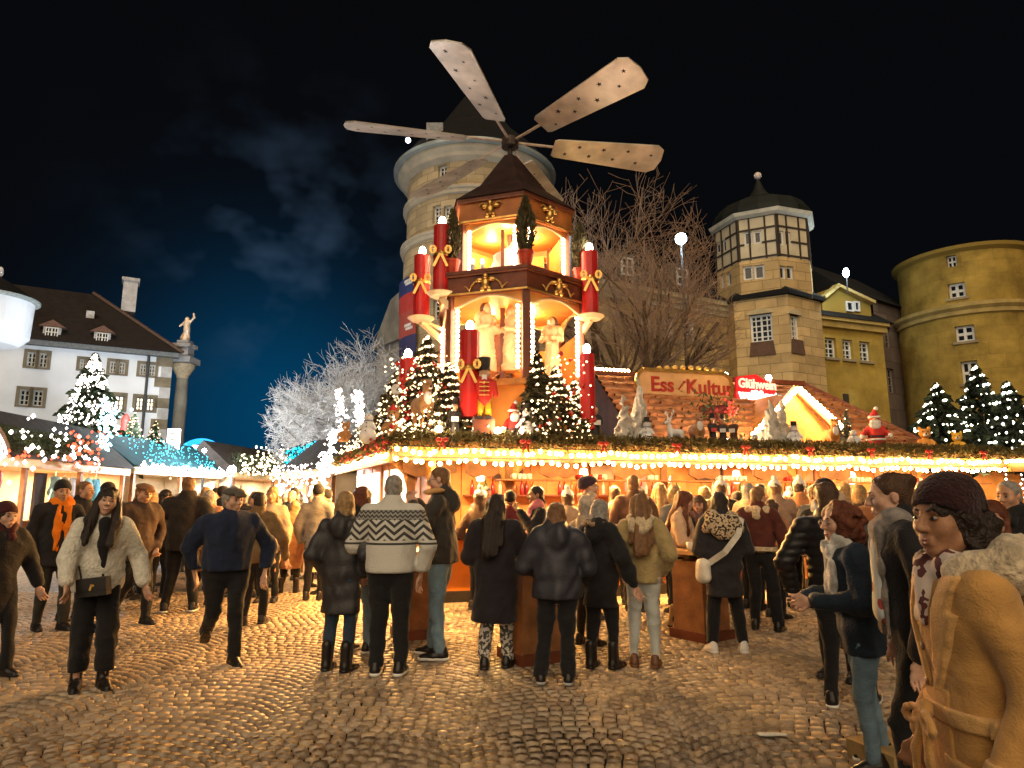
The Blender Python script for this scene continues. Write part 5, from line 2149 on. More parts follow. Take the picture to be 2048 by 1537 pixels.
# ================================================================== STALLS ALONG THE LANE
def lane_stall(label, P0, P1, ze, depth, wall_m, roof_m, lcol, lpow, posts=3, ridge=1.5, fascia_m=None, counter=True, back=True):
    t = thing('lane_stall', label, 'market stall')
    mp = Plane(P0, P1)
    L = mp.L
    b = MB()
    mbox(b, mp, -.1, L + .1, ze - .12, ze + .12, -.08, .02)
    b.obj('fascia', fascia_m or cream, t)
    b = MB()
    b.prism([(.15, ze + .12), (-depth * .6, ze + ridge), (-depth - .2, ze + .12)], lambda u, v, d: mp(d, v, u), -.2, L + .2)
    b.obj('roof', roof_m, t)
    if back:
        b = MB()
        mbox(b, mp, 0, L, 0, ze, -depth - .05, -depth)
        mbox(b, mp, 0, .05, 0, ze, -depth, -.2)
        mbox(b, mp, L - .05, L, 0, ze, -depth, -.2)
        mbox(b, mp, 0, L, ze - .05, ze, -depth, -.1)
        b.obj('wall', wall_m, t)
    if counter:
        b = MB()
        mbox(b, mp, .05, L - .05, 0, .95, -.75, -.5)
        mbox(b, mp, 0, L, .95, 1.0, -.85, -.4)
        b.obj('counter', wood_md, t)
    for i in range(posts):
        u = .1 + (L - .2) * i / max(1, posts - 1)
        b = MB()
        mbox(b, mp, u - .06, u + .06, 0, ze - .1, -.2, -.08)
        b.obj('post', wood_md, t)
    n_ = max(1, int(L / 2.5))
    for i in range(n_):
        lamp('stall_lamp', 'AREA', mp(L * (i + .5) / n_, ze - .12, -depth * .5), lpow, lcol, 1.2, (0, 0, math.atan2(mp.u.y, mp.u.x)), .3)
    return t, mp


pale_wall = mat('pale_pine_wall', (0.74, 0.55, 0.34), .6, .15, 2, .1, 20)
dark_shingle = mat('dark_shingle', (0.035, 0.026, 0.02), .85, .4, 4, .5, 20)
l1, m1 = lane_stall('near left stall with cream walls, arched sign and garlanded dark roof', (-12.5, 15.2), (-13.3, 23.6), 2.5, 2.4, pale_wall, dark_shingle, (1.0, .74, .46), 110, 4, 1.5)
# roof decoration of the near left stall: garland with white and red lamps
g1 = garland('fir_garland', 'bushy fir garland with lamps on the near left stall roof', m1, 5.8, 3.05, -.15, 61, 7000, .42, mat('garland_green', (0.035, 0.055, 0.02), .8, .4, 4, island=.4))
pts = [tuple(m1(rng.uniform(-.5, 5.9), 3.0 + rng.normal(0, .33), .2 + rng.uniform(-.2, .15))) for _ in range(110)]
o = dots('lamp_cluster', pts, .055, fairy_pink, None, .35)
tag(o, 'white round lamps scattered over the near left stall roof', 'fairy lights')
pts = [tuple(m1(rng.uniform(4.2, 6.0), 2.95 + rng.normal(0, .28), .22 + rng.uniform(-.1, .15))) for _ in range(60)] + [tuple(m1(rng.uniform(-.5, 5.0), 2.72 + rng.normal(0, .05), .25)) for _ in range(24)]
o = dots('red_bauble', pts, .05, emis('red_lamp', (1.0, 0.10, 0.04), 1.2, False), None, .3)
tag(o, 'red baubles at the right end of the near left roof garland', 'baubles')
sa = thing('arch_sign', 'white lit arched sign strip on the near left stall roof', 'sign')
am = Plane((-12.2, 14.6), (-12.45, 17.4))
b, b2, b3 = MB(), MB(), MB()
cu, cv, rr = .35, 2.15, 1.62
for i in range(16):
    a0, a1 = R(150 - i * 8), R(150 - (i + 1) * 8)
    for mb_x, r0, r1, d0, d1 in ((b, 1.0, 1.95, -.05, .0), (b2, 1.45, 1.75, .0, .04)):
        poly = [(cu + r0 * math.cos(a0), cv + r0 * .78 * math.sin(a0)), (cu + r0 * math.cos(a1), cv + r0 * .78 * math.sin(a1)), (cu + r1 * math.cos(a1), cv + r1 * .78 * math.sin(a1)), (cu + r1 * math.cos(a0), cv + r1 * .78 * math.sin(a0))]
        mb_x.prism(poly, am, d0, d1)
    am_ = (a0 + a1) / 2
    p_ = (cu + 1.6 * math.cos(am_), cv + 1.6 * .78 * math.sin(am_))
    mbox(b3, am, p_[0] - .03, p_[0] + .02, p_[1] - .07, p_[1] + .07, .041, .05)
b.obj('board', mat('arch_board', (0.25, 0.15, 0.07), .7, .3, 4), sa)
b2.obj('lit_strip', emis('sign_strip', (1.0, 0.95, 0.86), 2.4, False), sa)
b3.obj('lettering_strokes', mat('sign_dark', (0.12, 0.1, 0.09), .6), sa)
# hanging clothes in its far bay
for i, (u, cc, w) in enumerate(((4.7, (0.30, 0.55, 0.62), .34), (5.15, (0.62, 0.68, 0.68), .36), (5.6, (0.72, 0.74, 0.74), .3), (6.0, (0.60, 0.58, 0.62), .3), (6.5, (0.28, 0.62, 0.70), .36), (7.0, (0.12, 0.42, 0.55), .34))):
    pr = [C((-.10, 0, -.12), (.10, 0, -.12), .075, .075, .6), C((0, 0, -.2), (0, 0, -.75), .15, .2, .45), C((-.15, 0, -.15), (-.27, 0, -.55), .065, .06, .7), C((.15, 0, -.15), (.27, 0, -.55), .065, .06, .7)]
    o = sdf_obj('hanging_garment', pr, .03, mat('garment%d' % i, cc, .85, .2, 5), None, m1(u, 2.28, -.35), (0, 0, math.atan2(m1.u.y, m1.u.x)), fold=.02, seed=i, ffreq=1.6)
    tag(o, ('teal', 'pale blue', 'white', 'lilac', 'bright teal', 'deep teal')[i] + ' garment hanging in the open bay of the left stall', 'garment', 'garments hanging in the left stall')
    b = MB()
    b.tube((0, 0, -.05), (0, 0, .12), .008, .008, 5)
    b.obj('hanger', mat('steel', (0.6, 0.55, 0.5), .25), o)
# yellow sack and umbrella pole at its near end
o = sdf_obj('yellow_cauldron', [E((0, 0, .22), (.30, .30, .24)), E((0, 0, .42), (.2, .2, .08))], .03, mat('mustard', (0.62, 0.36, 0.03), .5, .2, 4), None, m1(2.0, 1.0, -.45), k=.06)
tag(o, 'mustard yellow round pot on the near left stall counter', 'pot')
b = MB()
mbox(b, m1, 3.9, 4.4, .5, 2.3, -.5, -.42)
o = b.obj('gap_shade_panel', mat('gap_shade', (0.04, 0.03, 0.035), .9))  # dark panel standing in for the shade in the door gap
tag(o, 'dark panel standing in for shade in the gap beside the cream wall', 'shade panel')
pl = thing('red_lantern_post', 'wooden post with a red hanging lantern in front of the cream stall wall', 'post', m1(1.1, 0, .25))
MB().tube((0, 0, 0), (0, 0, 2.4), .04, .04, 8).obj('pole', wood_md, pl)
MB().lathe((0, 0, 2.0), [(.02, -.32), (.1, -.25), (.13, 0), (.1, .22), (.03, .3)], 10).obj('lantern', mat('lantern_red', (0.45, 0.05, 0.02), .5), pl)

l2, m2 = lane_stall('teal lit stall roof behind the near left stall', (-13.4, 24.2), (-13.0, 30.5), 2.6, 2.6, pale_wall, mat('teal_lit_roof', (0.008, 0.045, 0.055), .7, .3, 3), (.8, .95, 1.0), 40, 3, 1.35)  # teal lamp light is put into the roof colour
pts = []
for i in range(230):
    u, t = rng.uniform(.5, m2.L), rng.random()
    pts.append(tuple(m2(u, 2.80 + t * 1.2, .2 - t * 1.6)))
o = dots('teal_light_net', pts, .021, emis('teal_lamp', (0.06, 0.75, 1.0), 2.0, False), None, .4)
tag(o, 'net of turquoise lamps on the second left stall roof', 'fairy lights')
lamp('teal_roof_lamp', 'POINT', m2(3.6, 3.5, 1.0), 14, (.12, .8, 1.0), .1)
o = MB().ball(tuple(m2(3.6, 3.55, .55)), .09, 10, 7).obj('teal_flood_bulb', emis('teal_flood', (0.5, 0.97, 1.0), 20))
tag(o, 'bright turquoise floodlight on the second left roof', 'lamp')
pts = [tuple(m2(i / 150 * m2.L, 2.74 + rng.normal(0, .07), .25 + rng.normal(0, .04))) for i in range(150)]
o = dots('eave_light_string', pts, .045, fairy_pink, None, .3)
tag(o, 'white lamp string along the second left stall eave', 'string lights')
l3, m3 = lane_stall('far left stall with warm lamp garlands down the lane', (-12.8, 31.5), (-12.2, 40.5), 2.7, 2.6, pale_wall, dark_shingle, (1.0, .86, .68), 120, 3, 1.6)
garland('fir_garland', 'fir garland with small lamps on the far left stall roof', m3, m3.L, 3.3, .0, 62, 3500, .5, MATS['garland_green'])
pts = [tuple(m3(rng.uniform(0, m3.L), 2.75 + abs(rng.normal(0, .6)), .3 + rng.normal(0, .15))) for _ in range(300)]
o = dots('eave_light_string', pts, .05, emis('fairy_gold', (1.0, 0.78, 0.45), 5, False), None, .3)
tag(o, 'warm lamp string over the far left stall eave', 'string lights')
# roof signs: white lit boxes
for px, py_, Yd, w, h in ((347, 880, 29, .5, .95), (402, 915, 34, .9, 1.2)):
    p = at(px, py_, Yd)
    o = thing('lit_sign_box', 'white lit sign box on the left stall roofs, %s' % ('nearer the column' if px < 380 else 'nearer the floodlight'), 'sign', p, group='white sign boxes on the left roofs')
    MB().box((0, 0, 0), (w, .15, h)).obj('box', emis('sign_box', (1.0, 0.93, 0.86), 1.6, False), o)
    b = MB()
    for i in range(3):
        b.box((0, -.08, h * (.28 - .28 * i)), (w * .5, .012, .06))
    b.obj('emblem_bar', mat('sign_dark', (0.12, 0.1, 0.09), .6), o)
    MB().tube((0, 0, -h / 2), (0, 0, -h / 2 - 1.2), .04).obj('stand', wood_md, o)
# small roof firs and figures above the left stalls
for i, (px, top, Yd, hh, lab) in enumerate(((225, 820, 31.2, 1.6, 'little lit fir on the grey roof box, left of the red figure'), (270, 825, 31.4, 1.55, 'little lit fir on the grey roof box, right of the red figure'), (312, 842, 28, 1.6, 'little lit fir at the end of the left stall roofs'), (425, 905, 38, 1.8, 'small cool-lit fir by the lane floodlights'), (455, 898, 40, 2.2, 'taller cool-lit fir by the lane floodlights'))):
    p = at(px, top, Yd)
    lit_fir('christmas_tree', lab, (p.x, p.y, p.z - hh), hh, hh * .32, 110, .035, fairy if i < 3 else fairy_cool, 70 + i, 260, needle, .22)
gb = thing('grey_roof_box', 'grey flat-roofed hut top behind the left stall roofs', 'hut')
p = at(232, 888, 32)
MB().box((p.x, p.y, p.z / 2 - .1), (4.2, 2.4, p.z + .4)).obj('body', mat('grey_hut', (0.35, 0.37, 0.40), .8, .15, 2), gb)
b = MB()
for dx in (-1.5, -.25, 1.1):
    b.box((p.x + dx, p.y - 1.22, p.z - .2), (.06, .05, .8))
b.box((p.x, p.y - 1.22, p.z + .06), (4.1, .06, .06))
b.obj('frame_bar', mat('hut_frame', (0.12, 0.13, 0.14), .6), gb)
p = at(250, 855, 31.5)
o = sdf_obj('red_roof_figure', [C((0, 0, 0), (0, 0, .8), .32, .18), E((0, 0, 1.05), .2), E((0, 0, 1.25), (.12, .12, .15))], .05, mat('figure_red', (0.55, 0.04, 0.03), .6), None, (p.x, p.y, p.z - .75), k=.1)
tag(o, 'small red santa-like figure between two little firs on the grey hut', 'figure')
p = at(211, 855, 23)
pts = [(p.x + rng.normal(0, .12) * (1 + t), p.y + rng.normal(0, .1), p.z - .9 + 1.9 * t) for t in rng.random(150)]
o = dots('ice_blue_light_column', pts, .05, emis('ice_lamp', (0.45, 0.92, 1.0), 3, False), None, .4)
tag(o, 'icy blue column of lamps rising before the big lit tree', 'light column')

# floodlights down the lane, lighting house and tree
for px, py_, Yd, e, sz_, lab in ((407, 944, 26, 110, .13, 'glaring white floodlight on a mast beside the far left stall'), (464, 940, 28, 950, .17, 'brightest white floodlight over the lane crowd')):
    p = at(px, py_, Yd)
    t = thing('floodlight', lab, 'floodlight', (p.x, p.y, 0))
    MB().tube((0, 0, 0), (0, 0, p.z - .2), .05, .05, 8).obj('mast', mat('mast_grey', (0.03, 0.03, 0.03), .5), t)
    MB().ball((0, 0, p.z), sz_, 12, 8).obj('lamp_head', emis('flood_white', (1.0, 0.97, 0.92), 60.0, False), t)
    lamp('flood_lamp', 'POINT', (p.x, p.y - sz_ - .3, p.z + .2), e, (.92, .96, 1.0), .15)
# blue lit arch and distant gantry
ba = thing('blue_light_arch', 'glowing blue arch beyond the column at the end of the lane', 'light arch')
p = at(400, 925, 48)
b = MB()
for i in range(14):
    a0, a1 = math.pi * i / 14, math.pi * (i + 1) / 14
    b.tube((p.x + 1.7 * math.cos(a0), p.y, p.z + 1.5 * math.sin(a0)), (p.x + 1.7 * math.cos(a1), p.y, p.z + 1.5 * math.sin(a1)), .2, .2, 6)
b.obj('arch', emis('blue_arch', (0.02, 0.32, 0.75), 1.0, False), ba)
gt = thing('lane_gantry', 'pale pink lit beam spanning the far end of the lane', 'gantry')
pa, pb2 = at(495, 963, 44), at(585, 968, 44)
b = MB()
b.bar(pa, pb2, .4, .55)
b.obj('beam', emis('gantry_pink', (1.0, 0.45, 0.34), .55, False), gt)
for q in (pa, pb2):
    MB().tube((q.x, q.y, 0), (q.x, q.y, q.z), .1).obj('mast', mat('mast_grey', (0.03, 0.03, 0.03), .5), gt)
pts = [tuple(at(rng.uniform(490, 600), 985 + rng.normal(0, 6), 43)) for _ in range(150)]
o = dots('far_lamp_cluster', pts, .07, fairy_pink, None, .4)
tag(o, 'hazy cluster of white lamps under the far gantry', 'fairy lights')
# right-hand lane stall smothered in lamps
l4, m4 = lane_stall('lamp covered stall beyond the left corner of the main stall', (-7.9, 23.5), (-5.6, 21.0), 2.4, 2.2, pale_wall, dark_shingle, (1.0, .86, .7), 60, 3, 1.3)
pts = [tuple(m4(rng.uniform(-.2, m4.L), 1.0 + rng.random() ** .8 * 1.7, .15 + rng.normal(0, .1))) for _ in range(330)]
o = dots('lamp_curtain', pts, .033, fairy_pink, None, .35)
tag(o, 'thick curtain of white lamps over the stall beyond the left corner', 'light curtain')
bt = thing('blue_lit_shrub', 'round shrubs wrapped in bright cyan lamps under the pale bare tree', 'shrub')
pts = []
for px, py_, r_ in ((597, 922, .55), (620, 912, .5), (641, 908, .5)):
    p = at(px, py_, 26)
    for _ in range(90):
        v = rng.normal(0, 1, 3)
        v /= np.linalg.norm(v)
        pts.append(tuple(np.array(p) + v * r_ * rng.uniform(.7, 1)))
dots('cyan_lamp', pts, .05, emis('cyan_lamp', (0.01, 0.62, 1.0), 2.2, False), bt, .3)
V = np.array(pts)
rg = np.random.default_rng(3)
d = rg.normal(0, 1, V.shape)
d /= np.linalg.norm(d, axis=1, keepdims=True)
s_ = np.cross(d, rg.normal(0, 1, V.shape)) * .06
put('foliage', mesh_from('foliage', np.stack([V * 1 - d * .2, V + s_, V + d * .2, V - s_], 1).reshape(-1, 3), np.arange(len(V) * 4).reshape(-1, 4)), needle, bt)
p = at(620, 935, 26)
MB().tube((p.x, p.y, 0), (p.x, p.y, p.z), .08, .05).obj('stem', trunk_m, bt)

# street lamps by the castle
for px, py_, Yd, e, lab, mast in ((1362, 478, 24.5, 500, 'glowing blue-white street lamp among the bare branches', True), (1692, 546, 36, 130, 'small blue-white lamp over the yellow wing roof', False)):
    p = at(px, py_, Yd)
    t = thing('street_lamp', lab, 'street lamp', (p.x, p.y, 0 if mast else p.z - 1.2))
    z0 = p.z if mast else 1.2
    if mast:
        MB().tube((0, 0, 0), (0, 0, z0 - .1), .07, .045, 8).obj('mast', mat('mast_grey', (0.03, 0.03, 0.03), .5), t)
    else:
        MB().tube((0, 0, 0), (0, 0, z0 - .1), .04, .03, 8).obj('mast', mat('mast_grey', (0.03, 0.03, 0.03), .5), t)
    MB().ball((0, 0, z0), .22 if mast else .16, 12, 8, (1, 1, 1 if mast else 1.7)).obj('globe', emis('street_globe', (0.62, 0.90, 1.0), 16.0, False), t)
    lamp('street_light', 'POINT', (p.x, p.y - .5, p.z), e, (.70, .88, 1.0), .2)

# right continuation: a second stall end with fairy curtains
rs2 = thing('right_stall', 'stall bay with fairy light curtain at the right picture edge', 'market stall')
Rp = Plane((9.75, 13.24), (13.5, 14.3))
b = MB()
mbox(b, Rp, 0, Rp.L, 2.10, 2.26, -.12, -.04)
mbox(b, Rp, 0, Rp.L, 2.36, 2.42, -4.2, 0)
b.obj('fascia', wood_or, rs2)
b = MB()
mbox(b, Rp, 0, Rp.L, 0, 2.3, -2.6, -2.5)
b.obj('back_wall', wood_or, rs2)
b = MB()
mbox(b, Rp, 0, Rp.L, .0, 1.05, -.9, -.6)
b.obj('counter', wood_md, rs2)
b = MB()
mbox(b, Rp, .0, Rp.L, 2.28, 2.33, -.06, .02)
b.obj('light_strip', emis('strip_warm', (1.0, 0.8, 0.5), 14, True), rs2)
pts = [tuple(Rp(.2 + (i % 9) * .4, 2.05 - (i // 9) * .09, -.3 + rng.normal(0, .03))) for i in range(72)]
o = dots('fairy_curtain', pts, .022, fairy_cool, None, .3)
tag(o, 'cool white fairy curtain hanging in the right stall bay', 'light curtain')
lamp('stall_lamp', 'AREA', Rp(1.8, 2.27, -1.3), 45, (1.0, .62, .28), 2.5, (0, 0, math.atan2(Rp.u.y, Rp.u.x)), .3)
garland('fir_garland', 'fir garland on the eave of the right stall bay', Rp, Rp.L, ZE + .18, -.06, 7, 2600, .14, garl)
b = MB()
mbox(b, S, 8.8, LEN + .5, 2.37, 2.43, -6.0, -3.41)
b.obj('rear_deck', wood_md, ms)
# ================================================================== FIGURES ON THE EAVE AND IN THE PYRAMID
plush_br = mat('plush_brown', (0.36, 0.17, 0.06), .9, .3, 12, .4, 60, sheen=.3)
plush_w = mat('plush_white', (0.72, 0.70, 0.68), .9, .15, 12, .4, 60)
plush_g = mat('plush_grey', (0.40, 0.41, 0.43), .9, .3, 12, .4, 60)
blk = mat('figure_black', (0.018, 0.014, 0.016), .6, .2, 6)
santa_red = mat('santa_red', (0.52, 0.025, 0.02), .7, .2, 8)
skin_f = mat('figure_skin', (0.62, 0.36, 0.22), .6)
orange_n = mat('carrot', (0.75, 0.25, 0.03), .6)


def figpos(px, n=-.30):
    u, v = S.hit(px, 880)
    # correct for the offset plane
    q = S(u, 0, n)
    d = Vector(ray(px, 880))
    u += (d.x / d.y * q.y - q.x) * .95
    return S(u, 2.435, n)


def facing(p, turn=0.0):
    """rotation so that local -Y looks to the camera"""
    return math.atan2(-p.x, p.y) * 1.0 + turn


def snowman(label, p, H, turn=0.0, hat=True):
    t = thing('snowman', label, 'snowman', p, facing(p, turn), group='snowmen on the stall eave')
    s = H
    sdf_obj('body', [E((0, 0, .22 * s), (.25 * s, .22 * s, .24 * s)), E((0, 0, .52 * s), (.17 * s, .16 * s, .17 * s)), E((0, -.01 * s, .75 * s), (.125 * s, .12 * s, .12 * s)), C((.14 * s, 0, .55 * s), (.24 * s, -.1 * s, .42 * s), .05 * s, .045 * s), C((-.14 * s, 0, .55 * s), (-.24 * s, -.1 * s, .42 * s), .05 * s, .045 * s)], .022 * s + .004, mat('snow_white', (0.74, 0.74, 0.76), .85, .12, 9, .3, 40), t, k=.05 * s, zmin=0)
    b = MB()
    for z in (.35, .47, .58):
        b.ball((0, -(.235 if z < .4 else .165) * s * (1 if z < .4 else 1), z * s), .02 * s, 6, 4)
    for sx in (-1, 1):
        b.ball((sx * .045 * s, -.115 * s, .79 * s), .015 * s, 6, 4)
    b.obj('buttons_and_eyes', blk, t)
    MB().tube((0, -.11 * s, .75 * s), (0, -.2 * s, .74 * s), .02 * s, .003, 6).obj('nose', orange_n, t)
    if hat:
        MB().lathe((0, 0, .84 * s), [(0, 0), (.16 * s, 0), (.16 * s, .015 * s), (.10 * s, .02 * s), (.10 * s, .15 * s), (0, .155 * s)], 14).obj('hat', blk, t)
    MB().lathe((0, 0, .645 * s), [(.11 * s, -.02 * s), (.15 * s, -.01 * s), (.15 * s, .02 * s), (.11 * s, .03 * s)], 14).obj('scarf', mat('scarf_grey', (0.25, 0.27, 0.33), .9), t)
    return t


def santa(label, p, H, turn=0.0, rot=None):
    t = thing('santa_figure', label, 'santa figure', p, facing(p, turn))
    s = H
    sdf_obj('body', [C((0, 0, .06 * s), (0, 0, .5 * s), .2 * s, .15 * s, .85), E((0, -.01, .68 * s), (.1 * s, .1 * s, .11 * s)), C((.13 * s, 0, .52 * s), (.26 * s, -.08 * s, .36 * s), .06 * s, .055 * s), C((-.13 * s, 0, .52 * s), (-.26 * s, -.1 * s, .38 * s), .06 * s, .055 * s), C((.07 * s, 0, 0), (.07 * s, -.05 * s, .1 * s), .07 * s, .07 * s), C((-.07 * s, 0, 0), (-.07 * s, -.05 * s, .1 * s), .07 * s, .07 * s)], .022 * s + .004, santa_red, t, k=.04 * s, zmin=0)
    b = MB()
    b.lathe((0, 0, .1 * s), [(.17 * s, -.03 * s), (.225 * s, -.02 * s), (.225 * s, .03 * s), (.17 * s, .04 * s)], 16)
    b.lathe((0, 0, .26 * s), [(.15 * s, -.01 * s), (.2 * s, -.005 * s), (.2 * s, .03 * s), (.15 * s, .035 * s)], 16)
    for sx in (-1, 1):
        b.ball((sx * .27 * s, -.1 * s, .35 * s), .06 * s, 8, 5)
    b.ball((.05 * s, 0, .96 * s), .05 * s, 8, 6)
    b.obj('fur_trim', plush_w, t, smooth=True)
    MB().lathe((0, 0, .34 * s), [(.13 * s, -.015 * s), (.18 * s, -.015 * s), (.18 * s, .02 * s), (.13 * s, .02 * s)], 16).obj('belt', blk, t)
    sdf_obj('beard', [E((0, -.09 * s, .60 * s), (.12 * s, .06 * s, .12 * s)), E((.05 * s, -.12 * s, .66 * s), (.06 * s, .04 * s, .03 * s)), E((-.05 * s, -.12 * s, .66 * s), (.06 * s, .04 * s, .03 * s)), C((-.1 * s, -.02 * s, .77 * s), (.1 * s, -.02 * s, .77 * s), .035 * s, .035 * s, 3.0)], .02 * s + .004, plush_w, t, k=.03 * s)
    MB().ball((0, -.105 * s, .705 * s), .055 * s, 8, 6, (1.1, .7, .7)).obj('face', skin_f, t, smooth=True)
    sdf_obj('hat', [C((0, 0, .78 * s), (.02 * s, .01 * s, .92 * s), .11 * s, .04 * s)], .02 * s + .004, santa_red, t)
    return t


def deer(label, p, H, m, turn=0.0, antlers=True, plush=False, group='deer figures on the stall eave'):
    t = thing('deer_figure', label, 'deer figure', p, facing(p, turn), group=group)
    s = H
    hw = .07 * s
    thick = 1.35 if plush else 1.0
    pr = [C((0, -.12 * s, .42 * s), (0, .18 * s, .42 * s), .105 * s * thick, .11 * s * thick, 1), C((0, -.14 * s, .46 * s), (0, -.20 * s, .70 * s), .075 * s * thick, .05 * s * thick),
          C((0, -.19 * s, .74 * s), (0, -.33 * s, .68 * s), .065 * s * thick, .035 * s * thick), E((0, .29 * s, .47 * s), (.03 * s, .05 * s, .05 * s))]
    for sx in (-1, 1):
        pr += [C((sx * hw, -.15 * s, .4 * s), (sx * hw, -.16 * s, .2 * s), .045 * s * thick, .03 * s * thick), C((sx * hw, -.16 * s, .2 * s), (sx * hw, -.15 * s, .02 * s), .03 * s * thick, .028 * s * thick),
               C((sx * hw, .18 * s, .4 * s), (sx * hw, .21 * s, .22 * s), .06 * s * thick, .032 * s * thick), C((sx * hw, .21 * s, .22 * s), (sx * hw, .18 * s, .02 * s), .03 * s * thick, .028 * s * thick),
               C((sx * .05 * s, -.17 * s, .79 * s), (sx * .12 * s, -.15 * s, .83 * s), .03 * s, .012 * s, .7)]
    sdf_obj('body', pr, .018 * s + .004, m, t, k=.035 * s, zmin=0)
    if antlers:
        b = MB()
        for sx in (-1, 1):
            P0, P1, P2, P3 = (sx * .03 * s, -.17 * s, .79 * s), (sx * .10 * s, -.15 * s, .90 * s), (sx * .17 * s, -.15 * s, .97 * s), (sx * .19 * s, -.15 * s, 1.06 * s)
            b.tube(P0, P1, .02 * s, .018 * s, 6).tube(P1, P2, .018 * s, .016 * s, 6).tube(P2, P3, .016 * s, .012 * s, 6)
            b.tube(P1, (sx * .09 * s, -.15 * s, 1.0 * s), .016 * s, .01 * s, 6).tube(P2, (sx * .24 * s, -.15 * s, 1.0 * s), .014 * s, .01 * s, 6).tube(P2, (sx * .14 * s, -.15 * s, 1.05 * s), .014 * s, .01 * s, 6)
        b.obj('antlers', m if not plush else mat('antler_tan', (0.45, 0.32, 0.18), .8), t)
    b = MB()
    for sx in (-1, 1):
        b.ball((sx * .055 * s * thick, -.235 * s, .755 * s), .014 * s * thick, 6, 4)
    b.ball((0, -.36 * s, .675 * s), .02 * s * thick, 6, 4)
    b.obj('eyes_and_nose', blk, t)
    if plush:
        sdf_obj('chest', [E((0, -.235 * s, .50 * s), (.075 * s, .05 * s, .13 * s)), E((0, -.33 * s, .66 * s), (.04 * s, .05 * s, .03 * s))], .02 * s, plush_w, t, k=.03 * s)
    return t


def plush(label, p, H, m, turn=0.0, cat='plush toy', muzzle=plush_w, ears=.07, hat=None):
    t = thing('plush_animal', label, cat, p, facing(p, turn), group='plush animals on the stall eave')
    s = H
    sdf_obj('body', [E((0, 0, .28 * s), (.22 * s, .2 * s, .27 * s)), E((0, -.02 * s, .70 * s), (.19 * s, .17 * s, .18 * s)), C((.18 * s, -.03 * s, .45 * s), (.27 * s, -.16 * s, .28 * s), .07 * s, .07 * s), C((-.18 * s, -.03 * s, .45 * s), (-.27 * s, -.16 * s, .28 * s), .07 * s, .07 * s),
                     C((.13 * s, -.05 * s, .1 * s), (.18 * s, -.28 * s, .08 * s), .09 * s, .08 * s), C((-.13 * s, -.05 * s, .1 * s), (-.18 * s, -.28 * s, .08 * s), .09 * s, .08 * s), E((.14 * s, 0, .88 * s), (ears * s, .035 * s, ears * 1.2 * s)), E((-.14 * s, 0, .88 * s), (ears * s, .035 * s, ears * 1.2 * s))], .022 * s + .004, m, t, k=.04 * s, zmin=0, fold=.01 * s, ffreq=4)
    MB().ball((0, -.17 * s, .65 * s), .08 * s, 10, 7, (1.1, .9, .8)).obj('muzzle', muzzle, t, smooth=True)
    b = MB()
    for sx in (-1, 1):
        b.ball((sx * .075 * s, -.175 * s, .76 * s), .022 * s, 6, 5)
    b.ball((0, -.25 * s, .68 * s), .03 * s, 6, 5)
    b.obj('eyes_and_nose', blk, t)
    if hat:
        MB().lathe((0, 0, .84 * s), [(0, .22 * s), (.05 * s, .16 * s), (.13 * s, .02 * s), (.15 * s, 0)], 12).obj('hat', hat, t)
    return t


def choir(label, p, H, robe, turn=0.0, tophat=False, staff=False):
    t = thing('robed_figure', label, 'figure', p, facing(p, turn), group='dark robed figures on the stall eave')
    s = H
    sdf_obj('robe', [C((0, 0, .02 * s), (0, 0, .62 * s), .13 * s, .085 * s), C((-.07 * s, 0, .66 * s), (.07 * s, 0, .66 * s), .06 * s, .06 * s), C((.11 * s, 0, .64 * s), (.10 * s, -.13 * s, .50 * s), .045 * s, .04 * s), C((-.11 * s, 0, .64 * s), (-.10 * s, -.13 * s, .50 * s), .045 * s, .04 * s)], .018 * s + .004, robe, t, k=.03 * s, zmin=0)
    sdf_obj('head', [E((0, -.01 * s, .82 * s), (.062 * s, .068 * s, .078 * s)), C((0, 0, .70 * s), (0, 0, .76 * s), .03 * s), E((0, -.078 * s, .815 * s), (.012 * s, .016 * s, .016 * s))], .015 * s + .003, skin_f, t, k=.015 * s)
    if tophat:
        MB().lathe((0, 0, .87 * s), [(0, 0), (.1 * s, 0), (.1 * s, .012 * s), (.062 * s, .015 * s), (.066 * s, .14 * s), (0, .14 * s)], 12).obj('top_hat', blk, t)
    else:
        sdf_obj('hair', [E((0, .015 * s, .845 * s), (.07 * s, .07 * s, .068 * s))], .02 * s, mat('figure_hair', (0.35, 0.2, 0.08), .7), t)
    b = MB()
    b.box((0, -.17 * s, .52 * s), (.16 * s, .02 * s, .11 * s))
    b.obj('song_book', plush_w if not staff else mat('book_red', (0.5, 0.05, 0.04), .6), t)
    return t


def flocked(label, p, H, rr, seed=0):
    t = thing('flocked_tree', label, 'decorative tree', p, facing(p), group='flocked white trees on the stall eave')
    m = mat('flocking', (0.50, 0.47, 0.42), .95, .3, 12, .6, 50)
    b = MB()
    MB().tube((0, 0, 0), (0, 0, H * .3), .03, .03).obj('trunk', trunk_m, t)
    sdf_obj('crown', [C((0, 0, .02 * H), (0, 0, .95 * H), rr, .012)], .022, m, t, fold=.055, seed=seed, ffreq=2.6, zmin=0.0)
    return t


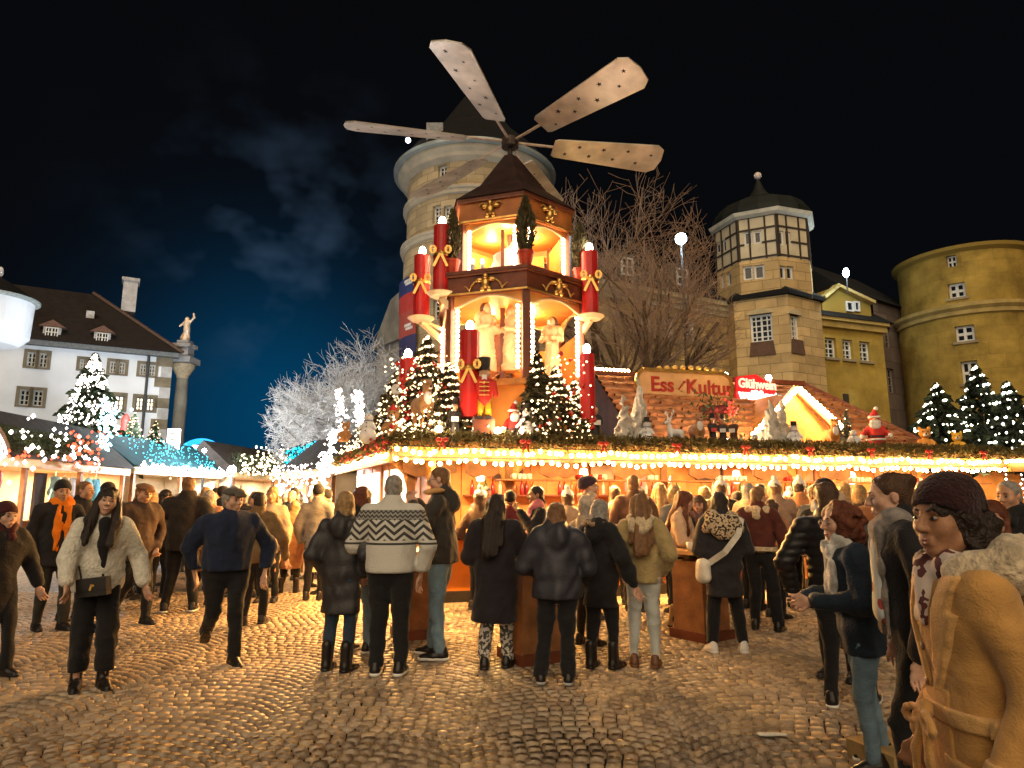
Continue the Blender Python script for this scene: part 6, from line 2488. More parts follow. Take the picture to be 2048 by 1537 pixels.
P_ = figpos
plush('orange brown fawn plush at the left corner of the eave', at(690, 885, 12.6), .42, plush_br, -.3)
snowman('white doll-like snowman sitting near the left eave corner', at(735, 888, 11.8), .62, -.3, False)
plush('brown teddy bear plush with pale muzzle near the left eave corner', at(785, 878, 11.0), .55, plush_br, -.2, 'teddy bear', hat=santa_red)
choir('white robed gnome figure behind the teddy bear', at(795, 830, 11.6), .75, plush_w, -.2)
deer('big brown plush deer left of the dark bottle-shaped figure', at(845, 858, 10.9), .95, plush_br, .35, False, True)
choir('black chimney sweep figure with white collar on the left eave', P_(910, -.35), .70, blk, 0, True)
plush('grey plush mouse sitting left of its pale twin', P_(955, -.35), .42, plush_g, .3, ears=.11)
plush('pale grey plush mouse beside the first one', P_(978, -.25), .40, mat('plush_pale', (0.52, 0.54, 0.57), .9), -.2, ears=.11)
santa('leaning santa figure in red coat behind the snowman', P_(1028, -.45), .72, .4)
snowman('tall white snowman with black hat in the middle of the eave', P_(1056, -.25), .66, -.25)
plush('small orange fox plush right of the middle snowman', P_(1128, -.3), .34, mat('fox_orange', (0.62, 0.22, 0.04), .9), .2, 'fox', ears=.08)
choir('slim black robed lady figure below the right lower candle', P_(1194, -.3), .72, blk, .2)
flocked('shorter flocked white tree left of its taller partner', P_(1252, -.35), .88, .2, 3)
flocked('tall flocked white tree rising before the roof sign', P_(1284, -.45), 1.28, .23, 4)
snowman('small snowman with top hat at the foot of the flocked trees', P_(1296, -.2), .5, -.2)
deer('flat white reindeer silhouette figure on the eave', P_(1352, -.25), .60, mat('deer_white', (0.76, 0.75, 0.74), .7, .1), -.9, True)
deer('brown plush deer standing beside the white reindeer', P_(1398, -.3), .74, plush_br, .3, False, True)
choir('black robed singer with staff left of the dark group', P_(1430, -.35), .62, blk, .25, True, True)
choir('dark brown robed singer in the middle of the dark group', P_(1450, -.3), .60, mat('robe_brown', (0.05, 0.03, 0.025), .7), 0, True)
choir('dark robed singer at the right of the dark group', P_(1472, -.35), .62, mat('robe_umber', (0.07, 0.03, 0.02), .7), -.25, False)
deer('small tan fawn figure in front of the dark singers', P_(1480, -.15), .30, mat('fawn_tan', (0.50, 0.33, 0.16), .9), .6, False, True)
plush('grey hedgehog plush right of the small fawn', P_(1512, -.2), .30, plush_g, .2, 'hedgehog', ears=.04)
flocked('flocked white tree before the gable, left one', P_(1548, -.35), .92, .24, 8)
flocked('flocked white tree before the gable, right and narrower', P_(1572, -.45), 1.06, .16, 9)
snowman('snowman with black hat beside the gable trees', P_(1592, -.2), .52, .2)
deer('orange brown deer figure with lamps near the santa at right', P_(1668, -.3), .72, mat('deer_orange', (0.55, 0.22, 0.05), .85, .2), .5, False, True)
snowman('little grey snowman between right deer and right santa', P_(1712, -.25), .46, .1, False)
santa('big round santa figure with striped robe on the right eave', P_(1758, -.3), .86, .1)
plush('orange bear plush half hidden by the right lit firs', P_(1858, -.35), .55, mat('plush_orange', (0.62, 0.28, 0.06), .9), .2, 'teddy bear')
plush('yellow star-faced plush among the right lit firs', P_(1925, -.45), .50, mat('plush_yellow', (0.70, 0.40, 0.05), .9), .1)
for i, (px, hgt) in enumerate(((1688, .62), (1708, .85))):
    p = P_(px, -.7)
    t = lit_fir('christmas_tree', 'snow dusted little fir behind the right deer, %s of the two' % ('shorter' if i == 0 else 'taller'), p, hgt, .16, 16, .02, fairy, 90 + i, 240, mat('dusted_needles', (0.20, 0.19, 0.15), .9, .4, 5, island=.3), .13)
# nutcracker before the pyramid base
nk = thing('nutcracker', 'tall nutcracker soldier with black hat, red jacket and yellow legs', 'nutcracker', at(968, 868, 10.7), facing(at(968, 868, 10.7)))
nk.location.z = 2.80
nk.scale = (.68, .68, .68)
MB().box((0, 0, -.22), (.5, .42, .44)).obj('pedestal', wood_dk, nk)
b = MB()
for sx in (-1, 1):
    b.tube((sx * .1, 0, .06), (sx * .09, 0, .5), .075, .085, 10)
b.obj('legs_trousers', mat('nut_yellow', (0.62, 0.36, 0.02), .5), nk, smooth=True)
b = MB()
for sx in (-1, 1):
    b.box((sx * .1, -.04, .04), (.15, .24, .1))
b.obj('boots', blk, nk)
sdf_obj('jacket', [C((0, 0, .52), (0, 0, .88), .17, .2, .8), C((-.17, 0, .9), (.17, 0, .9), .08, .08), C((.22, 0, .9), (.27, -.05, .6), .07, .065), C((-.22, 0, .9), (-.27, -.05, .6), .07, .065)], .025, santa_red, nk, k=.04)
b = MB()
for i in range(4):
    b.ball((0, -.17, .58 + i * .1), .028, 6, 5)
    b.bar((-.12, -.165, .58 + i * .1), (.12, -.165, .58 + i * .1), .018)
for sx in (-1, 1):
    b.ball((sx * .24, 0, .98), .09, 8, 5, (1, 1, .4))
b.obj('gold_trim', gold, nk)
sdf_obj('head', [E((0, 0, 1.1), (.13, .13, .15)), E((0, -.13, 1.1), (.025, .04, .03))], .02, skin_f, nk, k=.02)
MB().box((0, -.12, 1.0), (.12, .05, .13)).obj('beard', plush_w, nk)
b = MB().lathe((0, 0, 1.2), [(0, 0), (.15, 0), (.13, .05), (.15, .3), (0, .31)], 12)
b.obj('tall_hat', blk, nk)

# carved figures inside the pyramid
carve = mat('carved_limewood', (0.70, 0.48, 0.25), .55, .15, 4, .1, 20)
hair_d = mat('carved_hair', (0.12, 0.055, 0.03), .6)
def carved(label, p, H, turn, hood=False):
    t = thing('carved_figure', label, 'carved figure', p, facing(p, turn), group='carved figures in the pyramid')
    s = H
    sdf_obj('robe', [C((0, 0, .02 * s), (0, 0, .5 * s), .15 * s, .10 * s, .85), C((0, 0, .5 * s), (0, 0, .76 * s), .10 * s, .105 * s, .75), C((-.09 * s, 0, .79 * s), (.09 * s, 0, .79 * s), .05 * s, .05 * s), C((.13 * s, 0, .77 * s), (.16 * s, -.04 * s, .60 * s), .045 * s, .042 * s), C((.16 * s, -.04 * s, .60 * s), (.04 * s, -.15 * s, .62 * s), .042 * s, .035 * s), C((-.13 * s, 0, .77 * s), (-.16 * s, -.04 * s, .60 * s), .045 * s, .042 * s), C((-.16 * s, -.04 * s, .60 * s), (-.04 * s, -.15 * s, .64 * s), .042 * s, .035 * s)],
            .016 * s + .003, carve, t, k=.035 * s, zmin=0, fold=.018 * s, seed=int(H * 100), ffreq=2.2)
    sdf_obj('head', [E((0, -.005 * s, .91 * s), (.058 * s, .068 * s, .078 * s)), C((0, 0, .82 * s), (0, 0, .87 * s), .032 * s), C((0, -.07 * s, .92 * s), (0, -.085 * s, .895 * s), .010 * s, .014 * s), E((0, -.05 * s, .855 * s), (.03 * s, .025 * s, .02 * s))], .011 * s + .002, carve, t, k=.012 * s)
    sdf_obj('hair', [E((0, .018 * s, .935 * s), (.07 * s, .07 * s, .07 * s)), C((.045 * s, .03 * s, .92 * s), (.06 * s, .03 * s, .76 * s), .04 * s, .03 * s), C((-.045 * s, .03 * s, .92 * s), (-.06 * s, .03 * s, .76 * s), .04 * s, .03 * s), C((0, .06 * s, .92 * s), (0, .07 * s, .74 * s), .05 * s, .04 * s)], .016 * s, hair_d if not hood else carve, t, k=.03 * s)
    return t
carved('carved robed figure with long dark hair in the lower pyramid storey', at(972, 745, 11.75), 1.28, .5)
carved('carved robed figure with hooded head beside the dark post, lower storey', at(1020, 745, 11.9), 1.22, -.6, True)
carved('carved figure glimpsed through the right lower opening', at(1105, 755, 12.2), 1.15, -.3)
b = MB()
pz = at(1005, 750, 11.9)
b.box((pz.x, pz.y, Z1 + .72), (.09, .09, 1.44))
o = b.obj('dark_post', wood_dk)
tag(o, 'dark square post between the two lower carved figures', 'post')
# white draped kneeling group on the upper floor
pz = at(1010, 536, 11.7)
pz.z = Z2
o = sdf_obj('draped_figure', [C((0, 0, .05), (.22, 0, .62), .26, .1), C((-.3, 0, .02), (0, 0, .3), .14, .16), E((.24, -.02, .76), (.09, .1, .11)), C((.15, 0, .55), (-.15, -.12, .38), .07, .05)], .03, mat('white_linen', (0.76, 0.70, 0.60), .8, .1, 4), None, pz, (0, 0, 0), k=.1, zmin=0, fold=.025, ffreq=1.6)
tag(o, 'white draped kneeling figure in the upper pyramid storey', 'carved figure')
b = MB()
b.box((pz.x - .04, pz.y - .25, Z2 + .42), (.06, .06, .84))
o = b.obj('dark_staff', wood_dk)
tag(o, 'dark upright staff before the draped figure', 'staff')
for i, px in enumerate((965, 945)):
    q = at(px, 536, 11.3)
    q.z = Z2
    t = thing('small_candle', 'short lit white candle on the upper floor, %s' % ('nearer the draped figure' if i == 0 else 'nearer the left post'), 'candle', q)
    MB().lathe((0, 0, 0), [(0, 0), (.04, 0), (.04, .14), (0, .14)], 10).obj('wax', plush_w, t)
    MB().ball((0, 0, .19), .035, 8, 6, (1, 1, 1.5)).obj('flame', bulb_s, t)
# ================================================================== PEOPLE
def cloth(name, col, rough=.85, var=.25, scale=7, bump=.35, bscale=90, sheen=.12):
    return mat(name, col, rough, var, scale, bump, bscale, sheen=sheen, spec=.25, wrinkle=.32)


SKIN = {'fair': mat('skin_fair', (0.58, 0.34, 0.24), .55, .25, 22, .2, 260), 'warm': mat('skin_warm', (0.52, 0.28, 0.175), .55, .25, 22, .2, 260), 'tan': mat('skin_tan', (0.37, 0.185, 0.10), .55, .28, 22, .25, 260)}
LIP = mat('lips', (0.33, 0.13, 0.10), .4, .1)
LIP_R = mat('lips_red', (0.42, 0.07, 0.06), .35, .1)
EYE_D = mat('eye_dark', (0.02, 0.014, 0.01), .15, .1, spec=.8)
EYE_W = mat('eye_white', (0.26, 0.23, 0.21), .3, .05)
HAIR = {'brown': mat('hair_brown', (0.075, 0.036, 0.018), .45, .4, 30, .6, 120), 'dark': mat('hair_dark', (0.022, 0.013, 0.010), .4, .4, 30, .6, 120), 'blond': mat('hair_blond', (0.34, 0.21, 0.09), .5, .4, 30, .6, 120),
        'grey': mat('hair_grey', (0.30, 0.28, 0.26), .6, .4, 30, .6, 120), 'red': mat('hair_auburn', (0.13, 0.035, 0.015), .45, .4, 30, .6, 120), 'light': mat('hair_lightbrown', (0.20, 0.10, 0.045), .5, .4, 30, .6, 120)}
BLACKC = cloth('cloth_black', (0.012, 0.011, 0.014))
BLACKT = cloth('trouser_black', (0.010, 0.010, 0.012))
JEANS = cloth('jeans_blue', (0.16, 0.25, 0.33), .9, .35, 5)
JEANSD = cloth('jeans_dark', (0.025, 0.045, 0.075), .9, .3, 5)
JEANSL = cloth('jeans_light', (0.44, 0.47, 0.46), .9, .25, 5)
LEATH = mat('leather_black', (0.014, 0.012, 0.012), .35, .2, 20)
LEATHB = mat('leather_brown', (0.13, 0.055, 0.025), .45, .25, 15)
SNEAK = mat('sneaker_white', (0.70, 0.69, 0.66), .5, .08, 20)


def head_prims(k='f'):
    j = 1.0 if k == 'm' else .93
    pr = [E((0, .014, .034), (.077, .098, .086)), E((0, -.018, -.030), (.063 * j, .076, .086)), E((0, -.058, -.094), (.026 * j, .026, .022), .025), C((-.048 * j, -.005, -.062), (.048 * j, -.005, -.062), .022, .022, 1, .04),
          E((.040, -.058, -.022), (.026, .022, .026), .03), E((-.040, -.058, -.022), (.026, .022, .026), .03), C((-.036, -.078, .026), (.036, -.078, .026), .011, .011, 1, .02),
          E((.032, -.098, .006), (.019, .016, .012), .012, -1), E((-.032, -.098, .006), (.019, .016, .012), .012, -1),
          C((0, -.090, .018), (0, -.112, -.026), .008, .0125, 1, .012), E((.011, -.101, -.031), (.009, .010, .008), .01), E((-.011, -.101, -.031), (.009, .010, .008), .01),
          C((-.018, -.087, -.061), (.018, -.087, -.061), .0075, .0075, 1, .01), C((-.014, -.085, -.073), (.014, -.085, -.073), .0085, .0085, 1, .01),
          E((.077, .012, -.006), (.010, .020, .031), .008), E((-.077, .012, -.006), (.010, .020, .031), .008), C((0, .012, -.08), (0, .028, -.21), .050 * (1.08 if k == 'm' else .92), .058 * (1.1 if k == 'm' else .92), 1, .03)]
    return pr


_cache = {}


def head_mesh(k, h):
    if ('head', k, h) not in _cache:
        _cache[('head', k, h)] = sdf_mesh(head_prims(k), h, k=.02)
    return _cache[('head', k, h)]


def hand_mesh(pose, h=.0065):
    key = ('hand', pose, h)
    if key in _cache:
        return _cache[key]
    pr = [C((0, 0, .03), (0, 0, -.02), .024, .028, .75), C((-.022, 0, -.05), (.022, 0, -.05), .024, .024, .6), C((-.022, -.002, -.085), (.022, -.002, -.085), .018, .018, .7)]
    for i, (x, L) in enumerate(((-.033, .062), (-.011, .076), (.011, .072), (.033, .055))):
        a_ = Vector((x, -.002, -.092))
        an = .35 if pose == 'relaxed' else 1.1
        b_ = a_ + Vector((x * .12, -math.sin(an) * L * .5, -math.cos(an) * L * .5))
        an2 = an + (.45 if pose == 'relaxed' else 1.2)
        c_ = b_ + Vector((0, -math.sin(an2) * L * .55, -math.cos(an2) * L * .55))
        pr += [C(a_, b_, .0098, .0088, 1, .006), C(b_, c_, .0088, .0072, 1, .004)]
    pr += [C((.03, -.004, -.03), (.052, -.018, -.062), .013, .011, 1, .01), C((.052, -.018, -.062), (.050, -.035, -.092), .0105, .0085, 1, .004)]
    _cache[key] = sdf_mesh(pr, h, k=.012)
    return _cache[key]


def hair_mesh(style, h):
    key = ('hair', style, h)
    if key in _cache:
        return _cache[key]
    face = [E((0, -.112, -.040), (.073, .075, .092), .012, -1)]
    cap = [E((0, .016, .040), (.087, .107, .092))]
    kw = dict(k=.025, fold=.006, ffreq=5, seed=len(style))
    post = None
    if style == 'short':
        pr = cap + [E((0, .06, -.03), (.072, .055, .07))] + face
        post = lambda D, X, Y, Z: np.maximum(D, np.maximum(-.075 - Z, (-Z - .03) - (Y + .01) * 2))
    elif style == 'buzz':
        pr = [E((0, .016, .036), (.0815, .102, .089)), E((0, .06, -.03), (.068, .048, .06))] + face
        post = lambda D, X, Y, Z: np.maximum(D, (-Z - .02) - (Y + .01) * 2)
        kw['fold'] = .001
    elif style == 'long':
        pr = cap + [C((0, .058, .02), (0, .14, -.36), .082, .070, .62), C((.070, -.005, .0), (.100, -.050, -.17), .036, .048, .85), C((-.070, -.005, .0), (-.100, -.050, -.17), .036, .048, .85), C((.100, -.050, -.17), (.090, -.120, -.36), .048, .026, .7), C((-.100, -.050, -.17), (-.090, -.120, -.36), .048, .026, .7)] + face
        kw.update(fold=.010, fz=.12)
    elif style == 'longback':
        pr = cap + [C((0, .05, .02), (0, .125, -.16), .086, .100, .6), C((0, .125, -.16), (0, .160, -.42), .100, .085, .5), C((.07, .03, .0), (.095, .11, -.36), .036, .030), C((-.07, .03, .0), (-.095, .11, -.36), .036, .030)] + face
        kw.update(fold=.010, fz=.12)
    elif style == 'frizz':
        pr = [E((0, .016, .034), (.080, .100, .082)), E((0, .07, -.04), (.098, .080, .10)), E((.03, .09, -.11), (.10, .08, .09)), E((-.03, .09, -.11), (.10, .08, .09)), C((.07, .01, -.02), (.085, .02, -.12), .028, .03), C((-.07, .01, -.02), (-.085, .02, -.12), .028, .03)] + face
        kw.update(fold=.018, ffreq=6.5)
    elif style == 'bob':
        pr = cap + [C((0, .045, .0), (0, .055, -.11), .085, .075, .75), C((.072, .005, .0), (.074, .0, -.09), .026, .026), C((-.072, .005, .0), (-.074, .0, -.09), .026, .026)] + face
    elif style == 'curly':
        pr = [E((0, .03, .045), (.115, .115, .10)), E((.075, .03, -.03), (.06, .075, .10)), E((-.075, .03, -.03), (.06, .075, .10)), E((0, .085, -.04), (.1, .07, .12)), E((0, -.118, -.038), (.070, .075, .088), .012, -1)]
        kw['fold'] = .022
        kw['ffreq'] = 4.5
    elif style == 'bun':
        pr = [E((0, .016, .036), (.083, .103, .089)), E((0, .06, -.02), (.066, .05, .06)), E((0, .10, .075), (.040, .040, .038))] + face
        post = lambda D, X, Y, Z: np.maximum(D, (-Z - .03) - (Y + .01) * 2)
    elif style == 'beanie':
        pr = [E((0, .012, .045), (.093, .112, .098)), E((0, .03, .095), (.07, .075, .055))]
        post = lambda D, X, Y, Z: np.maximum(D, (.012 - Z) - Y * .42)
        kw.update(fold=.002, k=.03)
    elif style == 'pompom':
        pr = [E((0, .012, .045), (.093, .112, .10)), E((0, .02, .165), (.042, .042, .040), .01)]
        post = lambda D, X, Y, Z: np.maximum(D, (.012 - Z) - Y * .42)
        kw.update(fold=.003, k=.01)
    elif style == 'slouch':
        pr = [E((0, .012, .045), (.096, .112, .095)), E((0, .08, .06), (.088, .085, .075)), E((.0, .11, .02), (.07, .06, .06))]
        post = lambda D, X, Y, Z: np.maximum(D, (.010 - Z) - Y * .60)
        kw.update(fold=.004, k=.03)
    elif style == 'flatcap':
        pr = [E((0, .0, .075), (.098, .128, .045)), C((-.05, -.115, .048), (.05, -.115, .048), .016, .016)]
        kw.update(fold=.002)
    elif style == 'cap':
        pr = [E((0, .012, .05), (.092, .110, .09)), E((0, -.12, .035), (.065, .065, .010))]
        post = lambda D, X, Y, Z: np.maximum(D, .02 - Z)
        kw.update(fold=.001)
    elif style == 'hood':
        pr = [E((0, .03, .02), (.118, .13, .135)), C((0, .06, -.09), (0, .05, -.15), .1, .11), E((0, -.115, -.03), (.082, .09, .10), .012, -1)]
        kw.update(fold=.010, ffreq=2)
    elif style == 'headband':
        pr = [E((0, .012, .035), (.090, .110, .092))]
        post = lambda D, X, Y, Z: np.maximum(D, np.maximum((.012 - Z), Z - .05))
    _cache[key] = sdf_mesh(pr, h, post=post, **kw)
    return _cache[key]


ARMS = {  # elbow, wrist for the +x side in units of body height, figure facing -y
    'down': ((.150, .012, .635), (.152, -.03, .49)), 'pocket': ((.172, .055, .645), (.115, -.055, .53)), 'hold': ((.158, -.01, .635), (.055, -.165, .635)), 'mouth': ((.158, -.07, .655), (.045, -.155, .80)),
    'table': ((.160, -.06, .645), (.085, -.215, .615)), 'swingf': ((.155, -.05, .64), (.150, -.135, .535)), 'swingb': ((.155, .07, .645), (.160, .07, .50)), 'wide': ((.185, .03, .64), (.215, -.035, .50)), 'cross': ((.160, -.02, .64), (-.02, -.125, .60)),
    'wave': ((.19, -.04, .66), (.13, -.13, .74)), 'push': ((.155, -.07, .66), (.12, -.20, .72))}
LEGS = {'stand': ((.055, -.010, .275), (.062, .012, .045)), 'apart': ((.070, -.010, .275), (.098, .01, .045)), 'fwd': ((.055, -.085, .285), (.058, -.095, .045)), 'back': ((.050, .01, .275), (.050, .155, .085)), 'lift': ((.05, -.02, .285), (.05, .17, .13)), 'half': ((.055, -.045, .28), (.06, -.055, .045))}


def xf(V, M):
    A = np.array(M)
    return (V @ A[:3, :3].T + A[:3, 3]).astype(np.float32)


def join(parts):
    VV, FF, o = [], [], 0
    for V, F in parts:
        VV.append(V)
        FF.append(F + o)
        o += len(V)
    return np.concatenate(VV), np.concatenate(FF)


def dir_matrix(p, d, scale=1.0, flip=1, roll=0.0):
    """local -Z points along d; fingers curl to local -Y (which is turned inwards)"""
    z = -Vector(d).normalized()
    inward = Vector((-flip, -.6, 0))
    x = inward.cross(z)
    if x.length < 1e-3:
        x = Vector((1, 0, 0))
    x.normalize()
    y = z.cross(x)
    M = Matrix((x * flip, y, z)).transposed() * scale
    M = M.to_4x4()
    M.translation = p
    return M


def person(label, x, y, H=1.7, yaw=0.0, sex='f', skin='fair', hair=('short', 'brown'), hat=None, coat=None, pants=None, shoes=None, arms=('down', 'down'), legs=('stand', 'stand'), hyaw=0.0, hpitch=0.0, hroll=0.0, scarf=None, face=True,
           h=.018, hh=.0085, lean=(0, 0), group=None, seed=0, hands=True, skirt=None, glasses=False, smile=False, eyes=True, fat=1.0, z=0.0, hs=None, lower=None):
    S_ = lambda t: np.array(t) * H
    if hh > .0045:
        h, hh = h * 1.30, hh * 1.28
    hs = hs or (H / 1.72) ** .5 * 1.02
    coat = dict(mat=BLACKC, len=.46, t=.028, quilt=0.0, hood=False, collar=True, flare=1.0) | (coat or {})
    pants = dict(mat=BLACKT, w=1.0) | (pants or {})
    shoes = dict(mat=LEATH, sole=None) | (shoes or {})
    t = coat['t']
    wd = (1.0 if sex == 'f' else 1.10) * fat
    # head placement
    hc = Vector((0, -.012 * H, H - .122 * hs))
    MH = Matrix.Translation(hc) @ Matrix.Translation((0, .02, -.10)) @ Euler((R(hpitch), R(hroll), R(hyaw)), 'ZXY').to_matrix().to_4x4() @ Matrix.Translation((0, -.02, .10)) @ Matrix.Scale(hs, 4)
    parts = []
    V, F = head_mesh(sex, hh)
    parts.append((xf(V, MH), F))
    # coarse trunk and limbs under the clothes
    core = [C(S_((0, 0, .5)), S_((0, 0, .6)), .075 * H, .07 * H, .7), C(S_((0, 0, .6)), S_((0, 0, .76)), .07 * H, .085 * H, .65), C(S_((0, .01, .78)), S_((0, .012, .86)), .045 * H, .030 * H)]
    arm_pts = []
    for sx, a in ((1, arms[0]), (-1, arms[1])):
        el, wr = ARMS[a] if isinstance(a, str) else a
        el, wr = (el[0] * sx, el[1], el[2]), (wr[0] * sx, wr[1], wr[2])
        sh = S_((.098 * sx * wd, .004, .800))
        el = np.array((el[0] * wd, el[1], el[2])) * H
        wr = np.array(wr) * H
        arm_pts.append((sx, sh, el, wr))
        core += [C(sh, el, .028 * H, .024 * H), C(el, wr, .024 * H, .016 * H)]
    leg_pts = []
    for sx, l in ((1, legs[0]), (-1, legs[1])):
        kn, an = LEGS[l] if isinstance(l, str) else l
        hp = S_((.048 * sx * wd, 0, .50))
        kn, an = np.array((kn[0] * sx, kn[1], kn[2])) * H, np.array((an[0] * sx, an[1], an[2])) * H
        leg_pts.append((sx, hp, kn, an))
        core += [C(hp, kn, .044 * H, .03 * H), C(kn, an, .03 * H, .02 * H)]
    parts.append(sdf_mesh(core, .04, k=.03))
    if hands:
        for sx, sh, el, wr in arm_pts:
            d = Vector(wr - el)
            V, F = hand_mesh('relaxed' if (arms[0] if sx > 0 else arms[1]) in ('down', 'swingf', 'swingb', 'wide') else 'grip', .0065 if h < .017 else .010)
            M = dir_matrix(Vector(wr) + d.normalized() * .02, d, .98 * hs, sx)
            FV = F if M.to_3x3().determinant() > 0 else F[:, ::-1]
            parts.append((xf(V, M), FV))
    V, F = join(parts)
    body = put('person', mesh_from('person', V, F, smooth=True), SKIN[skin], None, (x, y, z), (R(lean[0]), R(lean[1]), R(yaw) - math.atan2(x, y if y > .1 else 1)))
    tag(body, label, 'person', group)
    # coat
    hem = coat['len'] * H
    fl = coat['flare']
    fr = .62 if fat <= 1.05 else .72
    pr = []
    if hem < .5 * H:
        pr.append(C((0, 0, hem), (0, 0, .55 * H), (.088 * wd * fl) * H + t, .085 * wd * H + t, fr + .06))
    pr += [C((0, 0, max(hem, .53 * H)), S_((0, 0, .62)), .085 * wd * H + t, .080 * wd * H + t, fr + .05), C(S_((0, 0, .62)), S_((0, -.006, .735)), .080 * wd * H + t, .092 * wd * H + t, fr), C(S_((-.072 * wd, .006, .792)), S_((.072 * wd, .006, .792)), .046 * H + t * .6, None, .85),
           C(S_((0, .004, .80)), S_((0, .010, .845)), .055 * H + t * .4, .040 * H + t * .4, .9)]
    if coat['collar']:
        pr.append(C(S_((0, .012, .835)), S_((0, .008, .862)), .042 * H + t * .5, .040 * H + t * .5, .95))
    if coat['hood']:
        pr += [E(S_((0, .062, .825)), (.095, .062, .085), .03), E(S_((0, .078, .79)), (.08, .045, .08), .03)]
    for sx, sh, el, wr in arm_pts:
        sl_ = coat.get('slim', .94)
        pr += [C(sh, el, (.036 * H + t * .8) * sl_, (.030 * H + t * .8) * sl_, 1, .03), C(el, el + (wr - el) * .93, (.030 * H + t * .8) * sl_, (.023 * H + t * .7) * sl_, 1, .02)]
    dz_shift = 0.0
    co_ = sdf_obj('coat', pr, h, coat['mat'], body, k=.035, zmin=hem, fold=coat.get('fold', .018), seed=seed, quilt=coat['quilt'], qf=coat.get('qf', 42.0), ffreq=coat.get('ff', 1.3))
    COATS[label] = (pr, dict(LAST['kw']))
    if skirt:
        sdf_obj('skirt', [C((0, 0, skirt['len'] * H), S_((0, 0, .55)), .10 * H, .085 * H, .75)], h, skirt['mat'], body, zmin=skirt['len'] * H, fold=.015, seed=seed)
    # trousers
    pr = [C(S_((-.03, 0, .50)), S_((.03, 0, .50)), .066 * H * fat, None, .85)]
    w = pants['w']
    for sx, hp, kn, an in leg_pts:
        pr += [C(hp, kn, .056 * H * fat, .040 * H * (.5 + .5 * w), 1, .012), C(kn, an + np.array((0, 0, .01)), .040 * H * (.5 + .5 * w), .030 * H * w, 1, .01)]
    ztr = pants.get('hem', .035) * H
    sdf_obj('trousers', pr, h, pants['mat'], body, zmin=ztr, fold=.014, seed=seed + 3, ffreq=1.7)
    # shoes
    key = ('shoe', shoes.get('boot', False))
    if key not in _cache:
        pr = [C((0, .045, .040), (0, -.05, .040), .043, .044), C((0, -.05, .035), (0, -.150, .022), .044, .034, 1)]
        if shoes.get('boot'):
            pr.append(C((0, .03, .05), (0, .03, .24), .048, .052))
        else:
            pr.append(C((0, .03, .05), (0, .03, .095), .044, .042))
        _cache[key] = sdf_mesh(pr, .017, k=.03, zmin=.014)
        _cache[('sole',)] = sdf_mesh([C((0, .048, .012), (0, -.05, .012), .050, .050), C((0, -.05, .012), (0, -.155, .012), .050, .040)], .016, k=.02, zmin=0, zmax=.030)
    for sx, hp, kn, an in leg_pts:
        d = an - kn
        pit = max(0, math.atan2(d[1], -d[2])) * .8
        Ms = Matrix.Translation((an[0], an[1], an[2] - .045 * H)) @ Matrix.Rotation(R(8) * sx, 4, 'Z') @ Matrix.Rotation(-pit * .9 if an[2] > .06 * H else 0, 4, 'X') @ Matrix.Scale(H / 1.72, 4)
        V, F = _cache[key]
        so = put('shoe', mesh_from('shoe', xf(V, Ms), F, smooth=True), shoes['mat'], body)
        V, F = _cache[('sole',)]
        put('sole', mesh_from('sole', xf(V, Ms), F, smooth=False), shoes['sole'] or LEATH, so)
    # hair / hat
    if hair:
        V, F = hair_mesh(hair[0], hh if hh > .005 else .0055)
        put('hair', mesh_from('hair', xf(V, MH), F, smooth=True), HAIR[hair[1]], body)
    if hat:
        V, F = hair_mesh(hat[0], hh if hh > .005 else .0055)
        put('hat', mesh_from('hat', xf(V, MH), F, smooth=True), hat[1], body)
    if scarf:
        pr = [C(S_((-.03, -.008, .848)), S_((.03, -.008, .848)), .052 * H, None, .95), C(S_((.02, -.045, .84)), S_((.02, -.055, .80)), .03, .04)]
        if scarf.get('ends'):
            pr += [C(S_((.035, -.07, .82)), S_((.045, -.085, .82 - scarf['ends'])), .042, .045, .45), C(S_((-.03, -.07, .82)), S_((-.035, -.085, .84 - scarf['ends'])), .040, .043, .45)]
        sdf_obj('scarf', pr, min(h, .014), scarf['mat'], body, k=.02, fold=.014, seed=seed + 5, ffreq=1.8)
    if face:
        if eyes:
            for sx in (-1, 1):
                b = MB().ball((sx * .0315, -.0850, .005), .0115, 8, 6, (1.25, .7, .55))
                e = put('eye', mesh_from('eye', xf(np.array(b.v), MH), b.f, smooth=True), EYE_W, body)
                b = MB().ball((sx * .0315, -.0895, .005), .0078, 8, 6, (1, .5, .78))
                put('iris', mesh_from('iris', xf(np.array(b.v), MH), b.f, smooth=True), EYE_D, e)
                b = MB()
                b.tube((sx * .016, -.0925, .027), (sx * .034, -.0900, .0325), .0042, .0042, 6).tube((sx * .034, -.0900, .0325), (sx * .048, -.076, .028), .0042, .002, 6)
                put('eyebrow', mesh_from('eyebrow', xf(np.array(b.v), MH), b.f, smooth=True), HAIR[hair[1] if hair else 'brown'] if (hair is None or hair[1] != 'grey') else HAIR['light'], body)
        b = MB()
        wm = .028 if smile else .024
        up_ = .006 if smile else 0
        if smile:
            b.ball((0, -.0865, -.0665), .027, 10, 6, (1, .48, .40))
        else:
          b.tube((-wm, -.085, -.065 + up_), (0, -.0955, -.0615), .0035, .0060, 6).tube((0, -.0955, -.0615), (wm, -.085, -.065 + up_), .0060, .0035, 6)
          b.tube((-wm * .9, -.084, -.068 + up_), (0, -.0935, -.0755), .0035, .0068, 6).tube((0, -.0935, -.0755), (wm * .9, -.084, -.068 + up_), .0068, .0035, 6)
        mo = put('mouth', mesh_from('mouth', xf(np.array(b.v), MH), b.f, smooth=True), LIP_R if smile else LIP, body)
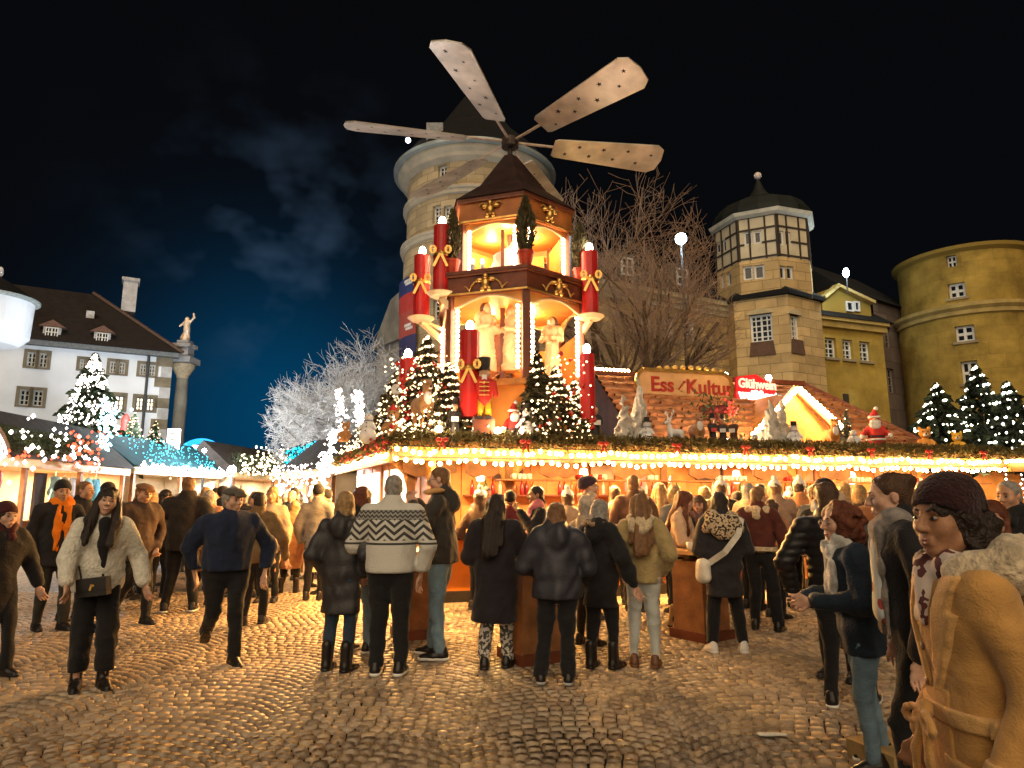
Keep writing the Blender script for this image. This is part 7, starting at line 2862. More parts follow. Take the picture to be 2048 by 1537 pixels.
        if smile:
            b = MB().ball((0, -.0905, -.0650), .021, 10, 6, (1.0, .50, .25))
            put('teeth', mesh_from('teeth', xf(np.array(b.v), MH), b.f, smooth=True), mat('teeth', (0.75, 0.72, 0.66), .3), mo)
    if glasses:
        b = MB()
        for sx in (-1, 1):
            for i in range(10):
                a0, a1 = 2 * math.pi * i / 10, 2 * math.pi * (i + 1) / 10
                b.tube((sx * .032 + .024 * math.cos(a0), -.106, .004 + .018 * math.sin(a0)), (sx * .032 + .024 * math.cos(a1), -.106, .004 + .018 * math.sin(a1)), .0022, n=5)
            b.tube((sx * .056, -.106, .010), (sx * .078, .0, .012), .002, n=5)
        b.tube((-.008, -.108, .008), (.008, -.108, .008), .002, n=5)
        put('glasses', mesh_from('glasses', xf(np.array(b.v), MH), b.f), mat('glasses_frame', (0.55, 0.45, 0.38), .25, metal=.6), body)
    body['_mh'] = 0
    del body['_mh']
    return body


COATS = {}


def patch(name, label, parent, region, off, m, h=.009):
    """a piece of cloth lying on a coat: the coat's own surface grown by OFF inside REGION(X, Y, Z) < 0"""
    pr, kw = COATS[label]
    kw = dict(kw)
    V, F = sdf_mesh(pr, h, post=lambda D, X, Y, Z: np.maximum(D - off, region(X, Y, Z)), **kw)
    # drop the faces that lie inside the coat
    return put(name, mesh_from(name, V, F, smooth=True), m, parent)


def X_(px, Y, py=1000):
    return at(px, py, Y).x


def Hpx(top, Y):
    return zat(top, Y)


# ---- special fabrics
def fairisle():
    m, n, l, b = new_mat('fair_isle_knit')
    tco = n.new('ShaderNodeTexCoord')
    sp = n.new('ShaderNodeSeparateXYZ')
    l.new(tco.outputs['Object'], sp.inputs[0])

    def M_(op, a, b_=None, c_=None):
        q = n.new('ShaderNodeMath')
        q.operation = op
        for i, v in enumerate((a, b_, c_)):
            if v is None:
                continue
            if isinstance(v, (int, float)):
                q.inputs[i].default_value = v
            else:
                l.new(v, q.inputs[i])
        return q.outputs[0]
    zz = M_('PINGPONG', M_('ADD', sp.outputs[0], 10.0), .085)
    s = M_('ADD', sp.outputs[2], M_('MULTIPLY', zz, .85))
    st = M_('GREATER_THAN', M_('FRACT', M_('MULTIPLY', s, 15.0)), .52)
    z2 = M_('PINGPONG', M_('ADD', sp.outputs[0], 10.0), .022)
    s2 = M_('GREATER_THAN', M_('FRACT', M_('MULTIPLY', M_('ADD', sp.outputs[2], z2), 26.0)), .5)
    band = M_('MULTIPLY', M_('GREATER_THAN', sp.outputs[2], 1.185), M_('LESS_THAN', sp.outputs[2], 1.37))
    band2 = M_('MULTIPLY', M_('GREATER_THAN', sp.outputs[2], 1.37), M_('LESS_THAN', sp.outputs[2], 1.46))
    line = M_('MULTIPLY', M_('GREATER_THAN', sp.outputs[2], 1.145), M_('LESS_THAN', sp.outputs[2], 1.165))
    dark = M_('MAXIMUM', M_('MULTIPLY', band, st), M_('MAXIMUM', M_('MULTIPLY', band2, M_('MAXIMUM', s2, .55)), line))
    mx = n.new('ShaderNodeMix')
    mx.data_type = 'RGBA'
    l.new(dark, mx.inputs[0])
    mx.inputs[6].default_value = (0.60, 0.59, 0.55, 1)
    mx.inputs[7].default_value = (0.055, 0.055, 0.055, 1)
    l.new(mx.outputs[2], b.inputs['Base Color'])
    b.inputs['Roughness'].default_value = .95
    nb = n.new('ShaderNodeTexNoise')
    nb.inputs['Scale'].default_value = 110
    l.new(tco.outputs['Object'], nb.inputs['Vector'])
    bp = n.new('ShaderNodeBump')
    bp.inputs['Strength'].default_value = .5
    bp.inputs['Distance'].default_value = .02
    l.new(nb.outputs['Fac'], bp.inputs['Height'])
    l.new(bp.outputs[0], b.inputs['Normal'])
    return m


def spotted(name, base, spot, scale, th):
    m, n, l, b = new_mat(name)
    tco = n.new('ShaderNodeTexCoord')
    nz = n.new('ShaderNodeTexNoise')
    nz.inputs['Scale'].default_value = scale
    nz.inputs['Detail'].default_value = 1.5
    l.new(tco.outputs['Object'], nz.inputs['Vector'])
    ra = n.new('ShaderNodeValToRGB')
    ra.color_ramp.interpolation = 'CONSTANT'
    ra.color_ramp.elements[0].color = (*base, 1)
    ra.color_ramp.elements[1].position = th
    ra.color_ramp.elements[1].color = (*spot, 1)
    l.new(nz.outputs['Fac'], ra.inputs[0])
    l.new(ra.outputs[0], b.inputs['Base Color'])
    b.inputs['Roughness'].default_value = .9
    return m


TEDDY = cloth('teddy_white', (0.66, 0.64, 0.56), .95, .15, 25, .9, 45, .4)
PUFF = mat('puffer_black', (0.016, 0.015, 0.018), .42, .2, 8, .15, 60)
PUFFN = mat('puffer_slate', (0.032, 0.033, 0.046), .5, .25, 8, .2, 60)
NAVY = cloth('navy_wool', (0.012, 0.020, 0.050), .9)
CAMEL = cloth('camel_wool', (0.52, 0.28, 0.085), .92, .2, 10, .3, 140, .25)
OLIVE = cloth('olive_fleece', (0.36, 0.27, 0.12), .95, .15, 20, .6, 50, .3)
TANC = cloth('tan_coat', (0.34, 0.16, 0.075), .9)
PINKC = cloth('pink_shirt', (0.66, 0.20, 0.22), .8)
CREAMK = cloth('cream_knit', (0.62, 0.42, 0.27), .95, .15, 12, .5, 60)
GREYJ = cloth('grey_jacket', (0.040, 0.036, 0.034), .85)
FURC = cloth('cream_fur', (0.60, 0.47, 0.30), .95, .3, 35, 1.0, 30, .5)
WHITEK = cloth('white_knit', (0.70, 0.66, 0.60), .95, .1, 20, .6, 50)
MAROON = cloth('maroon_knit', (0.055, 0.012, 0.016), .95)
GREYS = cloth('grey_scarf', (0.22, 0.20, 0.19), .95, .4, 20)
DARKBR = cloth('dark_brown_jacket', (0.05, 0.028, 0.020), .8)
G_BAR = 'visitors standing at the bar tables'

# ---- the large figure at the right: woman in camel coat
tan_w = person('woman in camel coat with hood and burgundy beanie looking aside, large at right', X_(1932, 2.16), 2.16, 1.61, -66, 'f', 'tan', ('frizz', 'dark'), ('beanie', cloth('burgundy_knit', (0.030, 0.009, 0.012), .95, .3, 30, .8, 90)), dict(mat=CAMEL, len=.22, t=.030, slim=.82, fold=.0075, flare=1.10, ff=.8, collar=False), dict(mat=JEANSD), None, (((.140, .035, .64), (.150, -.045, .49)), ((.140, .035, .64), (.150, -.045, .49))), ('half', 'back'), 24, -3, 0,
               None, h=.0135, hh=.0044, lean=(2.0, 0), seed=2)
sdf_obj('fur_hood', [C((-.13, .12, 1.365), (.13, .12, 1.365), .075, None, .9), C((-.15, .07, 1.36), (-.115, -.035, 1.335), .070, .050), C((.15, .07, 1.36), (.115, -.035, 1.335), .070, .050), E((0, .185, 1.25), (.14, .06, .13))], .012, mat('fleece_cream', (0.62, 0.50, 0.34), .95, .35, 22, 1.0, 45, sheen=.4), tan_w, k=.05, fold=.012, seed=4, ffreq=4)
TL = 'woman in camel coat with hood and burgundy beanie looking aside, large at right'
LAPM = cloth('camel_lapel', (0.60, 0.35, 0.13), .92, .15, 9, .3, 160, .2)
for sg in (-1, 1):
    def lapel(X, Y, Z, sg=sg):
        t = (Z - .99) / .34
        inner = .012 + .075 * t
        width = .030 + .085 * np.clip(t, 0, 1) * np.where(t < .70, 1.0, .55)
        x = X * sg
        return np.maximum(np.maximum(inner - x, x - inner - width), np.maximum(np.maximum(.99 - Z, Z - 1.335), Y + .01))
    patch('lapel', TL, tan_w, lapel, .013, LAPM)
patch('front_edge', TL, tan_w, lambda X, Y, Z: np.maximum(np.maximum(-.012 - X, X - .075), np.maximum(np.maximum(.36 - Z, Z - 1.0), Y)), .006, CAMEL)
patch('belt', TL, tan_w, lambda X, Y, Z: np.maximum(np.abs(Z - .93 + .02 * X) - .026, np.hypot(X, Y * 1.35) - .215), .011, LAPM)
patch('pocket_flap', TL, tan_w, lambda X, Y, Z: np.maximum(np.abs(Z - .78 + .35 * (Y + .07)) - .022, np.maximum(np.abs(Y + .065) - .075, .03 - X)), .010, LAPM)
patch('cuff_band', TL, tan_w, lambda X, Y, Z: np.maximum(np.abs(Z - .845) - .018, .19 - X), .007, LAPM)
sdf_obj('scarf_inner', [C((-.05, -.035, 1.345), (.05, -.035, 1.345), .055, .055), C((0, -.085, 1.32), (0, -.120, 1.20), .050, .032, .6)], .011, spotted('pattern_scarf', (0.55, 0.47, 0.42), (0.10, 0.03, 0.03), 26, .5), tan_w, k=.03, fold=.015, ffreq=2.5)
pr = [E((0, -.145, .93), (.03, .02, .03))]
for sg in (-1, 1):
    for i in range(8):
        a0, a1 = math.pi * 2 * i / 8, math.pi * 2 * (i + 1) / 8
        pr.append(C((sg * (.05 - .05 * math.cos(a0)), -.15 - .02 * math.sin(a0 / 2), .925 - .03 * math.sin(a0 / 2) + .022 * math.sin(a0)), (sg * (.05 - .05 * math.cos(a1)), -.15 - .02 * math.sin(a1 / 2), .925 - .03 * math.sin(a1 / 2) + .022 * math.sin(a1)), .011))
    pr += [C((0, -.15, .92), (sg * .05, -.17, .80), .016, .020, .6), C((sg * .05, -.17, .80), (sg * .055, -.175, .68), .020, .022, .5)]
sdf_obj('belt_knot', pr, .008, CAMEL, tan_w, k=.008)
for z_ in (1.02, 1.12):
    MB().ball((.045, -.146, z_), .012, 8, 5, (1, .45, 1)).obj('button', LEATHB, tan_w)

# ---- her companion
tall = person('tall young woman with hair tied back, black coat and long grey scarf, beside camel coat', X_(1836, 3.6), 3.6, Hpx(944, 3.6), -78, 'f', 'fair', ('bun', 'brown'), None, dict(mat=BLACKC, len=.32, t=.035, flare=1.1), dict(mat=BLACKT), dict(mat=LEATH, boot=True), ('down', 'down'), ('fwd', 'back'), 0, 2, 0, dict(mat=GREYS, ends=.30), h=.014, hh=.0055, lean=(4, 0), seed=12)
sdf_obj('shirt_front', [C((0, -.12, 1.33), (0, -.155, 1.0), .05, .07, .5)], .014, spotted('print_shirt', (0.55, 0.60, 0.62), (0.35, 0.06, 0.05), 7, .58), tall, fold=.01)
# ---- curly woman with glasses
cur = person('woman with auburn curls and glasses laughing, navy jacket with white scarf', X_(1726, 4.3), 4.3, 1.53, -72, 'f', 'fair', ('curly', 'red'), None, dict(mat=cloth('navy_jacket', (0.010, 0.022, 0.042), .7), len=.42, t=.038), dict(mat=JEANS), dict(mat=LEATH, sole=SNEAK), ('hold', 'hold'), ('half', 'stand'), 12, -6, 0,
             dict(mat=cloth('white_scarf', (0.58, 0.58, 0.56), .95, .2, 14), ends=.22), h=.014, hh=.0055, lean=(6, 0), seed=21, glasses=True, smile=True)
# ---- man in black quilted jacket, back view
person('man in black quilted jacket seen from behind, white soled sneakers', X_(1680, 5.45), 5.45, Hpx(970, 5.45) + .02, 172, 'm', 'fair', ('short', 'brown'), None, dict(mat=PUFF, len=.47, t=.036, quilt=.016, qf=50, fold=.004), dict(mat=BLACKT, w=.9), dict(mat=LEATH, sole=SNEAK), ('wide', 'pocket'), ('apart', 'half'), 8, 8, 0, h=.014, hh=.0055, lean=(-3, 3), seed=31, face=False, fat=1.08)
person('bearded man leaning in, pale shirt under dark coat, behind the black quilted jacket', X_(1655, 6.3), 6.3, Hpx(957, 6.3), -25, 'm', 'warm', ('short', 'dark'), None, dict(mat=BLACKC, len=.45), None, None, ('hold', 'hold'), hyaw=-15, hpitch=16, h=.018, seed=33, scarf=dict(mat=cloth('pale_shirt', (0.55, 0.58, 0.62), .8)))
# ---- shearling vest
v_ = person('person in dark red shearling vest with cream collar, back turned', X_(1515, 8.6), 8.6, Hpx(974, 8.6), 165, 'm', 'warm', ('short', 'light'), None, dict(mat=cloth('oxblood_suede', (0.085, 0.020, 0.014), .8), len=.55, t=.035), dict(mat=BLACKT, w=1.25), None, ('hold', 'down'), ('stand', 'apart'), -25, 8, h=.018, seed=41)
hv = v_.dimensions.z
sdf_obj('fleece_collar', [C((-.10, .03, 1.42), (.10, .03, 1.42), .065, .065), C((0, .07, 1.43), (0, .09, 1.36), .07, .06)], .02, FURC, v_, k=.04, fold=.012, ffreq=3)
b = MB().lathe((0, 0, .955), [(.17, -.03), (.205, -.02), (.205, .025), (.17, .03)], 20)
o = b.obj('fleece_hem', FURC, v_)
o.scale = (1, .72, 1)
# ---- leopard scarf woman
leo = person('woman in long black coat with leopard print shawl and white strap, back view', X_(1440, 7.35), 7.35, Hpx(985, 7.35), -165, 'f', 'fair', ('bob', 'dark'), None, dict(mat=cloth('black_coat', (0.022, 0.021, 0.026), .8), len=.34, t=.04, flare=1.1), dict(mat=BLACKT, w=1.2, hem=.055), dict(mat=SNEAK, sole=SNEAK), ('hold', 'hold'), ('apart', 'apart'), 8, 10, h=.016, hh=.007, seed=51)
sdf_obj('shawl', [C((-.10, .02, 1.36), (.10, .02, 1.36), .09, .09, .9), E((0, .13, 1.27), (.17, .05, .14)), C((.10, .1, 1.35), (.17, .06, 1.25), .06, .06), C((-.10, .1, 1.35), (-.17, .06, 1.25), .06, .06)], .016, spotted('leopard', (0.52, 0.40, 0.26), (0.025, 0.018, 0.014), 42, .53), leo, k=.04, fold=.008)
bagm = mat('strap_white', (0.68, 0.64, 0.56), .5)
bg_ = thing('shoulder_bag', 'white bag with broad white strap worn by the leopard shawl woman', 'bag', leo.location, R(-165))
b = MB()
P = [Vector((-.17, .12, 1.36)), Vector((-.06, .215, 1.2)), Vector((.10, .20, 1.02)), Vector((.21, .06, .90))]
for i in range(3):
    b.bar(P[i], P[i + 1], .06, .012, up=(0, 1, .3))
b.obj('strap', bagm, bg_)
sdf_obj('pouch', [C((.24, .0, .88), (.24, 0, .76), .07, .075, 1.3)], .016, bagm, bg_)
# ---- friends around that table
person('woman with long dark hair facing the camera behind the right bar table', X_(1398, 8.9), 8.9, Hpx(992, 8.9), 8, 'f', 'warm', ('long', 'brown'), None, dict(mat=BLACKC, len=.46), None, None, ('table', 'hold'), hyaw=-22, hpitch=4, h=.02, hh=.007, seed=61, scarf=dict(mat=cloth('scarf_mauve', (0.12, 0.07, 0.08), .9), ends=.2))
person('woman in pale pink sweater with long brown hair reaching over the table', X_(1338, 8.6), 8.6, Hpx(982, 8.6), 75, 'f', 'fair', ('long', 'red'), None, dict(mat=CREAMK, len=.50, t=.02, collar=True), dict(mat=BLACKT), dict(mat=mat('ugg_tan', (0.42, 0.26, 0.12), .9), boot=True), ('table', 'table'), ('stand', 'half'), 10, 8, h=.018, hh=.007, lean=(6, 0), seed=63)
# ---- girl in olive fleece and light jeans
gi = person('woman in tan fleece jacket and light blue jeans with long brown hair, back view', X_(1280, 6.75), 6.75, Hpx(988, 6.75), 176, 'f', 'fair', ('longback', 'light'), None, dict(mat=OLIVE, len=.475, t=.038, flare=1.02, collar=False), dict(mat=JEANSL, w=1.0), dict(mat=LEATHB, sole=LEATHB), ('pocket', 'pocket'), ('stand', 'stand'), 5, 8, h=.015, hh=.0065, seed=71, face=False)
sdf_obj('fluffy_hood', [E((0, .14, 1.31), (.11, .05, .10)), C((-.08, .07, 1.37), (.08, .07, 1.37), .05, .05)], .016, FURC, gi, k=.04, fold=.02, ffreq=3)
# ---- two in black
fh = person('woman in black coat with fur trimmed hood, head bowed, near the centre', X_(1196, 6.65), 6.65, Hpx(1000, 6.65), 150, 'f', 'fair', ('bob', 'grey'), None, dict(mat=BLACKC, len=.36, t=.04, hood=True), dict(mat=BLACKT), dict(mat=LEATH, boot=True), ('hold', 'wide'), ('stand', 'half'), 25, 14, h=.016, hh=.0065, seed=73)
sdf_obj('fur_trim', [C((-.10, .05, 1.30), (-.03, .14, 1.32), .035, .035), C((.10, .05, 1.30), (.03, .14, 1.32), .035, .035), C((-.03, .14, 1.32), (.03, .14, 1.32), .035, .035)], .013, spotted('fur_dark', (0.35, 0.24, 0.15), (0.05, 0.03, 0.02), 30, .5), fh, k=.03, fold=.02, ffreq=4)
person('woman in slate puffer jacket with hood down, broad back to camera at centre', X_(1112, 6.15), 6.15, Hpx(1006, 6.15), 178, 'f', 'fair', ('bob', 'light'), None, dict(mat=PUFFN, len=.46, t=.05, hood=True, quilt=.006, qf=22, flare=1.05), dict(mat=BLACKT, w=1.3), dict(mat=LEATH, sole=mat('sole_grey', (.4, .4, .4), .6)), ('hold', 'hold'), ('apart', 'stand'), 0, 16, h=.015, hh=.0065, seed=81, face=False, fat=1.16)
person('woman in long black wool coat and snake print trousers, long dark hair', X_(992, 6.65), 6.65, Hpx(990, 6.65), 168, 'f', 'fair', ('longback', 'dark'), None, dict(mat=cloth('wool_black', (0.017, 0.014, 0.019), .9), len=.265, t=.045, flare=1.16), dict(mat=spotted('snake_print', (0.50, 0.47, 0.43), (0.06, 0.055, 0.05), 32, .5), w=1.15), dict(mat=LEATH, boot=False), ('hold', 'table'), ('stand', 'half'), -10, 10, h=.015, hh=.0065, seed=83, face=False, fat=1.06)
# ---- trio at the left bar table
person('tall man in dark grey jacket and blue jeans eating, in profile', X_(885, 7.1), 7.1, Hpx(934, 7.1), -105, 'm', 'fair', ('buzz', 'light'), None, dict(mat=GREYJ, len=.485, t=.04, hood=True), dict(mat=JEANS, w=1.0), dict(mat=LEATH, sole=SNEAK), ('mouth', 'mouth'), ('stand', 'half'), 5, 10, h=.015, hh=.0060, seed=91, glasses=True, fat=1.05)
person('grey haired man in fair isle knit sweater and black trousers, back view', X_(786, 6.45), 6.45, Hpx(950, 6.45), 168, 'm', 'fair', ('buzz', 'grey'), None, dict(mat=fairisle(), len=.50, t=.040, collar=True, fold=.008), dict(mat=BLACKT, w=1.15), dict(mat=LEATH, sole=SNEAK), ('hold', 'down'), ('stand', 'stand'), 18, 6, h=.014, hh=.0060, seed=93, face=False, fat=1.16)
person('blond person in long dark quilted puffer coat with hood, back turned, left of the trio', X_(690, 6.6), 6.6, Hpx(985, 6.6), 152, 'f', 'fair', ('bob', 'blond'), None, dict(mat=mat('puffer_charcoal', (0.030, 0.029, 0.033), .5, .25, 8, .2, 60), len=.31, t=.042, hood=True, quilt=.008, qf=20), dict(mat=JEANSD), dict(mat=LEATH, boot=True), ('pocket', 'pocket'), ('stand', 'stand'), 25, 4, h=.015, hh=.0065, seed=95)
person('brown haired woman in black coat half hidden behind the fair isle sweater', X_(722, 7.3), 7.3, Hpx(974, 7.3), 130, 'f', 'warm', ('bob', 'red'), None, dict(mat=BLACKC, len=.40), dict(mat=JEANS), dict(mat=LEATH, sole=SNEAK), ('pocket', 'hold'), ('stand', 'half'), 10, 6, h=.018, seed=97)
p_ = at(868, 985, 6.95)
o = sdf_obj('bread_roll', [C((-.06, 0, 0), (.06, 0, .02), .03, .026), C((-.10, 0, 0), (.10, 0, .02), .013, .013)], .012, mat('bread', (0.55, 0.30, 0.11), .7, .25, 12), None, (p_.x, p_.y, p_.z))
tag(o, 'sausage roll held to the mouth of the tall man in grey', 'food')
# ---- walkers on the left
person('older man in navy jumper and flat cap walking towards the camera', X_(460, 6.95), 6.95, Hpx(975, 6.95), 12, 'm', 'fair', ('short', 'grey'), ('flatcap', cloth('cap_tweed', (0.10, 0.09, 0.08), .9)), dict(mat=NAVY, len=.52, t=.03), dict(mat=BLACKT, w=1.15), dict(mat=LEATH), ('wide', 'swingb'), ('fwd', 'lift'), 25, 2, h=.015, hh=.0060, lean=(3, 0), seed=101, fat=1.22)
wj = person('smiling woman with long dark hair in white teddy jacket and black trousers', X_(212, 6.1), 6.1, Hpx(977, 6.1), 6, 'f', 'fair', ('long', 'dark'), None, dict(mat=TEDDY, len=.47, t=.036, flare=1.06, fold=.016), dict(mat=BLACKT, w=1.45, hem=.085), dict(mat=LEATH, boot=True), ('wide', 'swingf'), ('fwd', 'half'), -8, -6, 8, h=.0145, hh=.0052, lean=(2, 0), seed=111, smile=True)
sdf_obj('black_top', [C((0, -.085, 1.36), (0, -.112, 1.18), .055, .038, .5), C((0, -.112, 1.18), (.01, -.122, .80), .038, .030, .5)], .014, BLACKC, wj)
for sx in (.06, -.05):
    b = MB().lathe((sx * 1.68, -.05, .13), [(.058, 0), (.066, .01), (.066, .05), (.055, .06)], 12)
    o = b.obj('sock', SNEAK, wj)
hb_ = thing('handbag', 'small black handbag with gold clasp slung on the white teddy jacket woman', 'handbag', wj.location, R(6))
b = MB()
b.box((.07, -.215, .83), (.24, .09, .15), M=Matrix.Rotation(R(-6), 3, 'Y'))
b.obj('body', LEATH, hb_)
b = MB()
b.box((.07, -.264, .855), (.235, .012, .10), M=Matrix.Rotation(R(-6), 3, 'Y'))
fo = b.obj('flap', LEATH, hb_)
b = MB()
b.box((.075, -.274, .83), (.016, .01, .05), M=Matrix.Rotation(R(12), 3, 'Y'))
b.box((.085, -.274, .845), (.03, .01, .014))
b.obj('clasp', gold, fo)
b = MB()
b.bar((-.04, -.20, .88), (-.13, -.18, 1.2), .012, .006)
b.bar((-.13, -.18, 1.2), (-.12, -.05, 1.42), .012, .006)
b.obj('strap', LEATH, hb_)
person('man with bright orange scarf and dark cap in black jacket', X_(122, 8.6), 8.6, Hpx(964, 8.6), 20, 'm', 'warm', ('buzz', 'dark'), ('beanie', BLACKC), dict(mat=cloth('dark_jacket', (0.014, 0.013, 0.016), .8), len=.42, t=.035), dict(mat=cloth('grey_trouser', (0.03, 0.028, 0.024), .9)), None, ('swingf', 'down'), ('fwd', 'stand'), -8, 2, 0, dict(mat=cloth('orange_scarf', (0.85, 0.22, 0.01), .9), ends=.30), h=.017, hh=.0065, seed=121)
person('woman in dark maroon beanie and black coat at the left picture edge', X_(14, 6.4), 6.4, Hpx(1008, 6.4), 25, 'f', 'fair', ('bob', 'dark'), ('beanie', MAROON), dict(mat=BLACKC, len=.30, t=.04, flare=1.1), None, None, ('wide', 'swingf'), ('fwd', 'back'), 5, 0, 0, dict(mat=MAROON), h=.017, hh=.0060, seed=123)
person('balding man in black behind the orange scarf man', X_(166, 9.3), 9.3, Hpx(963, 9.3), 35, 'm', 'warm', ('buzz', 'light'), None, dict(mat=BLACKC, len=.42), None, None, hyaw=20, h=.02, seed=125)
person('person in black bobble cap hidden behind the white jacket', X_(214, 9.8), 9.8, Hpx(966, 9.8), -15, 'm', 'fair', ('short', 'dark'), ('cap', BLACKC), None, None, None, h=.022, seed=127)
person('man in brown outdoor jacket and cap looking down, behind the white jacket', X_(283, 9.0), 9.0, Hpx(966, 9.0), 25, 'm', 'warm', ('buzz', 'light'), ('flatcap', cloth('cap_brown', (0.20, 0.09, 0.045), .9)), dict(mat=DARKBR, len=.44, t=.035), dict(mat=BLACKT), None, ('pocket', 'down'), ('fwd', 'back'), 10, 14, h=.018, hh=.0070, seed=129)
person('woman with dark bob looking sideways, between brown jacket and tall black jacket', X_(330, 11.2), 11.2, Hpx(980, 11.2), 20, 'f', 'warm', ('bob', 'dark'), ('headband', BLACKC), None, None, None, hyaw=25, h=.022, seed=131)
person('tall man in black jacket and white soled shoes walking away', X_(375, 9.9), 9.9, Hpx(955, 9.9), 170, 'm', 'fair', ('short', 'light'), None, dict(mat=cloth('black_parka', (0.024, 0.019, 0.016), .85), len=.45, t=.04), dict(mat=BLACKT, w=1.1), dict(mat=LEATH, sole=SNEAK), ('pocket', 'pocket'), ('apart', 'apart'), 15, h=.017, hh=.0070, seed=133, face=False, fat=1.08)
person('person in tan pink coat and grey hair behind the navy jumper', X_(418, 10.4), 10.4, Hpx(982, 10.4), 160, 'f', 'fair', ('bob', 'grey'), None, dict(mat=cloth('rose_tan_coat', (0.42, 0.20, 0.12), .9), len=.30, t=.04), None, dict(mat=LEATH, sole=SNEAK), ('pocket', 'down'), h=.018, seed=135, face=False)
person('person in olive jacket behind the right shoulder of the navy jumper', X_(520, 8.9), 8.9, Hpx(985, 8.9), 165, 'm', 'fair', ('buzz', 'dark'), None, dict(mat=cloth('olive_jacket', (0.16, 0.10, 0.045), .85), len=.46, t=.035), dict(mat=BLACKT), None, ('pocket', 'wide'), ('stand', 'half'), h=.018, seed=137, face=False)
person('person in rust brown hooded long coat with blond hair, back view in the lane', X_(590, 11.9), 11.9, Hpx(1003, 11.9), 172, 'f', 'fair', ('bob', 'blond'), None, dict(mat=TANC, len=.26, t=.045, hood=True), dict(mat=BLACKT), dict(mat=LEATH, boot=True), ('pocket', 'down'), ('apart', 'stand'), h=.018, seed=139, face=False)
sb = person('man in black jacket carrying a pale shopping bag in the lane', X_(636, 12.8), 12.8, Hpx(996, 12.8), 60, 'm', 'warm', ('short', 'light'), None, dict(mat=DARKBR, len=.48), dict(mat=BLACKT), None, ('down', 'hold'), ('fwd', 'stand'), 10, 10, h=.02, seed=141)
bgp = thing('shopping_bag', 'pale paper shopping bag hanging beside the man in the lane', 'bag', (X_(628, 12.5), 12.5, .28), R(40))
b = MB()
b.box((0, 0, .19), (.34, .14, .38))
b.obj('body', mat('paper_bag', (0.58, 0.52, 0.40), .8, .15, 5), bgp)
b = MB()
for yy in (-.06, .06):
    for i in range(6):
        a0, a1 = math.pi * i / 6, math.pi * (i + 1) / 6
        b.tube((.08 * math.cos(a0), yy, .38 + .12 * math.sin(a0)), (.08 * math.cos(a1), yy, .38 + .12 * math.sin(a1)), .006, n=4)
b.obj('handle', LEATHB, bgp)
person('person with orange knit hat deep in the lane', X_(548, 15.5), 15.5, Hpx(980, 15.5), 175, 'm', 'fair', None, ('beanie', cloth('orange_hat', (0.80, 0.16, 0.02), .9)), dict(mat=cloth('plum_coat', (0.08, 0.03, 0.03), .9)), h=.024, hh=.011, seed=143, face=False, hands=False)
# ---- people along the bar
person('man in dark beanie facing right with pale scarf at the bar', X_(1178, 9.4), 9.4, Hpx(955, 9.4), 95, 'm', 'fair', None, ('slouch', cloth('beanie_plum', (0.05, 0.03, 0.045), .95)), dict(mat=cloth('grey_coat', (0.20, 0.16, 0.13), .9), len=.4), None, None, ('hold', 'hold'), hyaw=0, h=.02, hh=.0075, seed=151, scarf=dict(mat=cloth('beige_scarf', (0.50, 0.40, 0.30), .95)))
person('older woman with pale fur hat beside the fur hooded black coat', X_(1172, 7.7), 7.7, Hpx(996, 7.7), 140, 'f', 'fair', ('bob', 'grey'), ('beanie', cloth('fur_hat', (0.48, 0.40, 0.32), .95, .3, 30, .9, 40)), dict(mat=cloth('stone_coat', (0.42, 0.33, 0.24), .9), len=.4), None, None, ('hold', 'hold'), hyaw=20, h=.02, seed=153)
person('man with shaved head in black scarf facing left at the bar', X_(1076, 9.2), 9.2, Hpx(972, 9.2), -80, 'm', 'tan', ('buzz', 'dark'), None, dict(mat=BLACKC, len=.42), None, None, ('mouth', 'hold'), hpitch=6, h=.02, hh=.0075, seed=155, scarf=dict(mat=cloth('scarf_rose', (0.55, 0.16, 0.18), .9), ends=.25))
person('man in brown coat seen from behind at the bar, near pink vendors', X_(1268, 10.0), 10.0, Hpx(952, 10.0), 175, 'm', 'fair', ('short', 'light'), None, dict(mat=cloth('brown_coat', (0.10, 0.05, 0.035), .9), len=.4), None, None, h=.022, seed=157, face=False)
person('vendor with dark hair bending forward behind the counter at left', S(1.75, 0, -1.5).x, S(1.75, 0, -1.5).y, 1.78, 35, 'm', 'fair', ('short', 'brown'), None, dict(mat=cloth('vendor_stripe', (0.45, 0.14, 0.16), .85), len=.46), None, None, ('table', 'table'), hpitch=14, h=.022, hh=.008, seed=161)
person('vendor in pink shirt behind the counter, right of the shaved head', S(3.55, 0, -1.45).x, S(3.55, 0, -1.45).y, 1.68, 60, 'f', 'fair', ('bun', 'light'), None, dict(mat=PINKC, len=.48, t=.02), None, None, ('table', 'down'), h=.022, hh=.008, seed=163)
person('vendor in pink shirt turned away, wearing white cap', S(4.15, 0, -1.4).x, S(4.15, 0, -1.4).y, 1.66, -150, 'm', 'fair', ('short', 'light'), None, dict(mat=PINKC, len=.48, t=.025), None, None, ('table', 'table'), hpitch=12, h=.022, hh=.008, seed=165, fat=1.1)
person('vendor in pink shirt with dark short hair looking left', S(4.75, 0, -1.6).x, S(4.75, 0, -1.6).y, 1.80, -40, 'm', 'fair', ('short', 'dark'), None, dict(mat=PINKC, len=.48, t=.02), None, None, ('down', 'table'), h=.022, hh=.008, seed=167)
person('vendor in pink scarf behind the counter at the right', S(8.3, 0, -1.5).x, S(8.3, 0, -1.5).y, 1.80, -20, 'f', 'warm', ('long', 'brown'), None, dict(mat=PINKC, len=.48, t=.02), None, None, h=.022, hh=.008, seed=169)
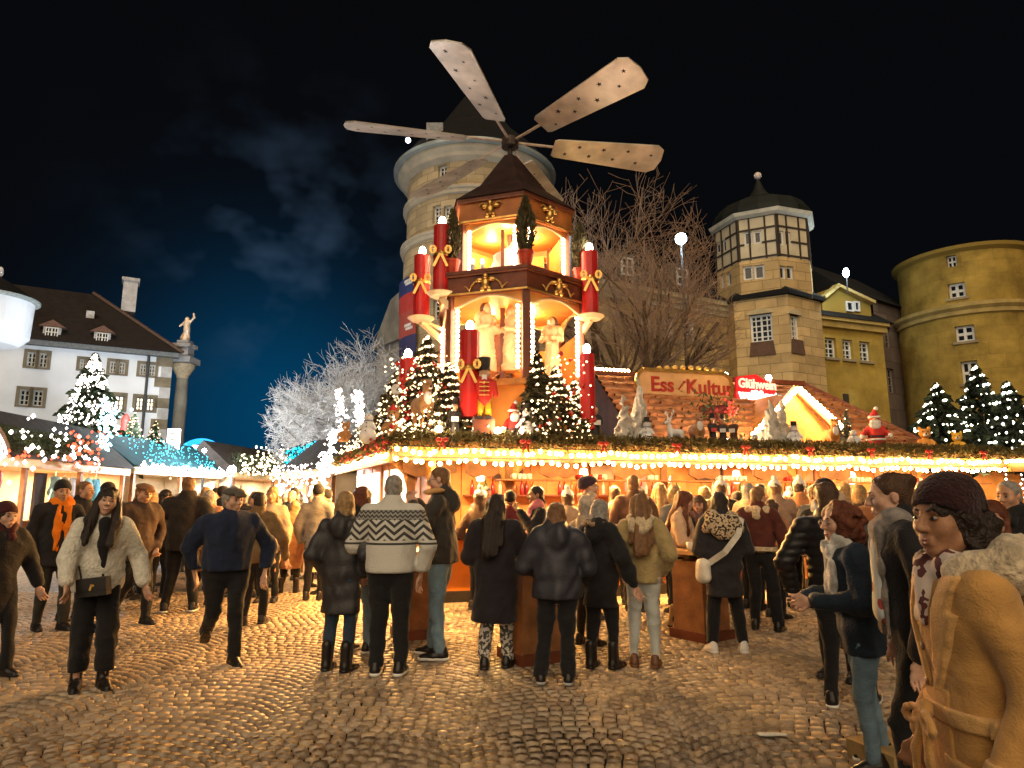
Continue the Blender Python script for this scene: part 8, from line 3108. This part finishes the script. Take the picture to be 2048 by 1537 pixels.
for i, (px, top, Yd, yw, cm, hm_, lab) in enumerate(((1443, 962, 10.6, 170, BLACKC, WHITEK, 'visitor with white bobble hat behind the leopard shawl'), (1497, 968, 10.2, 150, CREAMK, None, 'grey haired visitor in pale coat behind the shearling vest'), (1552, 962, 10.4, -170, cloth('greige_coat', (0.30, 0.2, 0.14), .9), WHITEK, 'visitor with white bobble hat and greige hooded coat'), (1600, 960, 10.8, 170, TANC, WHITEK, 'visitor with white bobble hat nearest the black quilted man'), (1540, 1000, 9.4, 140, TANC, None, 'short visitor in brown fleece beside the shearling vest'), (1668, 985, 7.6, 120, cloth('beige_puffer', (0.45, 0.33, 0.22), .8), cloth('beige_cap', (0.46, 0.34, 0.24), .95), 'visitor with beige knit cap behind the bearded man'), (1420, 1000, 9.9, -160, CREAMK, None, 'visitor in cream coat at the bar behind the facing woman'), (1375, 985, 10.2, 165, cloth('denim_grey', (0.25, 0.22, 0.2), .9), None, 'visitor in grey jacket left of the facing woman'))):
    person(lab, X_(px, Yd), Yd, Hpx(top, Yd), yw, 'f' if i % 2 else 'm', 'fair', ('bob' if i % 3 else 'short', ('brown', 'grey', 'light', 'dark', 'brown', 'light', 'blond', 'light')[i]), ('pompom' if hm_ is WHITEK else 'beanie', hm_) if hm_ else None, dict(mat=cm, len=.42, t=.035), None, None, ('hold', 'hold'), hpitch=6, h=.024, hh=.0095, seed=200 + i, face=abs(yw) < 130, hands=False, group='visitors crowding the counter')
# ---- right edge
person('young woman with brown hair looking at the camera behind the camel coat', X_(1980, 4.6), 4.6, Hpx(1003, 4.6), -12, 'f', 'fair', ('bob', 'red'), None, dict(mat=BLACKC, len=.4), None, None, ('down', 'down'), hyaw=6, h=.02, hh=.0060, seed=171)
person('older man with thin grey hair in black coat at the right picture edge', X_(2022, 5.8), 5.8, Hpx(962, 5.8), -20, 'm', 'warm', ('buzz', 'grey'), None, dict(mat=BLACKC, len=.4), None, None, ('down', 'hold'), hyaw=-10, hpitch=6, h=.02, hh=.0065, seed=173, scarf=dict(mat=BLACKC))

# ---- crowd in the lane and by the stall: prototypes copied with other clothes
protos = []
for i, (sx_, hr, ht, ln, yw) in enumerate((('m', ('short', 'dark'), None, .45, 0), ('f', ('long', 'brown'), None, .36, 0), ('m', None, ('beanie', BLACKC), .44, 0), ('f', ('bob', 'light'), ('pompom', WHITEK), .40, 0), ('f', ('bob', 'dark'), None, .32, 0), ('m', ('buzz', 'grey'), None, .45, 0))):
    protos.append(person('proto', 0, 0, 1.72, 0, sx_, 'warm', hr, ht, dict(len=ln), None, None, ('pocket', 'hold') if i % 2 else ('down', 'pocket'), h=.032, hh=.0115, seed=300 + i, hands=False, face=True, eyes=False))
ccols = [cloth('crowd%d' % i, c) for i, c in enumerate(((0.018, 0.016, 0.02), (0.07, 0.038, 0.025), (0.025, 0.035, 0.06), (0.26, 0.11, 0.05), (0.16, 0.15, 0.14), (0.46, 0.33, 0.22), (0.12, 0.02, 0.022), (0.05, 0.065, 0.05)))]
hcols = [HAIR[k] for k in ('brown', 'dark', 'blond', 'grey', 'light')]
spots = []
rgc = random.Random(5)
for row, (Yd, xs) in enumerate(((10.9, (262, 452, 488, 556, 622)), (12.2, (235, 322, 405, 470, 535, 660)), (13.4, (300, 368, 440, 500, 560, 615)), (14.8, (285, 350, 405, 470, 525, 610, 655)), (16.5, (310, 370, 420, 455, 500, 580, 630)), (18.5, (330, 385, 430, 480, 535, 570, 605, 645)), (21, (345, 395, 440, 490, 520, 560, 600, 632)), (24.5, (360, 410, 450, 500, 540, 575, 612)), (29, (380, 430, 470, 505, 545, 580)), (34, (400, 440, 480, 520, 560)))):
    for px in xs:
        spots.append((X_(px + rgc.uniform(-9, 9), Yd), Yd + rgc.uniform(-.6, .6)))
colour_word = ['black', 'brown', 'navy', 'rust', 'grey', 'beige', 'burgundy', 'green']
used_first = set()
for i, (x, y) in enumerate(spots):
    k = rgc.randrange(6)
    src = protos[k]
    o = src if k not in used_first else copy_tree(src)
    used_first.add(k)
    ci = rgc.randrange(8) if rgc.random() < .6 else 0
    o.location = (x, y, 0)
    s = rgc.uniform(.93, 1.06)
    o.scale = (s, s, s)
    o.rotation_euler = (0, 0, R(rgc.choice((0, 20, -20, 160, 180, 200, 170, 90, -90))))
    look = ('dark short hair', 'long hair', 'a black beanie', 'a white bobble hat', 'a dark bob', 'thin cropped hair')[k]
    mark = 'by hanging garments' if y < 15.6 else 'near the lit fir' if y < 19.8 else 'by the teal roof' if y < 26 else 'near the floodlights'
    side = 'lane left' if (x / y) < -.46 else 'mid lane' if (x / y) < -.36 else 'lane right'
    fc = 'turned away' if 120 < abs(math.degrees(o.rotation_euler[2])) < 240 else 'in profile' if abs(math.degrees(o.rotation_euler[2])) > 60 else 'facing us'
    o['label'] = 'visitor with %s, %s coat, %s, %s %s' % (look, colour_word[ci], fc, side, mark)
    o['group'] = 'crowd in the lane'
    for ch in o.children:
        nm = ch.name.split('.')[0]
        if nm == 'coat':
            ch.material_slots[0].link = 'OBJECT'
            ch.material_slots[0].material = ccols[ci]
        elif nm == 'hair':
            ch.material_slots[0].link = 'OBJECT'
            ch.material_slots[0].material = rgc.choice(hcols)
for k in range(6):
    if k not in used_first:
        protos[k].location = (X_(470, 39), 39, 0)
        protos[k]['label'] = 'last lane visitor far off under the gantry'
# visitors along the right half of the bar
for i, (px, Yd, yw, ci) in enumerate(((1230, 10.6, 180, 5), (1320, 10.6, 170, 1), (1475, 11.0, 190, 4), (1580, 11.4, 175, 3), (1720, 9.6, 165, 1), (1850, 9.2, 185, 0), (1760, 8.0, 150, 3), (1905, 7.4, 170, 0), (1020, 9.9, 180, 6), (1135, 10.2, 170, 5), (1410, 10.7, 185, 3), (1522, 10.9, 165, 5), (1630, 10.2, 180, 4), (1690, 10.4, 190, 5), (1790, 9.9, 175, 3), (960, 10.1, 150, 1), (1350, 9.8, 200, 4))):
    o = copy_tree(protos[i % 6])
    o.location = (X_(px, Yd), Yd, 0)
    o.rotation_euler = (0, 0, R(yw))
    o['label'] = '%s-coated visitor queueing back turned, %s' % (colour_word[ci], ('beside the pink vendors', 'left of the poster', 'under the mug shelf', 'near the bobble hats', 'behind the curly woman', 'behind the camel coat', 'behind the bearded man', 'right of the camel hat', 'between the two central backs', 'left of the dark beanie man', 'behind the facing woman', 'behind the shearling vest', 'behind the quilted man', 'right of the bearded man', 'above the curly woman', 'by the long black coat', 'behind the pink sweater')[i])
    o['group'] = 'visitors queueing at the counter'
    for ch in o.children:
        if ch.name.split('.')[0] == 'coat':
            ch.material_slots[0].link = 'OBJECT'
            ch.material_slots[0].material = ccols[ci]

# ================================================================== TABLES, LITTER
def bar_table(label, x, y, rz, h=.98, w=.56):
    t = thing('bar_table', label, 'bar table', (x, y, 0), rz, group='wooden box bar tables')
    b = MB()
    b.box((0, 0, .46), (w * .78, w * .78, .80))
    b.obj('body', wood_md, t)
    b = MB()
    b.box((0, 0, .05), (w * .92, w * .92, .1))
    b.obj('plinth', wood_dk, t)
    b = MB()
    b.box((0, 0, h - .02), (w * 1.15, w * 1.15, .04))
    b.obj('top', mat('table_top', (0.5, 0.28, 0.13), .4, .25, 5), t)
    for sx, sy in ((-1, -1), (1, -1), (-1, 1), (1, 1)):
        b = MB()
        b.box((sx * w * .36, sy * w * .36, h - .08), (.04, .04, .08))
        b.obj('corner_block', wood_dk, t)
    return t


bar_table('orange brown box bar table between leopard shawl and pink sweater', X_(1392, 8.1), 8.1, R(35))
bar_table('dark brown box bar table between the two central women in black', X_(1062, 7.05), 7.05, R(28))
bar_table('box bar table beside the tall man in blue jeans', X_(838, 8.2), 8.2, R(20))
for i, (px, py_, Yd) in enumerate(((1380, 1100, 8.0), (1405, 1098, 8.2), (1052, 1120, 7.0))):
    p = at(px, py_, Yd)
    o = put('mug', mug_me, mug_w, None, (p.x, p.y, .985))
    tag(o, 'white mug on a bar table, %s' % ('left on the right table', 'right on the right table', 'on the dark central table')[i], 'mug')
    put('handle', handle_me, mug_w, o)
p = gnd(1546, 1472)
V, F = sdf_mesh([C((-.07, -.01, .008), (.07, .01, .008), .03, .022, 1)], .008, fold=.006, ffreq=5)
V[:, 2] = V[:, 2] * .35 + .006
o = put('paper_scrap', mesh_from('paper_scrap', V, F, smooth=True), mat('paper_white', (0.75, 0.74, 0.72), .8), None, (p.x, p.y, .0), (0, 0, -.2))
tag(o, 'white paper scrap lying on the cobbles at lower right', 'litter')
ks = MB()
p = gnd(1775, 1515)
ks.box((p.x + .12, p.y - .02, .05), (.62, .34, .1), rz=.35)
o = ks.obj('stone_block', mat('sand_block', (0.42, 0.28, 0.12), .85, .25, 8, .4, 30))
tag(o, 'low yellowish stone block by the feet of the camel coat woman', 'stone block')

pts = []
for _ in range(70):
    y_ = rng.uniform(4.0, 9.5)
    pts.append((rng.uniform(-.6, .6) * y_, y_, .006))
V, F = [], []
for i, p_ in enumerate(pts):
    a_ = rng.uniform(0, 6.28)
    L_, w_ = rng.uniform(.012, .035), rng.uniform(.006, .018)
    c_, s_ = math.cos(a_), math.sin(a_)
    for (u_, v_) in ((-L_, -w_), (L_, -w_), (L_, w_), (-L_, w_)):
        V.append((p_[0] + u_ * c_ - v_ * s_, p_[1] + u_ * s_ + v_ * c_, p_[2] + rng.uniform(0, .008)))
    F.append((4 * i, 4 * i + 1, 4 * i + 2, 4 * i + 3))
o = put('trodden_litter', mesh_from('trodden_litter', V, F), mat('litter_tan', (0.42, 0.36, 0.28), .9, .4, 3))
tag(o, 'tiny trodden scraps and cigarette ends strewn over the cobbles', 'litter', kind='stuff')
